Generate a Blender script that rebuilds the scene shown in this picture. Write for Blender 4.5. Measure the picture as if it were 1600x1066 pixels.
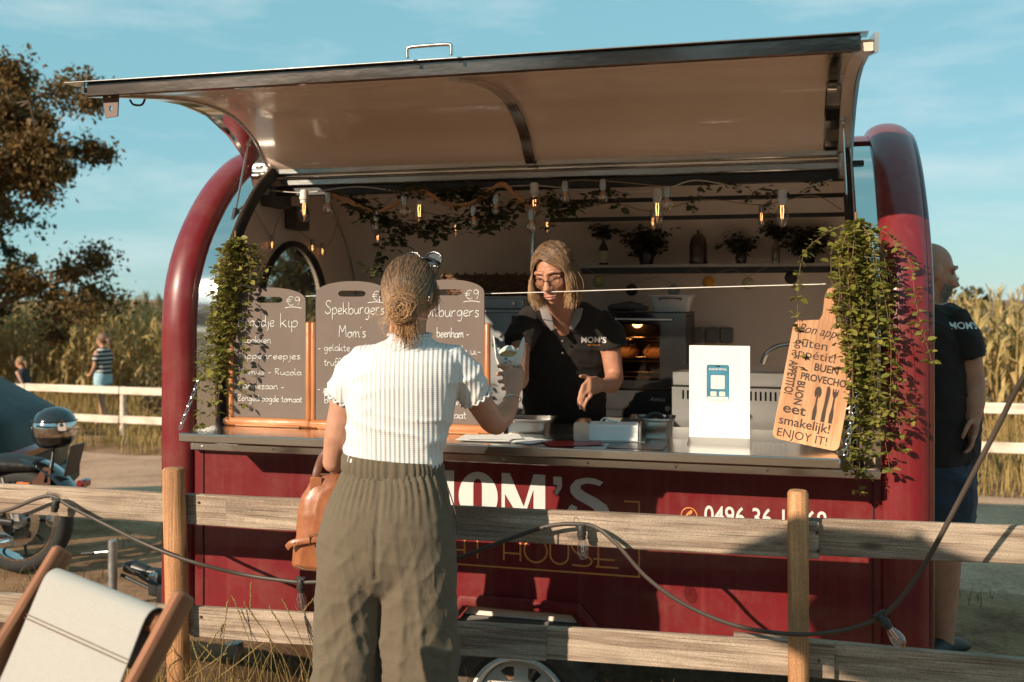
import bpy, bmesh, math, random
import numpy as np
from mathutils import Vector, Matrix, Quaternion, noise
R = math.radians
random.seed(7)
for o in list(bpy.data.objects): bpy.data.objects.remove(o)
SC = bpy.context.scene
COL = SC.collection
# ---------------------------------------------------------------- camera
CZ = 1.53
cam = bpy.data.cameras.new('camera'); camo = bpy.data.objects.new('camera', cam); COL.objects.link(camo)
camo.location = (0, 0, CZ); camo.rotation_euler = (R(90), 0, 0)
cam.sensor_width = 36; cam.lens = 36; cam.shift_y = -68 / 1600
cam.clip_start = 0.05; cam.clip_end = 3000
cam.dof.use_dof = True; cam.dof.focus_distance = 3.7; cam.dof.aperture_fstop = 3.2
SC.camera = camo
# ---------------------------------------------------------------- sky, sun, exposure
SUN_EL, SUN_AZ = R(24), R(46)            # light travels towards +y turned SUN_AZ to the right
wd = bpy.data.worlds.new('World'); SC.world = wd; wd.use_nodes = True
nt = wd.node_tree; nt.nodes.clear()
wo = nt.nodes.new('ShaderNodeOutputWorld'); bg = nt.nodes.new('ShaderNodeBackground')
sky = nt.nodes.new('ShaderNodeTexSky'); sky.sky_type = 'NISHITA'; sky.sun_disc = False
sky.sun_elevation = SUN_EL; sky.sun_rotation = math.pi + SUN_AZ
sky.altitude = 50; sky.air_density = 1.0; sky.dust_density = 0.15; sky.ozone_density = 1.0
tint = nt.nodes.new('ShaderNodeMix'); tint.data_type = 'RGBA'; tint.blend_type = 'MULTIPLY'
tint.inputs[0].default_value = 1; tint.inputs[7].default_value = (1.0, 0.95, 1.0, 1)
nt.links.new(sky.outputs[0], tint.inputs[6])
tc = nt.nodes.new('ShaderNodeTexCoord'); mp = nt.nodes.new('ShaderNodeMapping')
mp.inputs['Scale'].default_value = (1.6, 1.6, 7.0); mp.inputs['Location'].default_value = (2.1, 0.6, 1.2)
nz = nt.nodes.new('ShaderNodeTexNoise'); nz.inputs['Scale'].default_value = 2.3; nz.inputs['Detail'].default_value = 7; nz.inputs['Roughness'].default_value = .58
rp = nt.nodes.new('ShaderNodeValToRGB'); rp.color_ramp.elements[0].position = .50; rp.color_ramp.elements[1].position = .74
rp.color_ramp.elements[1].color = (.55, .55, .55, 1)
cl = nt.nodes.new('ShaderNodeMix'); cl.data_type = 'RGBA'; cl.inputs[7].default_value = (4.6, 5.3, 5.4, 1)
nt.links.new(tc.outputs['Generated'], mp.inputs[0]); nt.links.new(mp.outputs[0], nz.inputs[0])
nt.links.new(nz.outputs[0], rp.inputs[0]); nt.links.new(rp.outputs[0], cl.inputs[0])
air = nt.nodes.new('ShaderNodeMix'); air.data_type = 'RGBA'; air.inputs[0].default_value = .80; air.inputs[7].default_value = (1.42, 3.36, 3.72, 1)
nt.links.new(tint.outputs[2], air.inputs[6]); nt.links.new(air.outputs[2], cl.inputs[6]); nt.links.new(cl.outputs[2], bg.inputs[0]); nt.links.new(bg.outputs[0], wo.inputs[0])
bg.inputs[1].default_value = 0.116
sl = bpy.data.lights.new('sun', 'SUN'); sl.energy = 5.0; sl.angle = R(0.5); sl.color = (1, .83, .64)
so = bpy.data.objects.new('sun', sl); COL.objects.link(so)
sdir = Vector((math.sin(SUN_AZ) * math.cos(SUN_EL), math.cos(SUN_AZ) * math.cos(SUN_EL), -math.sin(SUN_EL)))
so.rotation_euler = sdir.to_track_quat('-Z', 'Y').to_euler(); so.location = (-8, -8, 10)
vs = SC.view_settings; vs.view_transform = 'Standard'; vs.look = 'None'; vs.exposure = 0.50; vs.gamma = 1
# ---------------------------------------------------------------- frames
F, HY = 1600., 465.
TH = math.atan(1600 / 5950); C_, S_ = math.cos(TH), math.sin(TH); OY = 1600 / 388
def W(px, py, D): return Vector(((px - 800) * D / F, D, CZ + (HY - py) * D / F))
def TL(px, py, y):
    k = (px - 800) / F
    u = (k * (OY + y * C_) - y * S_) / (C_ + k * S_)
    return Vector((u, y, CZ + (HY - py) * (OY - u * S_ + y * C_) / F))
def T(u, y, z): return Vector((u * C_ + y * S_, OY - u * S_ + y * C_, z))
def ground_z(x, y):
    K = [(-50, -.08), (3.6, -.08), (5.2, -.12), (7, -.25), (14, -.65), (16, -.72), (20, -.80), (3000, -.8)]
    for (a, za), (b, zb) in zip(K, K[1:]):
        if y <= b:
            t = (y - a) / (b - a); z = za + (zb - za) * t; break
    u = x * C_ - (y - OY) * S_; v = x * S_ + (y - OY) * C_
    d = ((u) / 1.25) ** 2 + ((v - .75) / .95) ** 2
    z -= .38 * math.exp(-d ** 2)
    z += .38 / (1 + math.exp(-(x - 4) * 1.2)) / (1 + math.exp(-(y - 12.5) * 1.5))
    return z
# ---------------------------------------------------------------- materials
MATS = {}
def nodes(m):
    m.use_nodes = True; t = m.node_tree; return t, t.nodes['Principled BSDF'], t.nodes['Material Output']
def M(name, col=(.5, .5, .5), rough=.5, metal=0, var=.15, vs=6, bump=0, bs=60, coat=0, spec=.5, stretch=(1, 1, 1), sss=0, trans=0, emit=None, es=0, rvar=.12, alpha=1, dist=.004, isl=0, col2=None, translucent=0, sheen=0):
    if name in MATS: return MATS[name]
    m = bpy.data.materials.new(name); MATS[name] = m
    t, b, out = nodes(m); N = t.nodes.new; K = t.links.new
    tc = N('ShaderNodeTexCoord'); mp = N('ShaderNodeMapping'); mp.inputs['Scale'].default_value = stretch
    K(tc.outputs['Object'], mp.inputs[0])
    nz = N('ShaderNodeTexNoise'); nz.inputs['Scale'].default_value = vs; nz.inputs['Detail'].default_value = 6; nz.inputs['Roughness'].default_value = .6
    K(mp.outputs[0], nz.inputs[0])
    mx = N('ShaderNodeMix'); mx.data_type = 'RGBA'
    c2 = col2 or tuple(min(1, c * (1 + var)) for c in col)
    mx.inputs[6].default_value = (*[c * (1 - var) for c in col], 1); mx.inputs[7].default_value = (*c2, 1)
    mr = N('ShaderNodeMapRange'); mr.inputs[1].default_value = .3; mr.inputs[2].default_value = .7
    K(nz.outputs[0], mr.inputs[0])
    if isl:
        g = N('ShaderNodeNewGeometry'); ma = N('ShaderNodeMath'); ma.operation = 'MULTIPLY_ADD'
        ma.inputs[1].default_value = isl; K(g.outputs['Random Per Island'], ma.inputs[0])
        m2 = N('ShaderNodeMath'); m2.operation = 'MULTIPLY'; m2.inputs[1].default_value = 1 - isl; K(mr.outputs[0], m2.inputs[0]); K(m2.outputs[0], ma.inputs[2])
        K(ma.outputs[0], mx.inputs[0])
    else: K(mr.outputs[0], mx.inputs[0])
    K(mx.outputs[2], b.inputs['Base Color'])
    rr = N('ShaderNodeMapRange'); rr.inputs[3].default_value = max(0, rough - rvar); rr.inputs[4].default_value = min(1, rough + rvar)
    K(nz.outputs[0], rr.inputs[0]); K(rr.outputs[0], b.inputs['Roughness'])
    b.inputs['Metallic'].default_value = metal; b.inputs['Specular IOR Level'].default_value = spec
    b.inputs['Coat Weight'].default_value = coat; b.inputs['Coat Roughness'].default_value = .08
    b.inputs['Transmission Weight'].default_value = trans; b.inputs['Alpha'].default_value = alpha
    if sheen: b.inputs['Sheen Weight'].default_value = sheen
    if sss:
        b.inputs['Subsurface Weight'].default_value = sss; b.inputs['Subsurface Radius'].default_value = (1, .35, .2); b.inputs['Subsurface Scale'].default_value = .006
    if emit: b.inputs['Emission Color'].default_value = (*emit, 1); b.inputs['Emission Strength'].default_value = es
    if bump:
        n2 = N('ShaderNodeTexNoise'); n2.inputs['Scale'].default_value = bs; n2.inputs['Detail'].default_value = 5; K(mp.outputs[0], n2.inputs[0])
        bp = N('ShaderNodeBump'); bp.inputs['Strength'].default_value = bump; bp.inputs['Distance'].default_value = dist
        K(n2.outputs[0], bp.inputs['Height']); K(bp.outputs[0], b.inputs['Normal'])
    if translucent:
        tr = N('ShaderNodeBsdfTranslucent'); K(mx.outputs[2], tr.inputs[0]); ms = N('ShaderNodeMixShader'); ms.inputs[0].default_value = translucent
        K(b.outputs[0], ms.inputs[1]); K(tr.outputs[0], ms.inputs[2]); K(ms.outputs[0], out.inputs[0])
    return m
def wood(name, a, b_, axis=0, scale=1., rough=.6, knots=True, weather=.0):
    if name in MATS: return MATS[name]
    m = bpy.data.materials.new(name); MATS[name] = m
    t, b, out = nodes(m); N = t.nodes.new; K = t.links.new
    tc = N('ShaderNodeTexCoord'); oi = N('ShaderNodeObjectInfo'); ad = N('ShaderNodeVectorMath'); ad.operation = 'ADD'
    sc = N('ShaderNodeVectorMath'); sc.operation = 'SCALE'; sc.inputs[0].default_value = (13, 7, 5); K(oi.outputs['Random'], sc.inputs['Scale'])
    K(tc.outputs['Object'], ad.inputs[0]); K(sc.outputs[0], ad.inputs[1])
    mp = N('ShaderNodeMapping'); s = [14 * scale] * 3; s[axis] = .9 * scale; mp.inputs['Scale'].default_value = s; K(ad.outputs[0], mp.inputs[0])
    n0 = N('ShaderNodeTexNoise'); n0.inputs['Scale'].default_value = 1.0; n0.inputs['Detail'].default_value = 4; K(mp.outputs[0], n0.inputs[0])
    wv = N('ShaderNodeMath'); wv.operation = 'MULTIPLY'; wv.inputs[1].default_value = 26; K(n0.outputs[0], wv.inputs[0])
    sn = N('ShaderNodeMath'); sn.operation = 'SINE'; K(wv.outputs[0], sn.inputs[0])
    mp2 = N('ShaderNodeMapping'); s2 = [160 * scale] * 3; s2[axis] = 5 * scale; mp2.inputs['Scale'].default_value = s2; K(ad.outputs[0], mp2.inputs[0])
    n1 = N('ShaderNodeTexNoise'); n1.inputs['Scale'].default_value = 1; n1.inputs['Detail'].default_value = 3; K(mp2.outputs[0], n1.inputs[0])
    su = N('ShaderNodeMath'); su.operation = 'MULTIPLY_ADD'; su.inputs[1].default_value = .22; K(sn.outputs[0], su.inputs[0]); K(n1.outputs[0], su.inputs[2])
    cr = N('ShaderNodeValToRGB'); cr.color_ramp.elements[0].color = (*a, 1); cr.color_ramp.elements[1].color = (*b_, 1)
    cr.color_ramp.elements[0].position = .22; cr.color_ramp.elements[1].position = .78; K(su.outputs[0], cr.inputs[0])
    n3 = N('ShaderNodeTexNoise'); n3.inputs['Scale'].default_value = 3.5; n3.inputs['Detail'].default_value = 5; K(ad.outputs[0], n3.inputs[0])
    r3 = N('ShaderNodeMapRange'); r3.inputs[1].default_value = .3; r3.inputs[2].default_value = .7; r3.inputs[3].default_value = .68; r3.inputs[4].default_value = 1.15; K(n3.outputs[0], r3.inputs[0])
    mu = N('ShaderNodeMix'); mu.data_type = 'RGBA'; mu.blend_type = 'MULTIPLY'; mu.inputs[0].default_value = 1; K(cr.outputs[0], mu.inputs[6]); K(r3.outputs[0], mu.inputs[7])
    last = mu.outputs[2]
    if knots:
        mk = N('ShaderNodeMapping'); sk = [9 * scale] * 3; sk[axis] = 3.2 * scale; mk.inputs['Scale'].default_value = sk; K(ad.outputs[0], mk.inputs[0])
        vo = N('ShaderNodeTexVoronoi'); vo.inputs['Scale'].default_value = 1; K(mk.outputs[0], vo.inputs[0])
        rk = N('ShaderNodeMapRange'); rk.inputs[1].default_value = .06; rk.inputs[2].default_value = .17; rk.inputs[3].default_value = .85; rk.inputs[4].default_value = 0; K(vo.outputs[0], rk.inputs[0])
        kx = N('ShaderNodeMix'); kx.data_type = 'RGBA'; kx.inputs[7].default_value = (*[c * .28 for c in a], 1); K(rk.outputs[0], kx.inputs[0]); K(last, kx.inputs[6]); last = kx.outputs[2]
    if weather:
        mc_ = N('ShaderNodeMapping'); s4 = [210 * scale] * 3; s4[axis] = 2.4 * scale; mc_.inputs['Scale'].default_value = s4; K(ad.outputs[0], mc_.inputs[0])
        nc = N('ShaderNodeTexNoise'); nc.inputs['Scale'].default_value = 1; nc.inputs['Detail'].default_value = 2; K(mc_.outputs[0], nc.inputs[0])
        rc = N('ShaderNodeMapRange'); rc.inputs[1].default_value = .60; rc.inputs[2].default_value = .68; rc.inputs[4].default_value = weather; K(nc.outputs[0], rc.inputs[0])
        cx_ = N('ShaderNodeMix'); cx_.data_type = 'RGBA'; cx_.inputs[7].default_value = (*[c * .3 for c in a], 1); K(rc.outputs[0], cx_.inputs[0]); K(last, cx_.inputs[6]); last = cx_.outputs[2]
        ns = N('ShaderNodeTexNoise'); ns.inputs['Scale'].default_value = 240; ns.inputs['Detail'].default_value = 3; K(ad.outputs[0], ns.inputs[0])
        rs_ = N('ShaderNodeMapRange'); rs_.inputs[1].default_value = .35; rs_.inputs[2].default_value = .65; rs_.inputs[3].default_value = .78; rs_.inputs[4].default_value = 1.18; K(ns.outputs[0], rs_.inputs[0])
        ms_ = N('ShaderNodeMix'); ms_.data_type = 'RGBA'; ms_.blend_type = 'MULTIPLY'; ms_.inputs[0].default_value = 1; K(last, ms_.inputs[6]); K(rs_.outputs[0], ms_.inputs[7]); last = ms_.outputs[2]
    K(last, b.inputs['Base Color']); b.inputs['Roughness'].default_value = rough; b.inputs['Specular IOR Level'].default_value = .3
    bp = N('ShaderNodeBump'); bp.inputs['Strength'].default_value = .55; bp.inputs['Distance'].default_value = .003; K(su.outputs[0], bp.inputs['Height']); K(bp.outputs[0], b.inputs['Normal'])
    return m
def fabric(name, col, freq=0, axis='X', bump=.5, dist=.003, var=.06, weave=900, rough=.85, sheen=.1, trans=0, wr=0):
    """cloth with an optional rib along one object axis and a fine weave"""
    if name in MATS: return MATS[name]
    m = bpy.data.materials.new(name); MATS[name] = m
    t, b, out = nodes(m); N = t.nodes.new; K = t.links.new
    tc = N('ShaderNodeTexCoord')
    nz = N('ShaderNodeTexNoise'); nz.inputs['Scale'].default_value = 7; nz.inputs['Detail'].default_value = 7; K(tc.outputs['Object'], nz.inputs[0])
    mx = N('ShaderNodeMix'); mx.data_type = 'RGBA'; mx.inputs[6].default_value = (*[c * (1 - var) for c in col], 1); mx.inputs[7].default_value = (*[min(1, c * (1 + var)) for c in col], 1)
    K(nz.outputs[0], mx.inputs[0])
    mp = N('ShaderNodeMapping'); mp.inputs['Scale'].default_value = (1, 1, .35); K(tc.outputs['Object'], mp.inputs[0])
    n2 = N('ShaderNodeTexNoise'); n2.inputs['Scale'].default_value = weave; n2.inputs['Detail'].default_value = 2; K(mp.outputs[0], n2.inputs[0])
    m2 = N('ShaderNodeMix'); m2.data_type = 'RGBA'; m2.blend_type = 'MULTIPLY'; m2.inputs[0].default_value = .5
    r2 = N('ShaderNodeMapRange'); r2.inputs[1].default_value = .3; r2.inputs[2].default_value = .7; r2.inputs[3].default_value = .75; r2.inputs[4].default_value = 1.2; K(n2.outputs[0], r2.inputs[0])
    K(mx.outputs[2], m2.inputs[6]); K(r2.outputs[0], m2.inputs[7]); K(m2.outputs[2], b.inputs['Base Color'])
    b.inputs['Roughness'].default_value = rough; b.inputs['Sheen Weight'].default_value = sheen; b.inputs['Specular IOR Level'].default_value = .2
    h = n2.outputs[0]
    if freq:
        sx = N('ShaderNodeSeparateXYZ'); K(tc.outputs['Object'], sx.inputs[0])
        mu = N('ShaderNodeMath'); mu.operation = 'MULTIPLY'; mu.inputs[1].default_value = freq * 2 * math.pi; K(sx.outputs[axis], mu.inputs[0])
        sn = N('ShaderNodeMath'); sn.operation = 'SINE'; K(mu.outputs[0], sn.inputs[0])
        sz = N('ShaderNodeMath'); sz.operation = 'MULTIPLY'; sz.inputs[1].default_value = 2 * math.pi / .0065; K(sx.outputs['Z'], sz.inputs[0])
        s3 = N('ShaderNodeMath'); s3.operation = 'SINE'; K(sz.outputs[0], s3.inputs[0])
        a3 = N('ShaderNodeMath'); a3.operation = 'MULTIPLY_ADD'; a3.inputs[1].default_value = .22; K(s3.outputs[0], a3.inputs[0]); K(sn.outputs[0], a3.inputs[2])
        a4 = N('ShaderNodeMath'); a4.operation = 'MULTIPLY_ADD'; a4.inputs[1].default_value = .3; K(n2.outputs[0], a4.inputs[0]); K(a3.outputs[0], a4.inputs[2]); h = a4.outputs[0]
    bp = N('ShaderNodeBump'); bp.inputs['Strength'].default_value = bump; bp.inputs['Distance'].default_value = dist; K(h, bp.inputs['Height'])
    nrm = bp.outputs[0]
    if wr:
        n5 = N('ShaderNodeTexNoise'); n5.inputs['Scale'].default_value = 26; n5.inputs['Detail'].default_value = 4; n5.inputs['Distortion'].default_value = 1.5; K(mp.outputs[0], n5.inputs[0])
        b5 = N('ShaderNodeBump'); b5.inputs['Strength'].default_value = wr; b5.inputs['Distance'].default_value = .012; K(n5.outputs[0], b5.inputs['Height']); K(nrm, b5.inputs['Normal']); nrm = b5.outputs[0]
    K(nrm, b.inputs['Normal'])
    return m
def glassm(name, tint=(1, 1, 1), rough=0.02, mixt=.85):
    """thin glass: mostly see-through with a reflecting surface"""
    if name in MATS: return MATS[name]
    m = bpy.data.materials.new(name); MATS[name] = m
    t, b, out = nodes(m); N = t.nodes.new; K = t.links.new
    tr = N('ShaderNodeBsdfTransparent'); tr.inputs[0].default_value = (*tint, 1)
    gl = N('ShaderNodeBsdfGlossy'); gl.inputs['Roughness'].default_value = rough; gl.inputs[0].default_value = (.9, .9, .9, 1)
    lw = N('ShaderNodeLayerWeight'); lw.inputs[0].default_value = .5; fr = N('ShaderNodeMath'); fr.operation = 'POWER'; fr.inputs[1].default_value = 3.0; K(lw.outputs['Facing'], fr.inputs[0])
    ma = N('ShaderNodeMath'); ma.operation = 'MULTIPLY_ADD'; ma.inputs[1].default_value = .75; ma.inputs[2].default_value = 1 - mixt - .06; K(fr.outputs[0], ma.inputs[0])
    ms = N('ShaderNodeMixShader'); K(ma.outputs[0], ms.inputs[0]); K(tr.outputs[0], ms.inputs[1]); K(gl.outputs[0], ms.inputs[2]); K(ms.outputs[0], out.inputs[0])
    return m
# ---------------------------------------------------------------- mesh builder
class MB:
    def __init__(s): s.v = []; s.f = []
    def add(s, vs, fs):
        n = len(s.v); s.v += [tuple(v) for v in vs]; s.f += [tuple(i + n for i in f) for f in fs]; return s
    def box(s, c, d, ch=.003, m=None):
        """chamfered box, centre c, size d"""
        hx, hy, hz = [x / 2 for x in d]; ch = min(ch, hx * .6, hy * .6, hz * .6); vs = []; ix = {}
        for a in (-1, 1):
            for b in (-1, 1):
                for e in (-1, 1):
                    for k in range(3):
                        p = [a * (hx - ch), b * (hy - ch), e * (hz - ch)]; p[k] = (a * hx, b * hy, e * hz)[k]
                        ix[a, b, e, k] = len(vs); vs.append(Vector(p))
        fs = []
        for k in range(3):
            o = [i for i in range(3) if i != k]
            for sg in (-1, 1):
                q = []
                for s1, s2 in ((-1, -1), (1, -1), (1, 1), (-1, 1)):
                    key = [0, 0, 0]; key[k] = sg; key[o[0]] = s1; key[o[1]] = s2; q.append(ix[(*key, k)])
                fs.append(q)
        for k in range(3):
            o = [i for i in range(3) if i != k]
            for s1 in (-1, 1):
                for s2 in (-1, 1):
                    q = []
                    for sg, kk in ((-1, o[0]), (-1, o[1]), (1, o[1]), (1, o[0])):
                        key = [0, 0, 0]; key[k] = sg; key[o[0]] = s1; key[o[1]] = s2; q.append(ix[(*key, kk)])
                    fs.append(q)
        for a in (-1, 1):
            for b in (-1, 1):
                for e in (-1, 1): fs.append([ix[a, b, e, k] for k in range(3)])
        if m is not None: vs = [m @ v for v in vs]
        c = Vector(c); return s.add([v + c for v in vs], fs)
    def loft(s, rings, caps=True, closed=True):
        n = len(rings[0]); vs = [p for r in rings for p in r]; fs = []
        for i in range(len(rings) - 1):
            for j in range(n if closed else n - 1):
                k = (j + 1) % n; fs.append((i * n + j, i * n + k, (i + 1) * n + k, (i + 1) * n + j))
        if caps and closed: fs += [tuple(range(n))[::-1], tuple((len(rings) - 1) * n + j for j in range(n))]
        return s.add(vs, fs)
    def tube(s, pts, r, n=8, caps=True, flat=1., up=None, round_=False):
        pts = [Vector(p) for p in pts]; k = len(pts)
        rs = list(r) if hasattr(r, '__len__') else [r] * k
        if round_:
            t0 = (pts[0] - pts[1]).normalized(); t1 = (pts[-1] - pts[-2]).normalized()
            a, b = [], []
            for q in (80, 55, 28):
                cq, sq = math.cos(R(q)), math.sin(R(q))
                g = lambda x: (x[0] * cq, x[1] * cq) if isinstance(x, tuple) else x * cq
                h = lambda x: min(x) if isinstance(x, tuple) else x
                a.append((pts[0] + t0 * h(rs[0]) * sq, g(rs[0]))); b.append((pts[-1] + t1 * h(rs[-1]) * sq, g(rs[-1])))
            b = b[::-1]
            pts = [x[0] for x in a] + pts + [x[0] for x in b]; rs = [x[1] for x in a] + rs + [x[1] for x in b]; k = len(pts)
        rings = []; nrm = None
        for i in range(k):
            t = (pts[min(i + 1, k - 1)] - pts[max(i - 1, 0)])
            if t.length < 1e-9: t = Vector((0, 0, 1))
            t.normalize()
            if nrm is None:
                ref = Vector(up) if up else (Vector((0, 0, 1)) if abs(t.z) < .9 else Vector((0, 1, 0)))
                nrm = (ref - t * ref.dot(t)).normalized()
            else:
                nrm = nrm - t * nrm.dot(t); nrm.normalize()
            bn = t.cross(nrm); rr = rs[i]
            ra, rb = rr if isinstance(rr, tuple) else (rr, rr * flat)
            rings.append([pts[i] + nrm * (ra * math.cos(2 * math.pi * j / n)) + bn * (rb * math.sin(2 * math.pi * j / n)) for j in range(n)])
        return s.loft(rings, caps)
    def cyl(s, a, b, r, n=16, r2=None): return s.tube([a, b], [r, r if r2 is None else r2], n)
    def lathe(s, prof, c=(0, 0, 0), n=24, axis='Z', caps=True):
        rings = []
        for r, h in prof:
            ring = []
            for j in range(n):
                a = 2 * math.pi * j / n; p = (r * math.cos(a), r * math.sin(a), h)
                if axis == 'Y': p = (p[0], p[2], -p[1])
                if axis == 'X': p = (p[2], p[0], p[1])
                ring.append(Vector(p) + Vector(c))
            rings.append(ring)
        return s.loft(rings, caps)
    def prism(s, poly, y0, y1):
        """polygon in x,z pushed along y"""
        n = len(poly); vs = [(x, y0, z) for x, z in poly] + [(x, y1, z) for x, z in poly]
        return s.add(vs, [tuple(range(n)), tuple(range(2 * n - 1, n - 1, -1))] + [(i, i + n, (i + 1) % n + n, (i + 1) % n) for i in range(n)])
    def ball(s, c, r, nu=14, nv=9, sc=(1, 1, 1)):
        rings = []
        for i in range(1, nv):
            a = math.pi * i / nv; rings.append([Vector((c[0] + r * sc[0] * math.sin(a) * math.cos(2 * math.pi * j / nu), c[1] + r * sc[1] * math.sin(a) * math.sin(2 * math.pi * j / nu), c[2] - r * sc[2] * math.cos(a))) for j in range(nu)])
        n0 = len(s.v); s.loft(rings, False); b = n0; e = n0 + (nv - 2) * nu
        s.v += [(c[0], c[1], c[2] - r * sc[2]), (c[0], c[1], c[2] + r * sc[2])]; p = len(s.v) - 2
        for j in range(nu):
            s.f.append((b + (j + 1) % nu, b + j, p)); s.f.append((e + j, e + (j + 1) % nu, p + 1))
        return s
    def xform(s, m): s.v = [tuple(m @ Vector(v)) for v in s.v]; return s
    def mesh(s, name, smooth=40):
        me = bpy.data.meshes.new(name); me.from_pydata(s.v, [], s.f); me.update()
        bm = bmesh.new(); bm.from_mesh(me); bmesh.ops.recalc_face_normals(bm, faces=bm.faces); bm.to_mesh(me); bm.free()
        if smooth:
            me.shade_smooth()
            if smooth < 170: me.set_sharp_from_angle(angle=R(smooth))
        return me
    def build(s, name, mat, parent=None, smooth=40, **kw):
        return link(name, s.mesh(name, smooth), mat, parent, **kw)
def link(name, me, mat, parent=None, kind=None, label=None):
    o = bpy.data.objects.new(name, me); COL.objects.link(o)
    if mat is not None: me.materials.clear(); me.materials.append(mat)
    if parent: o.parent = parent
    if kind: o['kind'] = kind
    if label: o['label'] = label
    return o
def thing(name, label, cat, loc=(0, 0, 0), rz=0, group=None):
    o = bpy.data.objects.new(name, None); COL.objects.link(o); o.empty_display_size = .1
    o.location = loc; o.rotation_euler = (0, 0, rz); o['label'] = label; o['category'] = cat
    if group: o['group'] = group
    return o
def tag(o, label, cat, group=None):
    o['label'] = label; o['category'] = cat
    if group: o['group'] = group
    return o
def cat(pts, n=6):
    """Catmull-Rom through the points"""
    pts = [Vector(p) for p in pts]
    if len(pts) < 3: return pts
    P = [pts[0] * 2 - pts[1]] + pts + [pts[-1] * 2 - pts[-2]]; out = []
    for i in range(1, len(P) - 2):
        a, b, c, d = P[i - 1:i + 3]
        for k in range(n):
            t = k / n
            out.append(.5 * ((2 * b) + (c - a) * t + (2 * a - 5 * b + 4 * c - d) * t * t + (3 * b - a - 3 * c + d) * t ** 3))
    return out + [pts[-1]]
def bulk(name, V, Fq, mat, parent=None, kind=None, smooth=True):
    """numpy quads or tris to one mesh"""
    V = np.asarray(V, np.float32); Fq = np.asarray(Fq, np.int32); k = Fq.shape[1]
    me = bpy.data.meshes.new(name); me.vertices.add(len(V)); me.vertices.foreach_set('co', V.ravel())
    me.loops.add(Fq.size); me.loops.foreach_set('vertex_index', Fq.ravel())
    me.polygons.add(len(Fq)); me.polygons.foreach_set('loop_start', np.arange(0, Fq.size, k, dtype=np.int32))
    me.update(calc_edges=True); me.validate()
    if smooth: me.shade_smooth()
    return link(name, me, mat, parent, kind)
def text_mesh(s, size, extr=.0006, shear=0, ax='LEFT', space=1., bold=0):
    cu = bpy.data.curves.new('t', 'FONT'); cu.body = s; cu.size = size; cu.extrude = extr; cu.shear = shear; cu.align_x = ax; cu.space_character = space; cu.offset = bold; cu.resolution_u = 4
    ob = bpy.data.objects.new('t', cu); COL.objects.link(ob)
    dg = bpy.context.evaluated_depsgraph_get(); me = bpy.data.meshes.new_from_object(ob.evaluated_get(dg))
    bpy.data.objects.remove(ob); bpy.data.curves.remove(cu)
    return me
def text_into(mb, s, size, m, sx=1., **kw):
    me = text_mesh(s, size, **kw); S = Matrix.Diagonal((sx, 1, 1, 1))
    mb.add([m @ (S @ v.co) for v in me.vertices], [tuple(p.vertices) for p in me.polygons]); bpy.data.meshes.remove(me)
def evalmesh(me, mods):
    ob = bpy.data.objects.new('tmp', me); COL.objects.link(ob)
    for typ, kw in mods:
        md = ob.modifiers.new(typ, typ)
        for k, v in kw.items(): setattr(md, k, v)
    dg = bpy.context.evaluated_depsgraph_get(); r = bpy.data.meshes.new_from_object(ob.evaluated_get(dg))
    bpy.data.objects.remove(ob); bpy.data.meshes.remove(me); return r
def melt(mb, voxel=.008, it=6, disp=None):
    """fuse overlapping closed lofts into one continuous skin"""
    me = mb.mesh('melt', 0)
    me = evalmesh(me, [('REMESH', dict(mode='VOXEL', voxel_size=voxel)), ('SMOOTH', dict(factor=.5, iterations=it))])
    if disp:
        n = len(me.vertices); co = np.empty(n * 3, np.float32); no = np.empty(n * 3, np.float32)
        me.vertices.foreach_get('co', co); me.vertices.foreach_get('normal', no); co = co.reshape(-1, 3); no = no.reshape(-1, 3)
        d = np.array([disp(Vector(c), Vector(q)) for c, q in zip(co, no)], np.float32); co += no * d[:, None]
        me.vertices.foreach_set('co', co.ravel()); me.update()
    me.shade_smooth(); return me
def ring(cx, cy, z, rx, ry, n=28, p=2.0, tilt=0, tilty=0):
    out = []
    for j in range(n):
        a = 2 * math.pi * j / n; ca, sa = math.cos(a), math.sin(a)
        x = rx * math.copysign(abs(ca) ** (2 / p), ca); y = ry * math.copysign(abs(sa) ** (2 / p), sa)
        out.append(Vector((cx + x, cy + y, z + tilt * x + tilty * y)))
    return out
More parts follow.
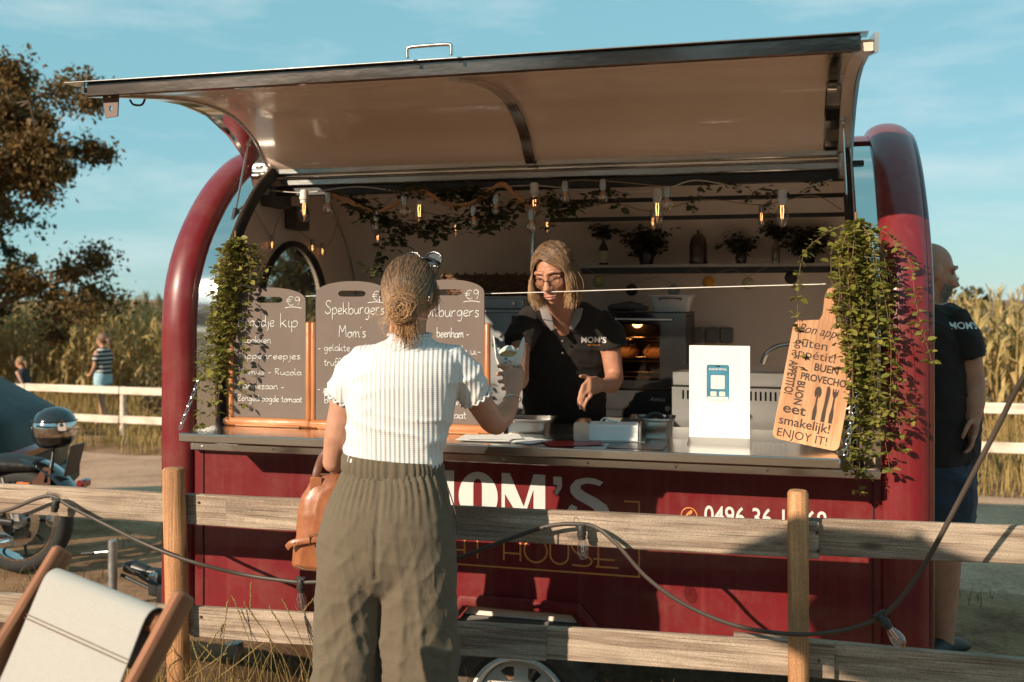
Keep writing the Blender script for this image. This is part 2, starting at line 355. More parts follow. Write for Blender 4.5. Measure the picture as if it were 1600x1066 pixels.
# ================================================================ setting
def yf(x): return 13.25 - .43 * x          # line of the far fence
def grid_sheet(name, xs, ys, zf, mat):
    V = [(x, y, zf(x, y)) for y in ys for x in xs]; n = len(xs)
    Fq = [(j * n + i, j * n + i + 1, (j + 1) * n + i + 1, (j + 1) * n + i) for j in range(len(ys) - 1) for i in range(n - 1)]
    o = bulk(name, V, Fq, mat); o['kind'] = 'structure'; return o
def earth(name, cA, cB, cC, sA=1.3, bump=.6):
    m = bpy.data.materials.new(name); t, b, out = nodes(m); N = t.nodes.new; K = t.links.new
    tc = N('ShaderNodeTexCoord')
    a = N('ShaderNodeTexNoise'); a.inputs['Scale'].default_value = sA; a.inputs['Detail'].default_value = 9; a.inputs['Roughness'].default_value = .7; K(tc.outputs['Object'], a.inputs[0])
    f = N('ShaderNodeTexNoise'); f.inputs['Scale'].default_value = 32; f.inputs['Detail'].default_value = 7; f.inputs['Roughness'].default_value = .75; K(tc.outputs['Object'], f.inputs[0])
    r = N('ShaderNodeValToRGB'); r.color_ramp.elements[0].color = (*cA, 1); r.color_ramp.elements[0].position = .38; r.color_ramp.elements[1].color = (*cC, 1); r.color_ramp.elements[1].position = .66
    e = r.color_ramp.elements.new(.5); e.color = (*cB, 1); K(a.outputs[0], r.inputs[0])
    mr = N('ShaderNodeMapRange'); mr.inputs[1].default_value = .3; mr.inputs[2].default_value = .7; mr.inputs[3].default_value = .55; mr.inputs[4].default_value = 1.3; K(f.outputs[0], mr.inputs[0])
    mx = N('ShaderNodeMix'); mx.data_type = 'RGBA'; mx.blend_type = 'MULTIPLY'; mx.inputs[0].default_value = 1; K(r.outputs[0], mx.inputs[6]); K(mr.outputs[0], mx.inputs[7])
    K(mx.outputs[2], b.inputs['Base Color']); b.inputs['Roughness'].default_value = .95; b.inputs['Specular IOR Level'].default_value = .1
    bp = N('ShaderNodeBump'); bp.inputs['Strength'].default_value = bump; bp.inputs['Distance'].default_value = .04; K(f.outputs[0], bp.inputs['Height']); K(bp.outputs[0], b.inputs['Normal'])
    return m
xs = [-400, -200, -90, -40] + list(np.arange(-24, 24.1, .3)) + [40, 90, 200, 400]
ys = [-60, -25, -10] + list(np.arange(-4, 26.1, .3)) + [32, 45, 80, 200, 600, 1500]
grid_sheet('ground', xs, ys, lambda x, y: ground_z(x, y) + .025 * noise.noise((x * .9, y * .9, 0)), earth('dry_ground', (.16, .082, .043), (.31, .175, .098), (.42, .25, .15)))
def road_y(s, x): return yf(x) - 6.2 + 4.9 * s + .25 * noise.noise((x * .5, s * 3, 2)) * (1 if s in (0, 1) else .2)
rxs = list(np.arange(-24, 24.1, .3)); V = []; SS = [0] + [.04 + .92 * k / 18 for k in range(19)] + [1]
for s in SS:
    for x in rxs:
        y = road_y(s, x); V.append((x, y, ground_z(x, y) + .025 * noise.noise((x * .9, y * .9, 0)) + (.03 if 0 < s < 1 else -.01)))
n = len(rxs); Fq = [(j * n + i, j * n + i + 1, (j + 1) * n + i + 1, (j + 1) * n + i) for j in range(len(SS) - 1) for i in range(n - 1)]
o = bulk('road', V, Fq, earth('road_dirt', (.39, .225, .145), (.52, .315, .205), (.58, .37, .25), 1.1, .3)); o['kind'] = 'structure'
# ---- grass
def blades(name, pts, hmin, hmax, w, mat, lean=.35, kind='stuff', parent=None):
    P = np.array(pts, np.float32); n = len(P); rg = np.random.default_rng(len(pts)); a = rg.uniform(0, 2 * np.pi, n); h = rg.uniform(hmin, hmax, n); ln = rg.uniform(.05, lean, n) * h; b = rg.uniform(0, 2 * np.pi, n)
    d = np.stack([np.cos(a), np.sin(a), 0 * a], 1) * w / 2; l = np.stack([np.cos(b) * ln, np.sin(b) * ln, 0 * b], 1); z = np.zeros((n, 3)); z[:, 2] = h
    V = np.stack([P - d, P + d, P + d * .7 + l * .35 + z * .55, P - d * .7 + l * .35 + z * .55, P + l + z + d * .15, P + l + z - d * .15], 1).reshape(-1, 3)
    k = np.arange(n)[:, None] * 6; Fq = np.concatenate([k + [[0, 1, 2, 3]], k + [[3, 2, 4, 5]]])
    return bulk(name, V, Fq, mat, parent, kind)
straw = M('straw_grass', (.46, .31, .125), .8, col2=(.27, .20, .065), isl=.75, translucent=.25, spec=.2)
rg = random.Random(3); pts = []
for i in range(26000):
    x = rg.uniform(-13, 11); s = rg.random() ** .8
    y = yf(x) - 1.4 + s * (6.5 - .1 * x)
    if noise.noise((x * .8, y * .8, 5)) < -.18: continue
    pts.append((x, y, ground_z(x, y) - .02))
tag(blades('verge_grass', pts, .10, .42, .016, straw, .5), 'long dry straw grass along the verge before the corn', 'grass')
pts = []
for i in range(5200):
    x = rg.uniform(-4.6, 3.8); y = rg.uniform(4.4, 9.5)
    if noise.noise((x * 1.3, y * 1.3, 9)) < .1 or y > yf(x) - 6.3: continue
    u = x * C_ - (y - OY) * S_; v = x * S_ + (y - OY) * C_
    if abs(u) < 1.6 and -.1 < v < 1.8: continue
    pts.append((x, y, ground_z(x, y) - .02))
tag(blades('ground_grass', pts, .03, .12, .007, M('patch_grass', (.20, .15, .055), .85, col2=(.11, .10, .03), isl=.8, spec=.2), .6), 'low patchy dry grass on the trampled ground', 'grass')
pts = []
for i in range(2600):
    u = rg.uniform(-2.2, 1.9); v = rg.gauss(-.5, .14); p = T(u, v, 0)
    pts.append((p.x, p.y, ground_z(p.x, p.y) - .02))
tag(blades('fence_grass', pts, .08, .30, .005, straw, .5), 'dry straw grass growing along the foot of the plank fence', 'grass')
# seed heads by the left post
mb = MB(); rr = random.Random(5)
for i in range(26):
    u = rr.uniform(-1.42, -.55); p = T(u, -.58 + rr.uniform(-.12, .12), 0); z0 = ground_z(p.x, p.y); h = rr.uniform(.22, .46) ; lx = rr.uniform(-.16, .2); ly = rr.uniform(-.1, .1)
    q = cat([(p.x, p.y, z0), (p.x + lx * .3, p.y + ly * .3, z0 + h * .6), (p.x + lx, p.y + ly, z0 + h)], 4); mb.tube(q, .0016, 4)
    d = (q[-1] - q[-2]).normalized()
    for k in range(9):
        c = q[-1] + d * k * .011; sd = Vector((rr.uniform(-1, 1), rr.uniform(-1, 1), .6)).normalized()
        mb.tube([c, c + d * .012 + sd * .006], [.0032, .0008], 4)
tag(mb.build('seed_head_grass', straw, kind='stuff'), 'thin dry grass stalks with seed heads beside the left round post', 'grass')
# ---- corn
def corn():
    rg = np.random.default_rng(11); VV = []; FF = []; base = 0
    def ribbon(P, w, side):
        nonlocal base
        k = len(P); P = np.array(P); W_ = np.array(w)[:, None] * side
        VV.append(np.concatenate([P - W_, P + W_])); FF.extend([(base + i, base + i + 1, base + k + i + 1, base + k + i) for i in range(k - 1)]); base += 2 * k
    for row in range(9):
        for x in np.arange(-24, 17, .19):
            if row > 3 and rg.random() < .35: continue
            x_ = x + rg.uniform(-.07, .07); y = 18.2 - .55 * x_ + row * .62 + rg.uniform(-.12, .12)
            z0 = ground_z(x_, y) - .03; h = (2.42 - .42 / (1 + math.exp(-(x_ - 3)))) * rg.uniform(.86, 1.05)
            lx, ly = rg.uniform(-.08, .08, 2)
            st = [(x_ + lx * t * t, y + ly * t * t, z0 + h * .9 * t) for t in (0, .5, 1)]
            for sd in ((1, 0, 0), (0, 1, 0)): ribbon(st, (.017, .014, .007), np.array(sd))
            top = np.array(st[-1])
            for k in range(6):
                a = rg.uniform(0, 6.28); s_ = rg.uniform(.05, .16); ribbon([top, top + (np.cos(a) * s_ * .4, np.sin(a) * s_ * .4, h * .07), top + (np.cos(a) * s_, np.sin(a) * s_, h * .1 * rg.uniform(.6, 1.2))], (.007, .008, .004), np.array((-np.sin(a), np.cos(a), 0)))
            nl = 11 if row < 3 else 6
            for k in range(nl):
                t = (.12 + .86 * k / nl) if row < 3 else .5 + .48 * k / nl
                p = np.array((x_ + lx * t * t, y + ly * t * t, z0 + h * .9 * t)); a = rg.uniform(0, 6.28); L = rg.uniform(.38, .72) * (1.1 - .4 * t); d = np.array((np.cos(a), np.sin(a), 0)); dr = rg.uniform(.1, .75)
                ribbon([p, p + d * L * .35 + (0, 0, L * .34), p + d * L * .7 + (0, 0, L * (.34 - dr * .5)), p + d * L * .85 + (0, 0, L * (.1 - dr * 1.25))], (.014, .032, .026, .004), np.array((-d[1], d[0], rg.uniform(-.5, .5))))
            if row < 4 and rg.random() < .8:          # cob in its husk
                t = rg.uniform(.38, .5); a = rg.uniform(0, 6.28); d = np.array((np.cos(a), np.sin(a), 0)); p = np.array((x_, y, z0 + h * t)) + d * .02
                for sd in ((-d[1], d[0], 0), (d[0] * .3, d[1] * .3, .8)): ribbon([p, p + d * .05 + (0, 0, .1), p + d * .08 + (0, 0, .22)], (.02, .036, .008), np.array(sd))
    return np.concatenate(VV), FF
V, Fq = corn()
o = bulk('corn_field', V, Fq, M('dry_corn', (.66, .46, .21), .75, col2=(.34, .26, .09), isl=.8, translucent=.3, spec=.25, var=.1), None, 'stuff')
tag(o, 'tall dry golden corn standing in a field beyond the road', 'corn')
# ---- trees
bark = M('bark', (.11, .075, .05), .9, bump=.8, bs=25, stretch=(1, 1, .25), dist=.02)
def tree(label, loc, H, rad, zlow, nleaf, leafm, seed, size=.09, group='trees beyond the field'):
    rg = random.Random(seed); t = thing('broadleaf_tree', label, 'tree', loc, 0, group)
    mb = MB(); tips = []
    mb.tube(cat([(0, 0, -.3), (rg.uniform(-.1, .1), 0, H * .25), (rg.uniform(-.2, .2), rg.uniform(-.2, .2), H * .55), (0, 0, H * .92)], 5), [.055 * H * (1 - .9 * i / 15) ** 1.1 * .6 for i in range(16)], 9)
    for i in range(15):
        z0 = H * rg.uniform(.16, .8); a = i * 2.4 + rg.uniform(-.3, .3); zc = (zlow + H) / 2; e = rg.uniform(.2, .7)
        q = z0 + rad * e * .8; rr = rad * math.sqrt(max(.12, 1 - ((q - zc) / ((H - zlow) / 2)) ** 2)) * rg.uniform(.8, 1.02)
        p = cat([(0, 0, z0), (math.cos(a) * rr * .5, math.sin(a) * rr * .5, z0 + (q - z0) * .6), (math.cos(a) * rr, math.sin(a) * rr, q)], 4)
        mb.tube(p, [.02 * H * (1 - .85 * k / 8) * .5 for k in range(len(p))], 6)
        for k in range(9):
            b = p[rg.randint(2, len(p) - 1)]; d = Vector((rg.gauss(0, 1), rg.gauss(0, 1), rg.gauss(.1, .7))).normalized() * rad * rg.uniform(.18, .42)
            mb.tube([b, b + d * .5 + Vector((0, 0, .05)), b + d], [.007 * H * .4, .004 * H * .4, .002], 4); tips += [(b + d, 1.), (b + d * .6, .8)]
    mb.build('trunk', bark, t)
    r2 = np.random.default_rng(seed); tp = np.array([p for p, _ in tips]); per = r2.integers(0, len(tp), nleaf)
    sg = r2.uniform(.25, 1.1, len(tp))
    C = tp[per] + r2.normal(0, 1, (nleaf, 3)) * np.array((1, 1, .75)) * (rad * .085 * sg[per])[:, None]
    A = r2.normal(0, 1, (nleaf, 3)); A /= np.linalg.norm(A, axis=1)[:, None]; B = np.cross(A, r2.normal(0, 1, (nleaf, 3))); B /= np.linalg.norm(B, axis=1)[:, None]
    s = r2.uniform(.6, 1.3, nleaf)[:, None] * size
    V = np.stack([C - A * s * .7, C - B * s * .38 + np.cross(A, B) * s * .1, C + A * s * .7, C + B * s * .38 + np.cross(A, B) * s * .1], 1).reshape(-1, 3)
    bulk('crown', V, np.arange(nleaf * 4).reshape(-1, 4), leafm, t, 'stuff')
    return t
lf = M('autumn_leaf', (.24, .135, .04), .6, col2=(.085, .055, .017), isl=.8, translucent=.3, spec=.35)
lf2 = M('green_leaf', (.085, .08, .025), .6, col2=(.035, .042, .012), isl=.8, translucent=.3, spec=.35)
tree('large broad tree with brownish leaves at the left, before the corn', (-10.35, 18.6, -.8), 8.3, 2.75, .1, 88000, lf, 21, .076)
tree('dark dense tree low behind the large brown tree at the left', (-13.6, 23.5, -.8), 5.2, 2.9, -.2, 16000, lf2, 22, .12)
tree('round tree seen through the arched window, left of the pair', (-6.5, 29, -.8), 4.1, 1.25, .8, 7000, lf2, 23, .12)
tree('round tree seen through the arched window, right of the pair', (-5.2, 28.5, -.8), 4.5, 1.3, .8, 7000, lf2, 24, .12)
tree('small dark tree top peeping over the corn behind the bald man', (14.2, 33, -.6), 3.0, .9, .4, 3000, lf2, 26, .12)
# bush in the left background
rgb = random.Random(8)
t = thing('bush', 'low brownish bush before the corn, right of the striped woman', 'bush', (-5.55, 17.4, ground_z(-5.55, 17.4)))
mb = MB(); tips = []
for i in range(30):
    d = Vector((rgb.gauss(0, .38), rgb.gauss(0, .3), rgb.uniform(.4, .95))); mb.tube([(0, 0, 0), d * .5, d], [.012, .008, .003], 4); tips.append(d); tips.append(d * .7)
mb.build('stem', bark, t); r2 = np.random.default_rng(4); n = 3200
C = np.array(tips)[r2.integers(0, len(tips), n)] + r2.normal(0, .09, (n, 3)); A = r2.normal(0, 1, (n, 3)); A /= np.linalg.norm(A, axis=1)[:, None]; B = np.cross(A, r2.normal(0, 1, (n, 3))); B /= np.linalg.norm(B, axis=1)[:, None]
bulk('foliage', np.stack([C - A * .05, C - B * .025, C + A * .05, C + B * .025], 1).reshape(-1, 3), np.arange(n * 4).reshape(-1, 4), M('bush_leaf', (.2, .14, .06), .7, col2=(.11, .09, .035), isl=.8, translucent=.25), t, 'stuff')
# ---- far fence
pale = wood('pale_weathered_wood', (.60, .48, .38), (.76, .64, .52), 0, .6, .8, False)
t = thing('field_fence', 'pale two-rail wooden fence across the road, before the corn', 'fence', (0, yf(0), 0), -math.atan(.43))
cf = math.cos(math.atan(.43))
def fz(l):
    x = l * cf; return ground_z(x, yf(x))
for i in range(13):
    l = -12.6 + i * 2.0; z = fz(l); MB().tube([(l, .05, z - .2), (l, .05, z + .86)], [.045, .042], 10).build('post', pale, t)
    for h in (.36, .80):
        za, zb = fz(l - .02), fz(l + 1.98); m = Matrix.Rotation(-math.atan2(zb - za, 2), 3, 'Y')
        if i < 12: MB().box((l + 1, -.02, (za + zb) / 2 + h + rgb.uniform(-.015, .015)), (1.98, .035, .115), .006, m).build('rail', pale, t)
# ---- parked car behind the motorcycle, its tail at the frame's left edge
t = thing('parked_car', 'dark green car with a deep red tail lamp band, parked behind the motorcycle', 'car', (-3.72, 8.1, ground_z(-3.7, 8.1)), R(4))
gp = M('green_car_paint', (.012, .019, .016), .5, coat=.05, var=.05, spec=.25); blk = M('black_plastic', (.012, .011, .011), .45, var=.2)
gl_ = M('dark_window', (.012, .016, .018), .06, spec=.8, coat=1)
prof = [(0, .50, .42), (-.05, .92, .72), (-.22, 1.0, .80), (-.55, 1.22, .80), (-1.0, 1.38, .78), (-1.9, 1.42, .76), (-2.6, 1.22, .78), (-3.1, .98, .82), (-3.7, .88, .80), (-4.05, .70, .66), (-4.12, .5, .5)]
def carring(x, top, hw):
    out = []
    for a, b in ((-.9, .26), (-1, .36), (-1.0, .6), (-.97, .82), (-.8, .97), (-.5, 1.0), (0, 1.005), (.5, 1.0), (.8, .97), (.97, .82), (1, .6), (1, .36), (.9, .26)):
        w = hw * a * (1 if b < .7 else (.98 if top < 1.05 else .9 - (b - .7) * .3)); out.append((x, w, max(.24, min(.26 + b * (top - .26), top)) if b > .3 else .24))
    return out
MB().loft([carring(*p) for p in prof]).build('body', gp, t, 60)
MB().prism([(-.30, 1.045), (-.62, 1.235), (-.62, 1.24), (-1.0, 1.36), (-1.9, 1.39), (-2.45, 1.22), (-2.6, 1.03)], -.832, -.70).build('side_window', gl_, t)
MB().box((-.02, -.18, .66), (.14, 1.16, .10), .03).build('tail_lamp', M('tail_lamp_red', (.16, .008, .012), .15, coat=1), t)
MB().box((-.03, 0, .36), (.16, 1.5, .18), .04).build('bumper', blk, t)
for cx in (-.75, -3.25):
    for sy in (-.74, .60):
        w = MB().lathe([(.2, 0), (.30, .01), (.315, .05), (.315, .13), (.30, .17), (.2, .18)], (cx, sy, .315), 24, 'Y', False).build('tyre', M('rubber', (.018, .017, .016), .8, bump=.3), t)
        MB().lathe([(.01, .02), (.17, .02), (.2, .005), (.205, .16)], (cx, sy, .315), 20, 'Y', False).build('rim', M('alloy', (.5, .5, .5), .3, 1), w)
MB().prism([(-.55, .24), (-.45, .5), (-.6, .66), (-.75, .70), (-.9, .66), (-1.05, .5), (-.95, .24)], -.815, -.74).build('wheel_arch', blk, t)
# ================================================================ food trailer (local x along it, y into it, z up)
def plate(outer, holes, t0, t1, fn):
    """flat plate with holes; outer and holes are 2-d loops, fn(a,b,t) -> point"""
    bm = bmesh.new(); loops = []
    for lp in [outer] + holes:
        vs_ = [bm.verts.new(fn(a, b, t0)) for a, b in lp]; es = [bm.edges.new((vs_[i], vs_[(i + 1) % len(vs_)])) for i in range(len(vs_))]; loops.append((vs_, es))
    bmesh.ops.triangle_fill(bm, edges=[e for _, es in loops for e in es], use_beauty=True)
    bm.verts.index_update(); V = [v.co.copy() for v in bm.verts]; Fs = [tuple(v.index for v in f.verts) for f in bm.faces]; L_ = [[v.index for v in vs_] for vs_, _ in loops]; bm.free()
    n = len(V); flat = [p for lp in [outer] + holes for p in lp]
    mb = MB(); V2 = [Vector(fn(a, b, t1)) for a, b in flat]
    Fs2 = Fs + [tuple(i + n for i in f[::-1]) for f in Fs]
    for lp in L_: Fs2 += [(lp[i], lp[(i + 1) % len(lp)], lp[(i + 1) % len(lp)] + n, lp[i] + n) for i in range(len(lp))]
    mb.add(V + V2, Fs2); return mb
def arc(cx, cy, rx, ry, a0, a1, n): return [(cx + rx * math.cos(R(a0 + (a1 - a0) * i / n)), cy + ry * math.sin(R(a0 + (a1 - a0) * i / n))) for i in range(n + 1)]
UPR = Matrix.Rotation(R(90), 4, 'X')
def steel(name='stainless', rough=.2, col=(.62, .60, .57)):
    if name in MATS: return MATS[name]
    m = M(name, col, rough, 1, var=.06, vs=3, rvar=.07, bump=.10, bs=7, dist=.02, stretch=(.35, 1, 1)); return m
STEEL = steel(); MIRROR = steel('polished_steel', .09, (.72, .70, .67)); DSTEEL = steel('brushed_steel', .34, (.55, .53, .50))
def paint():
    m = M('maroon_paint', (.150, .010, .014), .36, var=.12, vs=2.2, coat=.35, spec=.4, bump=.06, bs=4, dist=.02, rvar=.08)
    t = m.node_tree; b = t.nodes['Principled BSDF']; N = t.nodes.new; K = t.links.new
    # dusty run-off streaks
    tc = N('ShaderNodeTexCoord'); mp = N('ShaderNodeMapping'); mp.inputs['Scale'].default_value = (30, 30, 1.2); K(tc.outputs['Object'], mp.inputs[0])
    nz = N('ShaderNodeTexNoise'); nz.inputs['Scale'].default_value = 1; nz.inputs['Detail'].default_value = 5; K(mp.outputs[0], nz.inputs[0])
    mr = N('ShaderNodeMapRange'); mr.inputs[1].default_value = .5; mr.inputs[2].default_value = .85; mr.inputs[4].default_value = .30; K(nz.outputs[0], mr.inputs[0])
    mx = N('ShaderNodeMix'); mx.data_type = 'RGBA'; mx.inputs[7].default_value = (.26, .09, .07, 1)
    src = b.inputs['Base Color'].links[0].from_socket; K(src, mx.inputs[6]); K(mr.outputs[0], mx.inputs[0])
    # patchy dust and spatter
    n2 = N('ShaderNodeTexNoise'); n2.inputs['Scale'].default_value = 5; n2.inputs['Detail'].default_value = 9; n2.inputs['Roughness'].default_value = .72; K(tc.outputs['Object'], n2.inputs[0])
    r2 = N('ShaderNodeMapRange'); r2.inputs[1].default_value = .48; r2.inputs[2].default_value = .78; r2.inputs[4].default_value = .30; K(n2.outputs[0], r2.inputs[0])
    m2 = N('ShaderNodeMix'); m2.data_type = 'RGBA'; m2.inputs[7].default_value = (.24, .13, .10, 1); K(r2.outputs[0], m2.inputs[0]); K(mx.outputs[2], m2.inputs[6])
    vo = N('ShaderNodeTexVoronoi'); vo.inputs['Scale'].default_value = 46; K(tc.outputs['Object'], vo.inputs[0]); r3 = N('ShaderNodeMapRange'); r3.inputs[1].default_value = .05; r3.inputs[2].default_value = .10; r3.inputs[3].default_value = .5; r3.inputs[4].default_value = 0; K(vo.outputs[0], r3.inputs[0])
    r4 = N('ShaderNodeMath'); r4.operation = 'MULTIPLY'; K(r3.outputs[0], r4.inputs[0]); K(r2.outputs[0], r4.inputs[1]); r5 = N('ShaderNodeMath'); r5.operation = 'MULTIPLY'; r5.inputs[1].default_value = 5; K(r4.outputs[0], r5.inputs[0])
    m3 = N('ShaderNodeMix'); m3.data_type = 'RGBA'; m3.clamp_factor = True; m3.inputs[7].default_value = (.30, .19, .15, 1); K(r5.outputs[0], m3.inputs[0]); K(m2.outputs[2], m3.inputs[6]); K(m3.outputs[2], b.inputs['Base Color'])
    return m
MAROON = paint()
CREAM = M('cream_lining', (.80, .67, .575), .38, var=.05, vs=2, coat=.15, bump=.04, bs=5, dist=.01)
WHITEGLOSS = M('white_gloss_lining', (.80, .63, .52), .16, var=.04, vs=2, coat=.5, bump=.10, bs=2.5, dist=.02, rvar=.05)
RUBBER = M('black_rubber', (.012, .011, .010), .6, var=.2); BLACK = M('black_metal', (.014, .013, .013), .4, var=.2)
TYRE = M('tyre_rubber', (.10, .075, .055), .9, var=.35, vs=25, bump=.4, bs=90)
WPAINT = M('white_rim_paint', (.66, .64, .60), .35, var=.10, vs=18, coat=.3); GOLD = M('gold_vinyl', (.66, .27, .07), .45, var=.05); WVIN = M('white_vinyl', (.62, .61, .58), .4, var=.03)
TR = thing('food_trailer', 'maroon food trailer with rounded corners and its steel serving flap raised', 'food trailer', (0, OY, 0), -TH)
HALF = [(0, .17), (0, .8), (0, 1.3), (.004, 1.45), (.035, 1.62), (.13, 1.81), (.30, 2.01), (.48, 2.145), (.64, 2.215), (.80, 2.245), (.92, 2.25)]
DEP = 1.84
OUT = HALF + [(DEP - y, z) for y, z in HALF[::-1][1:]]
SMO = [(p.x, p.y) for p in cat([(y, z, 0) for y, z in OUT], 4)]
def inset(path, d):
    out = []
    for i, (y, z) in enumerate(path):
        a = Vector(path[max(i - 1, 0)]); b = Vector(path[min(i + 1, len(path) - 1)]); t = (b - a).normalized(); out.append((y + t.y * d, z - t.x * d))
    return out
# corner hoops
for nm, u, hw in (('corner_hoop', -1.525, .078), ('corner_hoop', 1.487, .084)):
    pts = [(u, y, z) for y, z in SMO]; MB().tube(pts, [(hw, .05)] * len(pts), 22, up=(1, 0, 0)).build(nm, MAROON, TR, 60)
for u in (-1.585, 1.568):
    pts = [(u, y, z) for y, z in inset(SMO, .012)]; MB().tube(pts, [(.020, .026)] * len(pts), 10, up=(1, 0, 0)).build('edge_trim', M('dark_maroon_trim', (.07, .012, .012), .3, coat=.5), TR, 60)
# lower front panel with the wheel opening, panel joints, sill
pan = [(-1.46, .17), (-.26, .17), (-.181, .272), (.244, .272), (.325, .17), (1.42, .17), (1.42, .875), (-1.46, .875)]
MB().prism(pan, .0, .03).build('front_panel', MAROON, TR)
trim = []
for (a, b) in (((-.33, .165), (-.197, .322)), ((-.197, .322), (.272, .322)), ((.272, .322), (.395, .165))): trim.append((a, b))
mb = MB(); path = [Vector((-.325, -.012, .165)), Vector((-.205, -.012, .30)), Vector((.272, -.012, .30)), Vector((.385, -.012, .165))]
mb.tube(path, [(.026, .014)] * 4, 8, up=(0, 0, 1)).build('wheel_arch_trim', MAROON, TR, 30)
MB().prism([(-.32, .16), (-.2, .33), (.27, .33), (.39, .16)], .32, .34).build('wheel_housing', M('housing_black', (.008, .007, .007), .9), TR)
MB().prism([(-.205, .288), (.268, .288), (.268, .318), (-.205, .318)], .03, .32).build('wheel_housing', MATS['housing_black'], TR)
for u in (-1.40, 1.375): MB().box((u, -.002, .52), (.006, .008, .69), .001).build('panel_joint', M('joint_dark', (.05, .008, .008), .6), TR)
MB().box((-.02, -.018, .883), (2.84, .05, .034), .004).build('sill_strip', STEEL, TR)
for i in range(9):
    MB().lathe([(.0001, -.046), (.005, -.045), (.006, -.042)], (-1.38 + i * .34, 0, .884), 8, 'Y').build('rivet', DSTEEL, TR)
# rear wall, roof, floor
roofp = [p for p in SMO if p[0] > .545]
def shell(path, d, u0, u1):
    q = inset(path, d); n = len(path); mb = MB()
    V = [(u, y, z) for u in (u0, u1) for y, z in path] + [(u, y, z) for u in (u0, u1) for y, z in q]
    Fs = []
    for i in range(n - 1):
        Fs += [(i, i + 1, n + i + 1, n + i), (2 * n + i, 3 * n + i, 3 * n + i + 1, 2 * n + i + 1), (i, 2 * n + i, 2 * n + i + 1, i + 1), (n + i, n + i + 1, 3 * n + i + 1, 3 * n + i)]
    Fs += [(0, n, 3 * n, 2 * n), (n - 1, 3 * n - 1, 4 * n - 1, 2 * n - 1)]
    return mb.add(V, Fs)
shell(roofp, .02, -1.47, 1.43).build('roof_shell', MAROON, TR, 60)
shell(inset(roofp, .024), .02, -1.455, 1.415).build('ceiling_lining', CREAM, TR, 60)
MB().box((-.02, .92, .20), (2.9, 1.78, .05), .004).build('floor', M('trailer_floor', (.10, .09, .085), .6), TR)
MB().box((-.02, .06, .52), (2.88, .02, .66), .002).build('inner_front_wall', CREAM, TR)
# end walls; the left one has the arched window
sec = inset(OUT, .03); sec = [(y, max(z, .19)) for y, z in sec]
win = [(.60, 1.02)] + [(1.345, 1.02)] + arc(.972, 1.44, .373, .372, 0, 180, 22)
plate(sec, [win], -1.50, -1.462, lambda a, b, t: (t, a, b)).build('end_wall', CREAM, TR, 30)
plate(sec, [], 1.422, 1.455, lambda a, b, t: (t, a, b)).build('end_wall', CREAM, TR, 30)
wf = [( -1.456, a, b) for a, b in win]; wfr = MB().tube(wf + [wf[0], wf[1]], .019, 8).build('window_frame', BLACK, TR)
MB().prism([(a, b) for a, b in win], -.003, .003).xform(Matrix.Translation((-1.48, 0, 0)) @ Matrix(((0, 1, 0, 0), (1, 0, 0, 0), (0, 0, 1, 0), (0, 0, 0, 1)))).build('window_pane', glassm('window_glass', (.72, .72, .70), .02, .9), wfr)
# polished cheeks beside the opening and their rubber seals
chp = [p for p in SMO if p[0] < .56 and p[1] > .88]
shell(inset(chp, .008), .012, -1.452, -1.322).build('polished_cheek', MIRROR, TR, 60)
shell(inset(chp, .008), .012, 1.318, 1.41).build('polished_cheek', MIRROR, TR, 60)
for u, d in ((-1.318, 1), (1.308, -1)):
    pts = [(u, y, z) for y, z in inset(chp, .02)]; MB().tube(pts, [(.012, .03)] * len(pts), 8, up=(1, 0, 0)).build('door_seal', RUBBER, TR, 60)
    pts = [(u - d * .012, y, z) for y, z in inset(chp, .0)]; MB().tube(pts, [(.008, .016)] * len(pts), 8, up=(1, 0, 0)).build('frame_edge', STEEL, TR, 60)
# header rails at the hinge
MB().box((-.01, .545, 2.085), (2.70, .05, .032), .005).build('header_rail', STEEL, TR)
MB().box((-.01, .56, 2.045), (2.66, .035, .045), .004).build('header_rail', BLACK, TR)
MB().cyl((-1.36, .525, 2.115), (1.33, .525, 2.115), .013, 12).build('hinge_rod', MIRROR, TR)
# ---- flap
fin = [(p.x, p.y) for p in cat([(.525, 2.125, 0), (.46, 2.165, 0), (.36, 2.262, 0), (.16, 2.345, 0), (-.06, 2.362, 0), (-.30, 2.345, 0), (-.50, 2.315, 0), (-.72, 2.278, 0)], 4)]
flo = [(y, z) for y, z in inset(fin, .03)]
FU0, FU1 = -1.43, 1.285
flap = shell(flo[::-1], .006, FU0 - .03, FU1 + .035).build('flap_skin', MIRROR, TR, 60)
shell(fin[::-1], -.016, FU0 + .08, FU1 - .07).build('flap_lining', WHITEGLOSS, TR, 60)
for u, hw in ((FU0 + .035, .045), (FU1 - .038, .026)): shell(inset(fin, -.006)[::-1], -.03, u - hw, u + hw).build('flap_side_frame', MIRROR, TR, 60)
pts = [(FU0 + .085, y, z) for y, z in inset(fin, -.004)]; MB().tube(pts, .007, 8).build('flap_piping', STEEL, TR, 60)
shell(inset(fin[:-2], -.014)[::-1], -.016, -.066, -.024).build('flap_rib', STEEL, TR, 60)
MB().tube([(-.045 + .024, y, z) for y, z in inset(fin[:-2], -.014)], .005, 6).build('flap_rib_edge', MIRROR, TR, 60)
MB().box(((FU0 + FU1) / 2, -.728, 2.296), (FU1 - FU0, .022, .050), .004).build('flap_edge_rail', steel('dark_reflection_steel', .14, (.20, .155, .13)), TR)  # rail steel coloured dark brown, standing in for dark surroundings it mirrors
MB().box(((FU0 + FU1) / 2 - .03, -.725, 2.3235), (FU1 - FU0 + .10, .07, .004), .001).build('flap_lip', STEEL, TR)
shell(inset(fin, -.004)[::-1], -.026, FU1 - .010, FU1 + .036).build('flap_end_flange', M('pale_flange', (.70, .57, .48), .45), TR, 60)
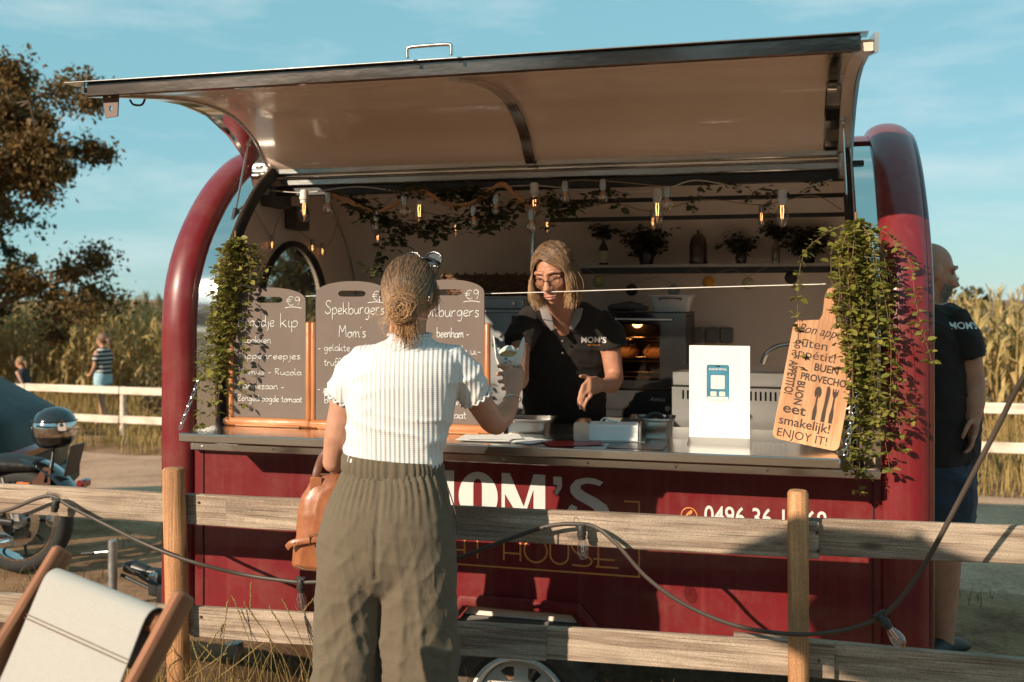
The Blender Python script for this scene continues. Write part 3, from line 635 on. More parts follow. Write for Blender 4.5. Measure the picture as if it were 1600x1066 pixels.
MB().prism([( .54, 2.10), (.40, 2.215), (.28, 2.285), (.10, 2.345), (-.10, 2.358), (-.35, 2.34), (-.74, 2.265), (-.74, 2.325), (-.35, 2.388), (-.1, 2.402), (.12, 2.39), (.33, 2.315), (.47, 2.23), (.56, 2.13)], 0, .012).xform(Matrix.Translation((FU1 + .038, 0, 0)) @ Matrix(((0, 1, 0, 0), (1, 0, 0, 0), (0, 0, 1, 0), (0, 0, 0, 1)))).build('flap_end_plate', DSTEEL, TR)
MB().prism([( .54, 2.10), (.40, 2.215), (.28, 2.285), (.10, 2.345), (-.10, 2.358), (-.35, 2.34), (-.74, 2.285), (-.74, 2.325), (-.35, 2.388), (-.1, 2.402), (.12, 2.39), (.33, 2.315), (.47, 2.23), (.56, 2.13)], -.012, 0).xform(Matrix.Translation((FU0 - .008, 0, 0)) @ Matrix(((0, 1, 0, 0), (1, 0, 0, 0), (0, 0, 1, 0), (0, 0, 0, 1)))).build('flap_end_plate', MIRROR, TR)
MB().box(((FU0 + FU1) / 2, .50, 2.135), (FU1 - FU0 - .02, .03, .028), .004).build('flap_hinge_rail', STEEL, TR)
MB().tube(cat([(-.147, -.79, 2.325), (-.147, -.79, 2.352), (-.138, -.79, 2.36), (-.07, -.79, 2.362), (-.004, -.79, 2.361), (.006, -.79, 2.352), (.006, -.79, 2.326)], 4), .0065, 10).build('flap_handle', STEEL, TR)
plate([(-.034, 0), (.034, 0), (.03, -.075), (-.022, -.08)], [arc(.002, -.045, .007, .011, 0, 324, 9)], -.70, -.694, lambda a, b, t: (-1.355 + a, t, 2.276 + b)).build('latch_plate', M('dark_reflection_bracket', (.11, .062, .045), .55), TR)  # brown painted in for the dark look of the unlit metal plate
MB().tube(cat([(-1.30, -.66, 2.268), (-1.285, -.66, 2.25), (-1.25, -.66, 2.247), (-1.235, -.66, 2.268)], 4), .004, 8).build('latch_loop', BLACK, TR)
for u, z1 in ((-1.385, 2.255), (1.285, 2.235)):                       # gas struts
    a, b = Vector((u, .36, z1)), Vector((u + .02, .10, 1.62)); c = a.lerp(b, .5)
    s = MB().cyl(a, c, .0055, 10).build('gas_strut', MIRROR, TR); MB().cyl(c, b, .012, 12).build('strut_cylinder', BLACK, s); MB().ball(a, .012).build('ball_joint', DSTEEL, s)
    MB().box(a + Vector((0, .02, .02)), (.02, .05, .06), .004).build('strut_bracket', DSTEEL, s)
for u in (-1.40, 1.30): MB().box((u, .50, 2.08), (.05, .10, .10), .008).build('hinge_bracket', DSTEEL, TR)
MB().box((1.345, .41, 2.06), (.05, .07, .05), .004).build('hinge_block', BLACK, TR)
# ---- counter and worktop
MB().box((-.0325, -.155, .9635), (2.555, .35, .035), .004).build('serving_counter', STEEL, TR)
MB().box((-.02, .27, .950), (2.60, .50, .03), .004).build('worktop', DSTEEL, TR)
for u in (-1.22, -.35, .5, 1.18): MB().prism([(-.29, .945), (.0, .945), (.0, .905), (-.02, .905)], -.012, .012).xform(Matrix.Translation((u, 0, 0)) @ Matrix(((0, 1, 0, 0), (1, 0, 0, 0), (0, 0, 1, 0), (0, 0, 0, 1)))).build('counter_bracket', DSTEEL, TR)
def chain(a, b, nm, par):
    a, b = Vector(a), Vector(b); d = b - a; n = max(3, int(d.length / .021)); q = Vector((0, 0, 1)).rotation_difference(d.normalized()); base = None
    for i in range(n):
        c = a.lerp(b, (i + .5) / n); pts = [Vector((math.cos(t) * .007, 0, math.sin(t) * .0135)) for t in [2 * math.pi * k / 10 for k in range(10)]]
        rot = Matrix.Rotation(R(90 * (i % 2)), 3, 'Z'); pts = [q @ (rot @ p) + c for p in pts]; MB().tube(pts + pts[:2], .0021, 6, False).build(nm, MIRROR, par)
chain((1.262, -.29, .99), (1.35, -.005, 1.34), 'chain_link', TR); chain((-1.335, -.28, .99), (-1.36, -.012, 1.30), 'chain_link', TR)
# ---- roof rails inside, shelf and pole
for z, y in ((2.005, 1.0), (1.915, 1.0)): MB().box((.66, y, z), (1.5, .02, .02), .003).build('ceiling_rail', BLACK, TR)
MB().box((.53, 1.55, 1.697), (1.62, .24, .018), .002).build('wall_shelf', M('shelf_grey', (.34, .30, .27), .35, .3), TR)
MB().box((.53, 1.445, 1.672), (1.62, .018, .032), .002).build('shelf_edge', BLACK, TR)
MB().cyl((-.138, .9, .96), (-.138, .9, 2.15), .011, 12).build('support_pole', STEEL, TR)
MB().box((-.02, 1.43, .915), (2.8, .66, .03), .003).build('rear_worktop', DSTEEL, TR)
MB().box((-.02, 1.46, .56), (2.8, .58, .67), .003).build('rear_cabinet', DSTEEL, TR)
# ---- wheel
wh = bpy.data.objects.new('wheel', None); COL.objects.link(wh); wh.parent = TR; wh.location = (.022, .03, -.13)
n = 128; prof = [(.205, .005), (.235, -.018), (.29, -.022), (.322, -.004), (.342, .025), (.345, .06), (.345, .13), (.340, .16), (.32, .19), (.235, .2), (.205, .18)]
mb = MB().lathe(prof, (0, 0, 0), n, 'Y', False)
for i in range(3, 8):
    for j in range(n):
        if j % 4 == 0 or (j % 4 == 2 and i in (5, 6) and False):
            x, y, z = mb.v[i * n + j]; k = .962; mb.v[i * n + j] = (x * k, y, z * k)
mb.build('tyre', TYRE, wh, 25)
rimo = MB().lathe([(.206, .16), (.196, .01), (.206, -.006), (.212, -.004), (.212, -.012), (.200, -.016), (.188, -.004), (.182, .03), (.172, .045)], (0, 0, 0), 48, 'Y', False).build('rim', WPAINT, wh, 50)
holes = []
for k in range(8):
    a = 2 * math.pi * (k + .5) / 8
    holes.append([(math.cos(a + s * w) * r, math.sin(a + s * w) * r) for r, w, s in ((.107, .12, -1), (.155, .2, -1), (.162, 0, 1), (.155, .2, 1), (.107, .12, 1))])
plate(arc(0, 0, .176, .176, 0, 352.5, 47), holes, .028, .036, lambda a, b, t: (a, t - max(0, .09 - math.hypot(a, b)) * .0, b)).build('rim_disc', WPAINT, wh, 30)
MB().lathe([(.088, .03), (.075, .012), (.05, .006), (.046, -.004), (.03, -.012), (.0005, -.013)], (0, 0, 0), 32, 'Y', False).build('hub', WPAINT, wh, 50)
for k in range(5): MB().cyl((math.cos(k * 1.2566 + .3) * .062, .012, math.sin(k * 1.2566 + .3) * .062), (math.cos(k * 1.2566 + .3) * .062, -.012, math.sin(k * 1.2566 + .3) * .062), .009, 6).build('wheel_nut', M('rusty_nut', (.20, .11, .06), .6, .6), wh)
# ---- chassis, stabiliser, drawbar with jockey post
GALV = M('galvanised', (.34, .33, .32), .45, .8, var=.25, vs=14)
MB().box((-.05, .9, .12), (2.8, 1.2, .07), .01).build('chassis', BLACK, TR)
MB().cyl((.022, .2, -.13), (.022, 1.6, -.13), .035, 12).build('axle', BLACK, TR)
ap = TL(366, 1024, .3); st = MB().box(ap + Vector((0, 0, .02)), (.07, .06, .08), .006).build('stabiliser', GALV, TR)
for dx in (-.22, .22): MB().tube([ap + Vector((0, 0, .01)), ap + Vector((dx, 0, -.12)), ap + Vector((dx * 1.7, 0, -.25))], [(.018, .010)] * 3, 8).build('stabiliser_leg', GALV, st)
MB().box(ap + Vector((0, 0, -.26)), (.8, .05, .012), .003).build('stabiliser_foot', GALV, st)
for s in (-1, 1): MB().tube([(-1.45, .9 + s * .55, .10), (-2.2, .9 + s * .06, .03)], [(.035, .03)] * 2, 8).build('drawbar', BLACK, TR)
MB().tube([(-2.15, .9, .03), (-2.35, .9, .03)], .03, 10).build('drawbar', BLACK, TR)
MB().tube([(-2.3, .9, .03), (-2.38, .9, .05), (-2.44, .9, .05)], [.035, .042, .03], 10).build('hitch_head', BLACK, TR)
jx = TL(176, 870, .80); jk = MB().tube([jx + Vector((0, 0, .09)), jx + Vector((0, 0, .085)), jx + Vector((0, 0, -.42))], [.018, .024, .024], 14).build('jockey_post', GALV, TR)
MB().tube([jx + Vector((0, 0, .03)), jx + Vector((-.10, -.02, .02))], .006, 8).build('clamp_lever', STEEL, jk); MB().tube([jx + Vector((-.10, -.02, .02)), jx + Vector((-.17, -.03, .012))], .012, 10).build('lever_grip', RUBBER, jk)
MB().lathe([(.02, -.03), (.09, -.03), (.1, -.015), (.1, .015), (.09, .03), (.02, .03)], jx + Vector((0, 0, -.46)), 20, 'Y').build('jockey_wheel', RUBBER, jk)
cx0 = jx + Vector((.12, 0, -.06))
for i, (a, b) in enumerate((((-.02, 0, 0), (.5, .1, -.03)), ((-.1, .05, -.05), (.45, .0, -.09)), ((.0, -.05, .03), (.3, -.02, -.04)))): MB().tube(cat([cx0 + Vector(a), cx0 + Vector(a).lerp(Vector(b), .5) + Vector((0, 0, -.05)), cx0 + Vector(b)], 5), .012 - .002 * i, 8).build('tow_cable', RUBBER, TR)
MB().box(cx0 + Vector((.14, 0, -.07)), (.06, .05, .12), .01).build('brake_housing', GALV, TR); MB().box(cx0 + Vector((.34, .0, -.11)), (.26, .2, .13), .012).build('battery_box', BLACK, TR)
# ---- lettering on the front panel
def poly(mb, pts, y0=-.0022, y1=.002): mb.prism(pts, y0, y1)
ZT, ZB = .822, .622; HH = ZT - ZB; mb = MB()
def deco_m(x0, x1):
    w = x1 - x0; a = .014; b = .048; xm = x0 + (w - b) * .62; poly(mb, [(x0, ZT), (x0 + a + .02, ZT), (xm + .01, ZB + HH * .34), (x1 - b, ZT), (x1, ZT), (x1, ZB), (x1 - b, ZB), (x1 - b, ZT - HH * .30), (xm + .004, ZB + HH * .02), (x0 + a, ZT - HH * .42), (x0 + a, ZB), (x0, ZB)])
deco_m(-.43, -.245); mb.build('lettering', WVIN, TR, 20); mb = MB(); deco_m(-.043, .138); mb.build('lettering', WVIN, TR, 20); mb = MB()
oc, orx = -.142, .083
plate(arc(oc, (ZT + ZB) / 2, orx, HH / 2, 0, 350, 35), [arc(oc - .002, ZB + HH * .72, .0185, .028, 0, 180, 8) + arc(oc - .002, ZB + HH * .28, .0185, .028, 180, 360, 8)], -.0022, .002, lambda a, b, t: (a, t, b)).build('lettering', WVIN, TR, 20)
poly(mb, [(.170, ZT - .005), (.205, ZT - .005), (.206, ZT - .04), (.20, ZT - .058), (.186, ZT - .078), (.174, ZT - .072), (.186, ZT - .05), (.186, ZT - .038), (.171, ZT - .036)]); mb.build('lettering', WVIN, TR, 20); mb = MB()
sp = [(.372, ZT - .018), (.340, ZT - .006), (.305, ZT - .003), (.262, ZT - .014), (.240, ZT - .040), (.240, ZT - .064), (.262, ZT - .088), (.310, ZT - .112), (.335, ZT - .126), (.338, ZT - .143), (.322, ZT - .158), (.295, ZT - .160), (.272, ZT - .152), (.262, ZT - .14), (.268, ZT - .122), (.244, ZT - .112), (.228, ZT - .132), (.230, ZT - .165), (.255, ZT - .192), (.305, ZT - .202), (.360, ZT - .196), (.392, ZT - .172), (.400, ZT - .138), (.385, ZT - .108), (.350, ZT - .085), (.300, ZT - .062), (.280, ZT - .048), (.282, ZT - .034), (.305, ZT - .026), (.335, ZT - .028), (.358, ZT - .034)]
poly(mb, sp)
mb.build('lettering', WVIN, TR, 20)
mb = MB()
def stroke(pts, w=.008, z0=0): mb.tube([(x, -.0008, z) for x, z in pts], [(.0016, w / 2)] * len(pts), 6, up=(0, 1, 0))
B0, B1 = .470, .565
def smooth2(p, n=4): return [(q.x, q.y) for q in cat([(a, b, 0) for a, b in p], n)]
def gl(x0, x1, ch):
    w = x1 - x0
    if ch == 'H': stroke([(x0, B0), (x0, B1)]); stroke([(x1, B0), (x1, B1)]); stroke([(x0, B0 + .03), (x1, B0 + .03)])
    if ch == 'A': stroke([(x0, B0), (x0, B1 - .02)]); stroke([(x1, B0), (x1, B1 - .02)]); stroke([(x0, B0 + .03), (x1, B0 + .03)]); stroke([(x0, B1 - .02), (x0 + .02, B1), (x1 - .02, B1), (x1, B1 - .02)])
    if ch == 'T': stroke([(x0, B1), (x1, B1)]); stroke([((x0 + x1) / 2, B0), ((x0 + x1) / 2, B1)])
    if ch == 'E': stroke([(x0, B0), (x0, B1)]); stroke([(x0 - .01, B0), (x1, B0)]); stroke([(x0 - .02, B0 + .03), (x1 - .015, B0 + .03)]); stroke([(x0, B1), (x1, B1)])
    if ch == 'O': stroke([(a, b) for a, b in arc((x0 + x1) / 2, (B0 + B1) / 2, w / 2, (B1 - B0) / 2, 0, 360, 24)])
    if ch == 'U': stroke([(x0, B1), (x0, B0 + .035)] + arc((x0 + x1) / 2, B0 + .035, w / 2, .035, 180, 360, 12) + [(x1, B1)])
    if ch == 'S': stroke(smooth2([(x1, B1), (x0 + .02, B1), (x0, B1 - .022), (x0 + .02, (B0 + B1) / 2), (x1 - .02, (B0 + B1) / 2 - .01), (x1, B0 + .02), (x1 - .02, B0), (x0, B0)]))
for ch, a, b in (('E', -.40, -.335), ('A', -.30, -.20), ('T', -.195, -.095), ('H', -.034, .035), ('O', .051, .145), ('U', .158, .232), ('S', .247, .326), ('E', .352, .432)): gl(a, b, ch)
stroke([(-.518, .441), (.517, .441)], .0075); stroke([(.513, .441), (.513, .737)], .0075); stroke([(.455, .733), (.513, .733)], .0075); stroke([(-.514, .441), (-.514, .737)], .0075); stroke([(-.455, .733), (-.514, .733)], .0075)
mb.build('gold_lettering', GOLD, TR, 30)
mb = MB(); text_into(mb, '0496 36 17 68', .098, Matrix.Translation((.762, -.0015, .665)) @ UPR, .79, bold=.0012); mb.build('phone_number', WVIN, TR, 20)
mb = MB(); ic = (.706, .690); pts = [(a, -.0012, b) for a, b in arc(*ic, .030, .031, 0, 360, 28)]; mb.tube(pts, .0024, 6)
mb.prism(smooth2([(ic[0] + .013, ic[1] + .019), (ic[0] + .006, ic[1] + .022), (ic[0] - .008, ic[1] + .010), (ic[0] - .016, ic[1] - .008), (ic[0] - .013, ic[1] - .02), (ic[0] - .006, ic[1] - .018), (ic[0] - .004, ic[1] - .009), (ic[0] - .008, ic[1] - .006), (ic[0] - .002, ic[1] + .006), (ic[0] + .003, ic[1] + .005), (ic[0] + .010, ic[1] + .010)], 2), -.0022, .002); mb.build('phone_icon', GOLD, TR, 30)
# ================================================================ things on the counter and inside
def TT(name, label, c, u, y, z, rz=0, group=None): return thing(name, label, c, T(u, y, z), -TH + rz, group)
CT = .981                                             # counter top
# ---- single-stroke chalk hand
G = {
'a': (.5, ['.42,.42 .25,.5 .06,.36 .06,.12 .22,0 .40,.16 .44,.46', '.44,.46 .42,.12 .52,.0']), 'b': (.48, ['.06,1 .06,.5 .06,.04', '.06,.3 .26,.5 .43,.3 .36,.05 .16,0 .06,.12']),
'c': (.44, ['.40,.42 .22,.5 .06,.28 .12,.04 .28,0 .42,.1']), 'd': (.5, ['.42,.42 .24,.5 .06,.28 .12,.03 .28,.02 .42,.2', '.44,1 .42,.3 .50,0']), 'e': (.46, ['.06,.22 .26,.26 .40,.38 .28,.5 .10,.38 .08,.12 .24,0 .42,.1']),
'f': (.36, ['.36,.9 .22,1 .14,.8 .14,.3 .12,-.3', '0,.48 .32,.5']), 'g': (.5, ['.42,.42 .24,.5 .06,.3 .14,.05 .32,.08 .42,.4', '.42,.46 .42,-.1 .30,-.42 .10,-.36']), 'h': (.5, ['.06,1 .06,.5 .06,0', '.06,.26 .26,.5 .40,.38 .40,.12 .48,0']),
'i': (.2, ['.08,.48 .08,.1 .16,0', '.08,.68 .085,.70']), 'j': (.24, ['.16,.48 .16,-.2 .02,-.4', '.16,.68 .165,.70']), 'k': (.48, ['.06,1 .06,.5 .06,0', '.38,.5 .08,.22 .2,.24 .42,0']), 'l': (.24, ['.08,1 .06,.4 .10,.05 .2,0']),
'm': (.72, ['.06,.46 .06,.2 .06,0', '.06,.26 .20,.5 .30,.4 .32,0', '.32,.26 .48,.5 .58,.38 .60,.1 .68,0']), 'n': (.5, ['.06,.46 .06,.2 .06,0', '.06,.26 .26,.5 .38,.4 .40,.1 .48,0']), 'o': (.48, ['.26,.5 .07,.32 .09,.08 .26,0 .42,.18 .38,.42 .24,.5 .3,.46 .46,.44']),
'p': (.48, ['.06,.48 .06,0 .06,-.42', '.06,.3 .26,.5 .42,.32 .34,.05 .14,.02 .06,.12']), 'r': (.4, ['.06,.5 .06,.25 .06,0', '.06,.28 .18,.46 .34,.48']), 's': (.4, ['.34,.44 .18,.5 .09,.37 .22,.27 .33,.14 .2,0 .05,.06']), 't': (.34, ['.14,.86 .12,.3 .16,.04 .3,.02', '0,.54 .3,.56']),
'u': (.5, ['.06,.48 .07,.14 .2,0 .36,.12 .41,.48', '.41,.48 .41,.12 .5,0']), 'v': (.42, ['.04,.48 .2,0 .38,.5']), 'w': (.6, ['.04,.48 .16,0 .30,.4 .42,0 .56,.5']), 'z': (.42, ['.06,.46 .36,.48 .07,.02 .4,.03']), 'x': (.42, ['.04,.48 .38,0', '.36,.48 .04,0']), 'y': (.44, ['.06,.48 .1,.14 .24,.06 .38,.3', '.4,.48 .36,-.1 .16,-.4']),
'B': (.6, ['.08,1 .08,0', '.0,.96 .3,1 .46,.8 .34,.58 .1,.54', '.1,.54 .4,.5 .52,.26 .36,.02 .0,.02']), 'S': (.62, ['.54,.9 .34,1.02 .12,.86 .22,.6 .46,.42 .48,.14 .24,-.02 .02,.16']), 'M': (.8, ['.06,0 .08,.5 .12,1', '.12,1 .24,.7 .36,.42', '.36,.42 .5,.7 .64,1', '.64,1 .68,.5 .70,0']),
'R': (.56, ['.08,.9 .08,0', '.02,.86 .32,.9 .42,.68 .12,.46', '.14,.46 .44,.04']), 'P': (.54, ['.08,.96 .08,0', '.0,.9 .34,1 .46,.72 .10,.46']), 'Z': (.54, ['.06,.9 .48,.92 .04,.04 .5,.06']), 'H': (.6, ['.08,1 .08,0', '.5,1 .5,0', '.08,.52 .5,.55']), 'U': (.56, ['.06,.66 .08,.2 .24,0 .4,.16 .44,.66', '.44,.66 .5,0']),
'€': (.6, ['.52,.9 .30,1 .12,.7 .14,.26 .34,0 .54,.12', '.0,.62 .4,.66', '.0,.42 .36,.46']), '9': (.5, ['.42,.8 .24,1 .06,.8 .14,.56 .34,.6 .42,.84', '.42,.84 .40,.4 .28,0']), '-': (.4, ['.06,.26 .34,.28']), ' ': (.3, []), "'": (.14, ['.08,1 .04,.84']), '_': (.5, [])}
def chalk(mb, s, x, z, h, y, r=.0019, width=None, rs=random.Random(1)):
    adv = sum(G[c][0] for c in s); k = h if width is None else width / adv
    kz = h
    for c in s:
        w, sts = G[c]; dz = rs.uniform(-.03, .03) * h; sc = rs.uniform(.93, 1.07)
        for st in sts:
            p = [tuple(float(q) for q in a.split(',')) for a in st.split()]
            pts = cat([(x + a * k, y, z + dz + b * kz * sc) for a, b in p], 4) if len(p) > 2 else [Vector((x + a * k, y, z + dz + b * kz * sc)) for a, b in p]
            mb.tube(pts, [r * rs.uniform(.75, 1.15) for _ in pts], 5)
        x += w * k
CHALK = M('chalk_white', (.68, .68, .66), .9, var=.12, vs=120); SLATE = M('chalkboard_grey', (.135, .10, .083), .7, var=.16, vs=5, bump=.15, bs=200, dist=.001)
COPPER = wood('orange_varnished_beech', (.42, .15, .055), (.56, .235, .10), 2, 1, .28, False); COPPERX = wood('orange_varnished_beech_rail', (.42, .15, .055), (.56, .235, .10), 0, 1, .28, False)
def chalkboard(label, ul, ur, zt, lines, seed):
    w = ur - ul; t = TT('chalkboard_menu', label, 'menu board', (ul + ur) / 2, -.045, CT, 0, 'chalkboard menus on the counter'); hw = w / 2; H = zt - CT; z0 = .035
    sh = H - .055
    outer = [(-hw, z0), (hw, z0), (hw, sh - .005)] + [(hw * math.cos(R(a)) , sh + (H - sh) * math.sin(R(a)) ** .9) for a in range(8, 175, 8)] + [(-hw, sh - .005)]
    hz = H - .052
    hole = arc(.042, hz, .02, .0125, 90, -90, 8)[::1] + arc(-.042, hz, .02, .0125, 270, 90, 8)
    plate(outer, [hole], -.004, .004, lambda a, b, y: (a, y, b)).build('board', SLATE, t, 30)
    for s in (-1, 1): MB().tube([(s * (hw + .012), 0, .02), (s * (hw + .012), 0, .44), (s * (hw + .012), 0, .446)], [.0125, .0125, .009], 14).build('side_dowel', COPPER, t)
    MB().tube([(-hw - .03, -.005, .019), (hw + .03, -.005, .019)], .019, 14, round_=True).build('base', COPPERX, t)
    MB().box((0, .02, .006), (w * .9, .09, .010), .003).build('foot', COPPERX, t)
    rs = random.Random(seed)
    for (s, fx, fz, h, wd) in lines: mb = MB(); chalk(mb, s, -hw + fx * w, z0 + fz * (H - z0), h, -.0052, .0015 if h < .04 else .0019, None if wd is None else wd * w, rs); mb.build('chalk_line', CHALK, t, 60, kind='stuff')
    mb = MB()
    for (x0, x1, fz) in ((.72, .95, .845),): mb.tube(cat([(-hw + x0 * w, -.0052, z0 + fz * (H - z0)), (-hw + (x0 + x1) / 2 * w, -.0052, z0 + fz * (H - z0) + .004), (-hw + x1 * w, -.0052, z0 + fz * (H - z0) - .001)], 4), .0016, 5)
    mb.build('chalk_underline', CHALK, t, 60); return t
cu = lambda px: TL(px, 500, -.045).x
chalkboard('chalkboard menu reading Broodje kip, shaded by the left hanging plant', cu(366), cu(478), 1.572, [('€9', .74, .865, .036, .2), ('Broodje', .06, .70, .048, .52), ('kip', .65, .70, .056, .26), ('gebakken', .08, .575, .03, .45), ('kippenreepjes', .08, .455, .030, .86), ('Humus - Rucola', .07, .335, .028, .88), ('Parmezaan -', .07, .225, .028, .64), ('Zongedroogde tomaat', .06, .13, .027, .9)], 1)
chalkboard('chalkboard menu reading Spekburgers, half hidden by the customer', cu(494), cu(608), 1.598, [('€9', .78, .86, .036, .19), ('Spekburgers', .13, .765, .052, .82), ("Mom's", .32, .60, .046, .38), ('- gelakte spek -', .03, .50, .030, .8), ('truffel mayo', .12, .395, .030, .6), ('- gelei en ui', .02, .205, .030, .6), ('bosui -', .12, .125, .028, .35)], 2)
chalkboard('chalkboard menu beside the steel fridge, its burger line cut off by the customer', cu(644), cu(757), 1.603, [('€9', .74, .865, .036, .2), ('Spitburgers', .08, .745, .050, .86), ('beenham -', .35, .60, .040, .45), ('geroosterde ui-', .12, .485, .036, .84), ('naar keuze', .3, .36, .034, .5), ('sla - kaantje', .25, .135, .028, .55), ('tomaat', .40, .045, .03, .36)], 3)
# ---- white card sign
a, b = TL(1077, 540, -.06), TL(1172, 684, -.06)
t = TT('counter_sign', 'plain white upright card sign with a small blue payment panel, on a steel foot', 'sign', (a.x + b.x) / 2, -.06, CT); w = b.x - a.x; h = a.z - CT
MB().box((0, 0, h / 2 + .004), (w, .004, h - .006), .001).build('card', M('white_card', (.66, .655, .64), .45, var=.02), t)
MB().add([(-w / 2 - .005, -.045, .0), (w / 2 + .005, -.045, .0), (w / 2, -.004, .022), (-w / 2, -.004, .022), (-w / 2 - .005, .03, 0), (w / 2 + .005, .03, 0), (w / 2, .004, .022), (-w / 2, .004, .022)], [(0, 1, 2, 3), (4, 7, 6, 5), (3, 2, 6, 7), (0, 4, 5, 1), (0, 3, 7, 4), (1, 5, 6, 2)]).build('foot', DSTEEL, t, 20)
px = -.5 * w + (1122 - 1077) / 95 * w; pz = h - (595 - 540) / 146 * h; pw, ph = .083, .135
def rrect(x, z, w_, h_, r): return [(x + sx * (w_ / 2 - r) + r * math.cos(R(a_)), z + sz * (h_ / 2 - r) + r * math.sin(R(a_))) for sx, sz, q in ((1, 1, 0), (-1, 1, 90), (-1, -1, 180), (1, -1, 270)) for a_ in (q, q + 30, q + 60, q + 90)]
pn = MB().prism(rrect(px, pz, pw, ph, .008), -.0035, -.0022).build('payment_panel', M('teal_print', (.035, .17, .26), .5, var=.3, vs=14), t, 20)
MB().prism(rrect(px, pz + .002, pw * .62, pw * .62, .004), -.0042, -.0036).build('white_square', WVIN, pn, 20)
for dx in (-.016, .016): MB().prism(rrect(px + dx, pz - .042, .022, .017, .003), -.0042, -.0036).build('icon_patch', M('cream_print', (.7, .62, .5), .5), pn, 20)
MB().prism(rrect(px, pz - .060, pw - .004, .014, .004), -.0042, -.0036).build('white_strip', WVIN, pn, 20)
mb = MB(); text_into(mb, 'SCAN EN BETAAL', .0105, Matrix.Translation((px - .033, -.0040, pz + .047)) @ UPR, .8, extr=.0003, bold=.0003); mb.build('panel_lettering', WVIN, pn, 20)
MB().prism(rrect(px, pz + .062, .018, .005, .002), -.0042, -.0036).build('panel_slot', BLACK, pn, 20)
# ---- cutting board with greetings
bw, bh = .232, .44; a = TL(1207, 690, -.17)
t = TT('cutting_board', 'wooden cutting board printed with meal greetings, leaning at the right end', 'cutting board', a.x + bw * .48, -.17, CT + .022)
t.rotation_euler = (Matrix.Rotation(-TH, 3, 'Z') @ Matrix.Rotation(R(10.5), 3, 'Y') @ Matrix.Rotation(R(-9), 3, 'X')).to_euler()
BW = wood('beech_board', (.50, .24, .115), (.62, .33, .17), 2, 1.2, .5, False); INK = M('burnt_print', (.045, .024, .016), .7)
o_ = []
for (x, z, r, q) in ((bw / 2, 0, .022, 270), (bw / 2, bh, .032, 0)): o_ += [(x - r + r * math.cos(R(q + i * 18)), (z + r if q == 270 else z - r) + r * math.sin(R(q + i * 18))) for i in range(6)]
o_ += [(.030, bh + .012), (.022, bh + .035), (.026, bh + .10), (.020, bh + .13), (0, bh + .138), (-.020, bh + .13), (-.026, bh + .10), (-.022, bh + .035), (-.030, bh + .012)]
for (x, z, r, q) in ((-bw / 2, bh, .032, 90), (-bw / 2, 0, .022, 180)): o_ += [(x + r + r * math.cos(R(q + i * 18)), (z + r if q == 180 else z - r) + r * math.sin(R(q + i * 18))) for i in range(6)]
plate(o_, [arc(0, bh + .11, .007, .007, 0, 330, 11)], -.012, .012, lambda a, b, y: (a, y, b)).build('board', BW, t, 40)
mb = MB()
for s, x, z, sz, kw in (('Bon appetit', -.098, .396, .047, dict(shear=.35, sx=.86)), ('guten', -.10, .345, .048, dict(sx=1.1)), ('appétit!', -.105, .307, .044, dict(sx=1.18)), ('BUEN', -.018, .268, .038, dict(sx=.9, bold=.0008)), ('PROVECHO', -.058, .228, .036, dict(sx=.84, bold=.0008)), ('eet', -.098, .100, .050, dict(sx=1.25, bold=.0006)), ('smakelijk!', -.104, .056, .046, dict(sx=1.0, bold=.0004)), ('ENJOY IT!', -.104, .012, .042, dict(sx=.98))):
    text_into(mb, s, sz, Matrix.Translation((x, -.0124, z)) @ UPR, **kw)
text_into(mb, 'APPETITO!', .042, Matrix.Translation((-.104, -.0124, .288)) @ UPR @ Matrix.Rotation(R(-90), 4, 'Z'), sx=.62, bold=.001); text_into(mb, 'BUON', .038, Matrix.Translation((-.064, -.0124, .222)) @ UPR @ Matrix.Rotation(R(-90), 4, 'Z'), sx=.82, bold=.001)
for cx, kind in ((.012, 's'), (.044, 'k'), (.070, 'f')):
    z0, z1 = .092, .216
    if kind == 's': pts = [(cx - .006, z0), (cx + .006, z0), (cx + .007, z0 + .03), (cx + .003, z0 + .06), (cx + .003, z0 + .095)] + arc(cx, z1 - .024, .012, .022, -60, 240, 12) + [(cx - .003, z0 + .095), (cx - .003, z0 + .06), (cx - .007, z0 + .03)]
    if kind == 'k': pts = [(cx - .007, z0), (cx + .007, z0), (cx + .006, z0 + .05), (cx + .009, z0 + .10), (cx + .008, z1 - .005), (cx + .002, z1 + .008), (cx - .004, z1), (cx - .004, z0 + .06), (cx - .007, z0 + .03)]
    if kind == 'f': pts = [(cx - .006, z0), (cx + .006, z0), (cx + .007, z0 + .03), (cx + .003, z0 + .06), (cx + .003, z0 + .09), (cx + .010, z0 + .105), (cx + .011, z1), (cx + .008, z1), (cx + .007, z0 + .115), (cx + .003, z0 + .113), (cx + .003, z1), (cx - .001, z1), (cx - .001, z0 + .113), (cx - .005, z0 + .115), (cx - .006, z1), (cx - .010, z1), (cx - .009, z0 + .105), (cx - .003, z0 + .09), (cx - .003, z0 + .06), (cx - .007, z0 + .03)]
    mb.prism(pts, -.0130, -.0118)
mb.build('printed_lettering', INK, t, 20)
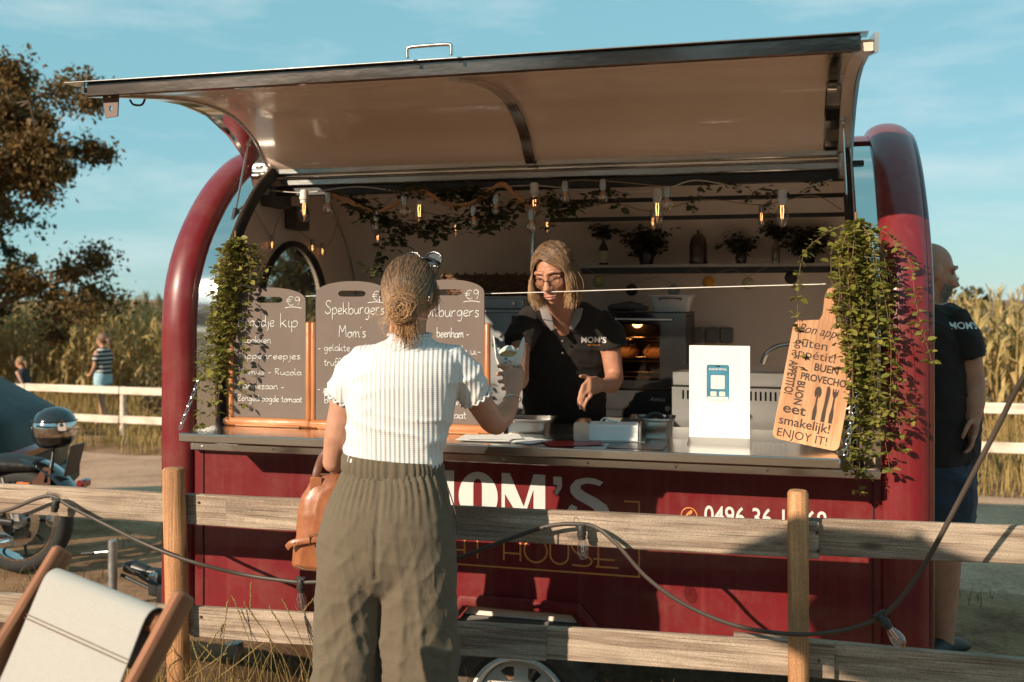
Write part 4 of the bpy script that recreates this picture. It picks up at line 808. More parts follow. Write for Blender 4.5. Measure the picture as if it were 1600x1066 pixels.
# ---- steel pans, napkin box, flyers
def gnpan(label, u, y, z, w, d, h, content=None):
    t = TT('steel_pan', label, 'food pan', u, y, z, R(4), 'steel food pans'); r = .02
    def rr(w_, d_, z_): return [(x, q, z_) for x, q in rrect(0, 0, w_, d_, min(w_, d_) * .18)]
    MB().loft([rr(w * .86, d * .86, .002), rr(w * .9, d * .9, .006), rr(w * .95, d * .95, h - .012), rr(w, d, h - .008), rr(w * 1.06, d * 1.08, h), rr(w * 1.06, d * 1.08, h + .003), rr(w * .96, d * .96, h + .001), rr(w * .9, d * .9, .012)]).build('pan', STEEL, t, 50)
    return t
pn1 = gnpan('shallow steel pan beside the customer raised elbow', TL(826, 670, .10).x, .10, .966, .21, .17, .07)
pn2 = gnpan('deep steel pan with tongs, between napkin box and white sign', TL(1020, 670, .12).x, .12, .966, .17, .15, .085)
MB().tube(cat([(-.04, 0, .05), (0, 0, .095), (.05, -.01, .085)], 4), [(.012, .004)] * 9, 8).build('tongs', BLACK, pn2); MB().box((0, 0, .055), (.13, .11, .02), .008).build('sauce', M('pale_sauce', (.55, .5, .42), .5), pn2)
a = TL(945, 680, -.07); t = TT('napkin_box', 'open white napkin box with a grey steel end, on the counter', 'box', a.x, -.07, CT, R(6))
MB().box((.03, 0, .034), (.20, .12, .060), .003).build('napkin_stack', M('paper_white', (.74, .73, .71), .8, var=.05, bump=.2, bs=120, stretch=(1, 1, 14)), t)
MB().prism(rrect(-.085, .037, .058, .074, .012), -.07, .07).build('end_cheek', DSTEEL, t); MB().box((.03, 0, .003), (.25, .14, .004), .001).build('tray', DSTEEL, t)
MB().tube(cat([(-.02, 0, .066), (.0, -.01, .085), (.02, -.01, .076), (.05, 0, .070)], 4), .004, 8).build('clip', STEEL, t)
MB().box((.137, 0, .034), (.006, .14, .064), .002).build('end_plate', DSTEEL, t)
rs = random.Random(2)
for i, (px_, lab, col, rz) in enumerate(((770, 'white paper sheets spread beside the third chalkboard', 'w', 8), (815, 'single curled white paper sheet under the raised elbow', 'w', -12), (885, 'red and dark printed flyer beside the napkin box', 'r', 20), (985, 'dark glossy flyer before the deep steel pan', 'k', -8))):
    u = TL(px_, 690, -.2).x; m_ = {'w': MATS['paper_white'], 'r': M('red_print', (.30, .02, .02), .35), 'k': M('dark_print', (.06, .05, .05), .25)}[col]
    mb = MB(); nx = 9
    for k in range(3 if i == 0 else 1):
        dx, dy, rt = rs.uniform(-.03, .03), rs.uniform(-.03, .03), R(rz + rs.uniform(-15, 15)); V = []
        for q in range(nx):
            for e in (-1, 1):
                x = (q / (nx - 1) - .5) * .21; y = e * .07; zz = .0016 + k * .003 + .007 * abs(q / (nx - 1) - .5) ** 2 * rs.uniform(.5, 1.6); V.append((dx + x * math.cos(rt) - y * math.sin(rt), dy + x * math.sin(rt) + y * math.cos(rt), zz))
        nv = len(V); V += [(x, y, z + .0006) for x, y, z in V]
        Fs = [(2 * q, 2 * q + 1, 2 * q + 3, 2 * q + 2) for q in range(nx - 1)]; Fs += [tuple(i_ + nv for i_ in f[::-1]) for f in Fs]
        Fs += [(2 * q, 2 * q + 2, 2 * q + 2 + nv, 2 * q + nv) for q in range(nx - 1)] + [(2 * q + 1, 2 * q + 1 + nv, 2 * q + 3 + nv, 2 * q + 3) for q in range(nx - 1)] + [(0, nv, nv + 1, 1), (nv - 2, nv - 1, 2 * nv - 1, 2 * nv - 2)]
        mb.add(V, Fs)
    o = mb.build('paper_flyer', m_, None, 60); o.location = T(u, -.19, CT); o.rotation_euler = (0, 0, -TH); tag(o, lab, 'paper', 'papers on the counter')
# ---- oven with bread rolls
a, b = TL(960, 488, 1.1), TL(1072, 488, 1.1); ou1 = b.x; ou0 = ou1 - .60; oz0, oz1 = .932, a.z
t = TT('oven', 'black convection oven with a glass door and lit bread inside', 'oven', (ou0 + ou1) / 2, 1.1, oz0); w, h = .60, oz1 - oz0
for c, d in (((0, .23, h - .01), (w, .46, .02)), ((0, .23, .07), (w, .46, .14)), ((-w / 2 + .01, .23, h / 2 + .06), (.02, .458, h - .16)), ((w / 2 - .01, .23, h / 2 + .06), (.02, .458, h - .16)), ((0, .45, h / 2 + .06), (w - .04, .02, h - .16))): MB().box(c, d, .004).build('casing', BLACK, t)
door = plate([(-w / 2, .15), (w / 2, .15), (w / 2, h - .004), (-w / 2, h - .004)], [rrect(-.035, .15 + (h - .15) * .47, w * .70, (h - .15) * .74, .01)], -.03, -.004, lambda a, b, y: (a, y, b)).build('door', M('gloss_black', (.012, .011, .011), .15, coat=.6), t, 30)
MB().box((-.035, -.012, .15 + (h - .15) * .47), (w * .71, .004, (h - .15) * .75), .001).build('door_glass', glassm('oven_glass', (.75, .62, .5), .03, .88), door)
MB().cyl((-.26, -.055, h - .035), (.24, -.055, h - .035), .008, 12).build('door_handle', STEEL, door)
for zz in (.28, .385, .20):
    mb = MB(); mb.tube([(-w / 2 + .025, .03, zz), (w / 2 - .025, .03, zz)], .003, 6); mb.tube([(-w / 2 + .025, .36, zz), (w / 2 - .025, .36, zz)], .003, 6)
    for k in range(18): mb.tube([(-.26 + k * .03, .03, zz), (-.26 + k * .03, .36, zz)], .002, 5)
    mb.build('rack', STEEL, t)
mb = MB(); text_into(mb, 'Amica', .03, Matrix.Translation((.12, -.005, .085)) @ UPR, shear=.4); mb.build('maker_script', DSTEEL, t, 20)
ol = MB().ball((.0, .42, h - .06), .03).build('oven_lamp', M('warm_lamp', (1, .8, .5), .4, emit=(1, .55, .22), es=14), t)
MB().tube([(.21, -.0005, .05), (.21, -.008, .05)], .013, 16).build('control_knob', DSTEEL, t); MB().ball((-.20, -.003, .06), .005).build('pilot_light', M('blue_led', (.2, .6, 1), .4, emit=(.2, .65, 1), es=6), t)
CRUST = M('bread_crust', (.52, .24, .085), .6, var=.3, vs=16, bump=.3, bs=30, col2=(.66, .42, .2))
for i, (x, lab) in enumerate(((-.13, 'round scored bread roll on the oven rack, left'), (.02, 'round scored bread roll on the oven rack, middle'), (.17, 'round scored bread roll on the oven rack, right'))):
    br = TT('bread_roll', lab, 'bread', (ou0 + ou1) / 2 - .035 + x, 1.1 + .13, oz0 + .288, 0, 'bread rolls in the oven')
    mb = MB().ball((0, 0, .034), .066, 20, 12, (1.0, .9, .62)); mb.v = [(x_, y_, max(z_, 0)) for x_, y_, z_ in mb.v]; mb.build('loaf', CRUST, br, 80)
    for k in range(3): MB().tube(cat([(-.045 + k * .03, -.058, .035), (-.03 + k * .03, -.045, .058), (-.012 + k * .03, -.01, .074)], 4), [(.005, .002)] * 9, 6).build('score', M('bread_score', (.78, .6, .36), .8), br)
# white bin and mitt on the oven
t = TT('white_tub', 'white plastic tub standing on the oven', 'tub', TL(1050, 488, 1.3).x, 1.3, oz1 + .001); rr = lambda w_, d_, z_: [(x, q, z_) for x, q in rrect(0, 0, w_, d_, .015)]
MB().loft([rr(.17, .13, 0), rr(.21, .16, .075), rr(.225, .175, .078), rr(.225, .175, .086), rr(.20, .15, .086), rr(.165, .125, .01)]).build('tub', M('white_plastic', (.62, .58, .54), .4), t, 40); MB().tube(cat([(-.05, -.083, .06), (-.05, -.095, .068), (.05, -.095, .068), (.05, -.083, .06)], 3), .003, 6).build('tub_handle', BLACK, t)
t = TT('oven_mitt', 'grey and black oven mitt lying on the oven', 'mitt', TL(985, 488, 1.28).x, 1.28, oz1 + .001); link('mitt', melt(MB().tube([(-.1, 0, .02), (0, 0, .028), (.05, 0, .026)], [(.018, .05), (.027, .06), (.018, .04)], 14, round_=True, up=(0, 0, 1)).tube([(.03, -.03, .02), (.09, -.05, .018)], .014, 10, round_=True), .006, 4), M('mitt_cloth', (.09, .08, .075), .9, var=.4, vs=12), t)
# fryer / steel unit
a, b = TL(1050, 577, .62), TL(1250, 577, .62); w = b.x - a.x; h = a.z - .225
t = TT('steel_fryer', 'brushed steel counter unit with a row of vent slots behind the white sign', 'fryer', (a.x + b.x) / 2, .62, .225)
sl = [[(-w / 2 + .045 + k * .021 + q, h - z_) for q, z_ in ((0, .132), (.0085, .132), (.0085, .092), (0, .092))] for k in range(int((w - .08) / .021))]
plate([(-w / 2, .2), (w / 2, .2), (w / 2, h - .078), (-w / 2, h - .078)], sl, 0, .004, lambda a, b, y: (a, y, b)).build('slotted_panel', DSTEEL, t, 20)
MB().box((0, .012, h - .04), (w, .036, .068), .006).build('control_panel', DSTEEL, t); MB().box((0, .20, h / 2 - .02), (w - .01, .36, h - .06), .004).build('casing', BLACK, t); MB().box((0, .2, h - .012), (w, .38, .02), .004).build('lid', DSTEEL, t)
MB().cyl((.06, -.012, h - .20), (.06, .0, h - .20), .010, 14).build('knob', BLACK, t)
# sockets, tap
for i, px_ in enumerate((1087, 1112, 1135)):
    q = TL(px_, 524, 1.735); o = MB().box((0, 0, 0), (.072, .03, .085), .006).build('wall_socket', M('socket_grey', (.20, .18, .165), .5), None); o.location = T(q.x, 1.75, q.z); o.rotation_euler = (0, 0, -TH); tag(o, ('grey wall socket nearest the oven', 'grey wall socket, middle of three', 'grey wall socket farthest from the oven')[i], 'socket', 'wall sockets')
q = TL(1245, 560, 1.35); t = TT('tap', 'curved chrome tap on the rear worktop', 'tap', q.x, 1.35, .931)
hz = q.z - .931; MB().tube(cat([(.06, 0, 0), (.06, 0, hz * .7), (.02, 0, hz + .055), (-.07, 0, hz + .065), (-.14, 0, hz + .03), (-.17, 0, hz - .03)], 6), .012, 12).build('spout', MIRROR, t); MB().cyl((.06, 0, 0), (.06, 0, .05), .022, 16).build('tap_base', MIRROR, t)
# fridge and basket
a = TL(757, 462, 1.12); w = .5; t = TT('fridge', 'tall steel fridge behind the third chalkboard', 'fridge', TL(822, 462, 1.12).x - .25, 1.12, .225); h = a.z - .225
MB().box((0, .30, h / 2), (w, .56, h), .006).build('cabinet', DSTEEL, t)
for z0, z1 in ((.02, h - .085), (h - .07, h - .012)): d = MB().box((0, .005, (z0 + z1) / 2), (w - .02, .03, z1 - z0), .006).build('fridge_door', M('steel_blue_grey', (.42, .43, .43), .35, .85, var=.08), t); MB().cyl((.19, -.03, max(z0 + .02, z1 - .32)), (.19, -.03, z1 - .02), .009, 10).build('fridge_handle', BLACK if z0 < .1 else STEEL, d)
WICK = M('wicker', (.13, .065, .03), .7, var=.35, vs=40)
t = TT('wicker_basket', 'dark brown wicker basket on top of the fridge', 'basket', TL(765, 460, 1.3).x, 1.32, .225 + h + .001); mb = MB()
for k in range(8):
    z = .008 + k * .0135; rx, ry = .23 + .006 * k, .15 + .006 * k; mb.tube([(rx * math.cos(q_ * .1047), ry * math.sin(q_ * .1047), z + .004 * math.sin(q_ * 2.2 + k * 3.14)) for q_ in range(61)], .0078, 6)
mb.build('weave', WICK, t, 60); mb = MB()
for k in range(30): mb.tube([(.222 * math.cos(k * .2094), .142 * math.sin(k * .2094), 0), (.275 * math.cos(k * .2094), .195 * math.sin(k * .2094), .12)], .005, 5)
mb.build('stakes', WICK, t, 60); MB().lathe([(.001, .006), (.2, .006), (.2, .012), (.001, .012)], (0, 0, 0), 20).xform(Matrix.Diagonal((1, .65, 1, 1))).build('basket_base', WICK, t)
# ---- leafy things
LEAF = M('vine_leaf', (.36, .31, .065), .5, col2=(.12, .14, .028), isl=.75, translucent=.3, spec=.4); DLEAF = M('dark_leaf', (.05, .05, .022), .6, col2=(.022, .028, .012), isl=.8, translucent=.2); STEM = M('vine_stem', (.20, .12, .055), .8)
def vine(t, paths, step, size, leafm, seed, stem_r=.0013, pair=True, jit=.004):
    rg = random.Random(seed); sm = MB(); V = []; Fq = []
    for p in paths:
        p = cat(p, 6); sm.tube(p, [stem_r * (1 - .5 * i / len(p)) for i in range(len(p))], 4); acc = 0
        for i in range(1, len(p)):
            d = p[i] - p[i - 1]; acc += d.length
            while acc > step:
                acc -= step; c = p[i] + Vector((rg.gauss(0, jit), rg.gauss(0, jit), rg.gauss(0, jit)))
                a0 = rg.uniform(0, 6.28)
                for k in range(2 if pair else 1):
                    a = a0 + k * math.pi; ax = Vector((math.cos(a), math.sin(a), rg.uniform(-.75, .35))).normalized(); sd = ax.cross(Vector((rg.gauss(0, .5), rg.gauss(0, .5), 1))).normalized(); up = sd.cross(ax); s = size * (rg.uniform(.45, 1.0) if rg.random() < .5 else rg.uniform(.9, 1.5))
                    b = c + ax * s * .15; n = len(V)
                    V += [b, b + ax * s * .3 + sd * s * .30 + up * s * .10, b + ax * s * .7 + sd * s * .26 + up * s * .08, b + ax * s, b + ax * s * .7 - sd * s * .26 + up * s * .08, b + ax * s * .3 - sd * s * .30 + up * s * .10]; Fq += [(n, n + 1, n + 2, n + 3), (n + 3, n + 4, n + 5, n)]
    sm.build('stem', STEM, t, 60); bulk('foliage', [tuple(v) for v in V], Fq, leafm, t, 'stuff')
def hanging(label, anchor, n, z_end, spread, drift, seed, dv=0):
    u0, y0, z0 = anchor; t = TT('hanging_plant', label, 'hanging plant', u0, y0, z0, 0, 'hanging plants at the serving hatch'); rg = random.Random(seed); paths = []
    for i in range(n):
        L = (z0 - z_end) * (rg.uniform(.22, .8) if i % 3 else rg.uniform(.75, 1.03)); du = rg.gauss(0, spread) ; dy = rg.gauss(-.01, .045); du = max(-2.1 * spread, min(2.1 * spread, du)) * (1.9 if i % 6 == 1 else 1); out = min(.10, L * .3)
        paths.append([(rg.uniform(-.006, .006), rg.uniform(-.005, .005), 0), (du * .55, dy * .6, -.05), (du * .95, dy, -.05 - out), (du + drift * .5 * L + rg.gauss(0, .014), dy + rg.gauss(0, .01), -L * .6), (du * 1.02 + drift * L + rg.gauss(0, .022), dy + rg.gauss(0, .012), -L)])
    vine(t, paths, .0125, .025, LEAF, seed, .0014); MB().tube(cat([(0, 0, .03), (0, 0, 0), (.0, 0, -.04)], 3), .005, 8).build('tie', STEM, t); return t
q = TL(368, 372, -.05); hanging('green trailing plant hanging at the left edge of the serving hatch', (q.x, -.05, q.z), 34, 1.00, .052, -.10, 31)
q = TL(1332, 345, -.12); hanging('green trailing plant hanging at the right edge of the serving hatch, over the cutting board', (q.x + .012, -.12, q.z), 44, .86, .050, .045, 32)
def P_(px_, py, y): v = TL(px_, py, y); return (v.x, v.y, v.z)
t = thing('leaf_garland', 'green leaf garland wound along the rope above the chalkboards', 'garland', (0, OY, 0), -TH); rg = random.Random(41)
paths = [[P_(522, 298, .45), P_(548, 312, .45), P_(580, 326, .42), P_(600, 340, .42), P_(598, 372, .42), P_(594, 418, .42)], [P_(600, 338, .42), P_(640, 352, .42), P_(690, 345, .42), P_(742, 338, .42), P_(768, 300, .42)], [P_(612, 300, .42), P_(650, 292, .42), P_(690, 300, .45), P_(742, 296, .45)], [P_(745, 315, .42), P_(770, 330, .42), P_(800, 318, .42), P_(852, 308, .45), P_(905, 318, .45), P_(945, 296, .45)], [P_(620, 322, .42), P_(616, 345, .40), P_(618, 368, .40)], [P_(860, 300, .45), P_(862, 335, .45), P_(856, 352, .45)]]
for k in range(44):
    b = rg.choice(paths[:4]); i = rg.randint(1, len(b) - 1); c = Vector(b[i]); paths.append([c, c + Vector((rg.gauss(0, .04), rg.gauss(0, .02), -.02)), c + Vector((rg.gauss(0, .07), rg.gauss(0, .03), -rg.uniform(.03, .10)))])
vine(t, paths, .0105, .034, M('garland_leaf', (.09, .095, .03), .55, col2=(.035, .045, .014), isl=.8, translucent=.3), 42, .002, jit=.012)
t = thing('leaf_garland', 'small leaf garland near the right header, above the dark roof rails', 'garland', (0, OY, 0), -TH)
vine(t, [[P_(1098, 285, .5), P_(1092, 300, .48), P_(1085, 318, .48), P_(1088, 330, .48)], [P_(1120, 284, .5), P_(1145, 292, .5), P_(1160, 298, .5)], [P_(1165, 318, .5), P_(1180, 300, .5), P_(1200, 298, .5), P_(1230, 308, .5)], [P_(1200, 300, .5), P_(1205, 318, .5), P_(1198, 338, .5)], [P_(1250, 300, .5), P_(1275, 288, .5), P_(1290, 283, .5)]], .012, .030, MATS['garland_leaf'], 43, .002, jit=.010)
# rope, three strands
rp_ = cat([P_(515, 304, .42), P_(548, 316, .41), P_(585, 332, .40), P_(620, 318, .41), P_(648, 300, .42), P_(668, 302, .42), P_(700, 320, .42), P_(735, 318, .42), P_(765, 298, .42), P_(786, 288, .43), P_(806, 306, .42), P_(830, 325, .42), P_(842, 322, .42)], 14)
t = thing('rope', 'thick tan twisted rope swagged under the raised hatch header', 'rope', (0, OY, 0), -TH)
for k in range(3):
    pts = []
    for i, p in enumerate(rp_): a = i * .42 + k * 2.094; pts.append(p + Vector((math.sin(a) * .0045 * .5, math.cos(a) * .0055, math.sin(a) * .0055)))
    MB().tube(pts, .0062, 6).build('strand', M('hemp_rope', (.50, .26, .12), .9, var=.2, vs=60, bump=.5, bs=200), t, 60)
# ---- string lights
BGL = glassm('bulb_glass', (.90, .86, .82), .02, .80)
def bulb(par, p, s, sock, fil, form='st', tilt=None):
    """lamp hanging from p (parent space): socket, glass, filament"""
    m = Matrix.Translation(p) @ (tilt.to_4x4() if tilt else Matrix.Identity(4))
    so_ = MB().lathe([(.002 * s, .004 * s), (.012 * s, .002 * s), (.0145 * s, -.004 * s), (.0145 * s, -.02 * s), (.0165 * s, -.022 * s), (.0165 * s, -.032 * s), (.0135 * s, -.034 * s), (.0135 * s, -.046 * s), (.002 * s, -.046 * s)], (0, 0, 0), 14).xform(m).build('lamp_socket', sock, par, 40)
    pr = [(.011, -.046), (.0125, -.052), (.018, -.066), (.0215, -.082), (.0215, -.092), (.017, -.106), (.008, -.1145), (.0005, -.1155)] if form == 'st' else [(.010, -.046), (.012, -.051), (.022, -.062), (.027, -.076), (.026, -.090), (.018, -.103), (.006, -.110), (.0005, -.1105)]
    MB().lathe([(a * s, b * s) for a, b in pr], (0, 0, 0), 18, caps=False).xform(m).build('bulb', BGL, so_, 80)
    mb = MB()
    for dx in (-.0045, .0045): mb.tube([(dx * s * .7, 0, -.046 * s), (dx * s, 0, -.06 * s), (dx * .6 * s, 0, -.088 * s)], .0007 * s, 5)
    mb.xform(m).build('filament', fil, so_, 60)
WARM = M('lit_filament', (1, .6, .3), .4, emit=(1, .42, .14), es=7); DIM = M('dim_filament', (.4, .28, .18), .4, .6, emit=(1, .45, .15), es=.25); WSOCK = M('white_socket', (.62, .58, .53), .5); BSOCK = M('black_socket', (.022, .019, .017), .55); CSOCK = M('silver_socket', (.45, .42, .38), .35, .9)
WCORD = M('white_cord', (.52, .46, .40), .6)
t = thing('string_light', 'white cord of clear tube bulbs hung along the hatch header', 'string light', (0, OY, 0), -TH); knots = [(405, 296), (475, 301), (560, 292), (655, 303), (740, 296), (835, 290), (930, 300), (1027, 298), (1085, 282), (1150, 292), (1222, 300), (1300, 281)]
MB().tube(cat([P_(a, b, .47) for a, b in knots], 6), .0028, 6).build('cord', WCORD, t, 60)
for a, b in ((475, 298), (655, 300), (835, 287), (1027, 296), (1222, 299)): bulb(t, P_(a, b, .462), 1.3, WSOCK, WARM)
t = thing('string_light', 'silver-capped round globe bulbs hanging among the rope and leaves', 'string light', (0, OY, 0), -TH)
gp_ = [(500, 298), (513, 302), (555, 318), (588, 332), (612, 310), (632, 306), (720, 322), (775, 305), (830, 328), (883, 286), (942, 283), (1042, 292)]
MB().tube(cat([P_(a, b, .40) for a, b in gp_], 6), .0018, 5).build('cord', M('tan_cord', (.33, .2, .11), .7), t, 60)
for a, b in ((513, 302), (588, 330), (632, 305), (740, 322), (775, 304), (830, 328), (883, 284), (942, 281), (1042, 292)): bulb(t, P_(a, b, .395), .95, CSOCK, DIM, 'g')
t = thing('string_light', 'small glowing bulbs on a tan cord strung deeper under the ceiling', 'string light', (0, OY, 0), -TH)
MB().tube(cat([P_(a, b, .95) for a, b in ((560, 318), (590, 352), (650, 332), (712, 340), (780, 325), (855, 335), (950, 318), (1020, 330), (1100, 312), (1190, 320), (1270, 306), (1315, 328))], 6), .0026, 5).build('cord', MATS['tan_cord'], t, 60)
for a, b in ((590, 352), (712, 340), (855, 335), (1020, 328), (1190, 320)): bulb(t, P_(a, b, .945), .85, CSOCK, WARM)
t = thing('string_light', 'copper wire lights drooping on the left end wall above the arched window', 'string light', (0, OY, 0), -TH)
def Pu(px_, py, u):
    k = (px_ - 800) / F; y = (k * (OY - u * S_) - u * C_) / (S_ - k * C_); return (u, y, CZ + (HY - py) * (OY - u * S_ + y * C_) / F)
wp = [(395, 325), (412, 352), (425, 372), (432, 350), (445, 330), (462, 355), (490, 380), (505, 388), (520, 372), (530, 340), (545, 330), (565, 340), (590, 352)]
MB().tube(cat([Pu(a, b, -1.44) for a, b in wp], 6), .0018, 5).build('cord', MATS['tan_cord'], t, 60)
for a, b in ((425, 368), (488, 374), (504, 380)): bulb(t, Pu(a, b, -1.435), .7, CSOCK, WARM, 'g')
for i, (px_, py, w_) in enumerate(((465, 342, .15), (432, 306, .2))):
    q = Pu(px_, py, -1.42); o = MB().box((0, 0, 0), (.07, w_, .12), .008).build('wall_speaker', M('speaker_grey', (.09, .075, .065), .6), None); o.location = T(*q); o.rotation_euler = (0, 0, -TH); tag(o, ('small dark box mounted on the left end wall', 'larger dark box mounted high on the left end wall')[i], 'wall box')
# thin cord across the hatch
t = thing('clothesline', 'thin white cord stretched across the serving hatch', 'cord', (0, OY, 0), -TH); MB().tube(cat([P_(352, 478, .0), P_(480, 463, .0), P_(760, 459, .0), P_(1000, 452, .0), P_(1290, 444, .0)], 6), .0018, 6).build('line', M('white_string', (.78, .74, .68), .7), t, 60)
# cotton ball lights under the shelf
t = thing('ball_light_string', 'string of coloured cotton balls hung under the wall shelf', 'string light', (0, OY, 0), -TH); BL = [(935, 440, 'moss green ball', (.36, .36, .16)), (987, 453, 'dark brown ball', (.05, .035, .028)), (1053, 454, 'pale grey ball', (.34, .31, .29)), (1107, 441, 'orange ball', (.56, .25, .035)), (1169, 443, 'cream ball', (.42, .38, .22)), (1236, 434, 'black ball', (.03, .025, .022))]
pts = []
for px_, py, lb, c in BL:
    p = Vector(P_(px_, py, 1.40)); pts += [p + Vector((-.08, .0, .075)), p + Vector((0, 0, .034))]; MB().ball(p, .032, 20, 14).build('ball', M('cotton_' + lb.replace(' ', '_'), c, .9, bump=.5, bs=150, var=.2, vs=30), t, 80, label=lb)
MB().tube(pts, .0012, 5).build('cord', MATS['tan_cord'], t)
# shelf pieces
SZ = 1.707
DGL = M('dark_bottle', (.03, .028, .022), .1, coat=.5, var=.3); rg = random.Random(12)
def sprig(t, c, r, n, seed, leafm=DLEAF):
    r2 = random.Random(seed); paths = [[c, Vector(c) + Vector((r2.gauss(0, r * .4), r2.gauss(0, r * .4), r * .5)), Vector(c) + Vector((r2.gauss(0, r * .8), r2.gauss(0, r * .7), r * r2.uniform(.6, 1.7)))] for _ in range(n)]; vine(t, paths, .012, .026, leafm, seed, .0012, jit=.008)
su = lambda px_: TL(px_, 410, 1.5).x
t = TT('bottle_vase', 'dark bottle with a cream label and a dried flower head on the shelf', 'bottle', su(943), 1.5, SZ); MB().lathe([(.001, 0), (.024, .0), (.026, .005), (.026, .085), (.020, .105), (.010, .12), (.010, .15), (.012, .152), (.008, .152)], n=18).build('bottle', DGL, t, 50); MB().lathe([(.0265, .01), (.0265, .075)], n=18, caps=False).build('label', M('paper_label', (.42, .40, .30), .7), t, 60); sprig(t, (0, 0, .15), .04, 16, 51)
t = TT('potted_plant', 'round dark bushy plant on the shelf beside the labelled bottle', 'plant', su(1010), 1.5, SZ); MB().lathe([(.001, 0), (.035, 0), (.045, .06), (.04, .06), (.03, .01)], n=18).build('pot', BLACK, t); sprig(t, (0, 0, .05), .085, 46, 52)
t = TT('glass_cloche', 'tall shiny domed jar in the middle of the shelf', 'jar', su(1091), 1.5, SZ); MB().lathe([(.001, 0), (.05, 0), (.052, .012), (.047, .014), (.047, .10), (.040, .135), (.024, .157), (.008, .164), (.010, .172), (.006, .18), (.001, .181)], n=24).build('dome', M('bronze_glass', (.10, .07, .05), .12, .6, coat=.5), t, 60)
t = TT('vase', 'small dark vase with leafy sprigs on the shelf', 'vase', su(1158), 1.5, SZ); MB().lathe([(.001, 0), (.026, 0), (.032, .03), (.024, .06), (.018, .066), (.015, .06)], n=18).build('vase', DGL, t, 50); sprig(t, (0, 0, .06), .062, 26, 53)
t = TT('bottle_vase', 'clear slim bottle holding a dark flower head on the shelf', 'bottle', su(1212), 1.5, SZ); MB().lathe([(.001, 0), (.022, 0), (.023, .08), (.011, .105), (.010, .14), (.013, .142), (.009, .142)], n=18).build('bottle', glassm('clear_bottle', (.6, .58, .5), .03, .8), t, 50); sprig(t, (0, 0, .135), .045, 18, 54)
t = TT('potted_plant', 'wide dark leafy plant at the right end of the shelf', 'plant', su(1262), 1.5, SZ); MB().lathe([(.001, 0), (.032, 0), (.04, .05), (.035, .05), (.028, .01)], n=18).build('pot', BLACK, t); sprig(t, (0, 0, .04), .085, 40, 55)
t = TT('potted_plant', 'small green plant on the rear worktop beside the tap', 'plant', TL(1215, 575, 1.32).x, 1.32, .931); MB().lathe([(.001, 0), (.03, 0), (.038, .17), (.034, .17), (.028, .01)], n=18).build('pot', M('clay_pot', (.2, .13, .09), .8), t); sprig(t, (0, 0, .17), .03, 24, 56, LEAF)
# ================================================================ people
SKIN = M('skin', (.46, .235, .155), .48, var=.10, vs=22, sss=.12, spec=.4, bump=.08, bs=260, dist=.001)
SKIN2 = M('skin_tanned', (.42, .20, .125), .5, var=.12, vs=22, sss=.12, spec=.4, bump=.08, bs=240, dist=.001)
LIP = M('lips', (.40, .17, .125), .45); EYEW = M('eye_white', (.6, .57, .54), .25); IRIS = M('iris', (.03, .03, .03), .15)
def hairm(name, dark, light, z0, z1, w=.55):
    m = bpy.data.materials.new(name); t, b, out = nodes(m); N = t.nodes.new; K = t.links.new
    tc = N('ShaderNodeTexCoord'); sx = N('ShaderNodeSeparateXYZ'); K(tc.outputs['Object'], sx.inputs[0])
    mr = N('ShaderNodeMapRange'); mr.inputs[1].default_value = z0; mr.inputs[2].default_value = z1; mr.inputs[3].default_value = 1; mr.inputs[4].default_value = 0; K(sx.outputs['Z'], mr.inputs[0])
    g = N('ShaderNodeNewGeometry'); ma = N('ShaderNodeMath'); ma.operation = 'MULTIPLY_ADD'; ma.inputs[1].default_value = w; K(g.outputs['Random Per Island'], ma.inputs[0])
    mm = N('ShaderNodeMath'); mm.operation = 'MULTIPLY'; mm.inputs[1].default_value = 1 - w * .5; K(mr.outputs[0], mm.inputs[0]); 
    s2 = N('ShaderNodeMath'); s2.operation = 'SUBTRACT'; s2.inputs[1].default_value = w * .35; K(mm.outputs[0], s2.inputs[0]); K(s2.outputs[0], ma.inputs[2])
    mx = N('ShaderNodeMix'); mx.data_type = 'RGBA'; mx.clamp_factor = True; mx.inputs[6].default_value = (*dark, 1); mx.inputs[7].default_value = (*light, 1); K(ma.outputs[0], mx.inputs[0]); K(mx.outputs[2], b.inputs['Base Color'])
    b.inputs['Roughness'].default_value = .38; b.inputs['Specular IOR Level'].default_value = .5; b.inputs['Sheen Weight'].default_value = .1
    return m
def strands(name, lst, mat, parent, r=.0011):
    V = []; Fq = []
    for p in lst:
        n0 = len(V); k = len(p); nr = Vector((.3, .5, .2))
        for i, c in enumerate(p):
            t = (p[min(i + 1, k - 1)] - p[max(i - 1, 0)]).normalized(); a = (nr - t * nr.dot(t)).normalized(); b = t.cross(a); rr = r * (1 - .6 * (i / (k - 1)) ** 3)
            for q in range(3): V.append(tuple(c + a * (rr * math.cos(q * 2.094)) + b * (rr * math.sin(q * 2.094))))
        for i in range(k - 1):
            for q in range(3): Fq.append((n0 + i * 3 + q, n0 + i * 3 + (q + 1) % 3, n0 + (i + 1) * 3 + (q + 1) % 3, n0 + (i + 1) * 3 + q))
    return bulk(name, V, Fq, mat, parent)
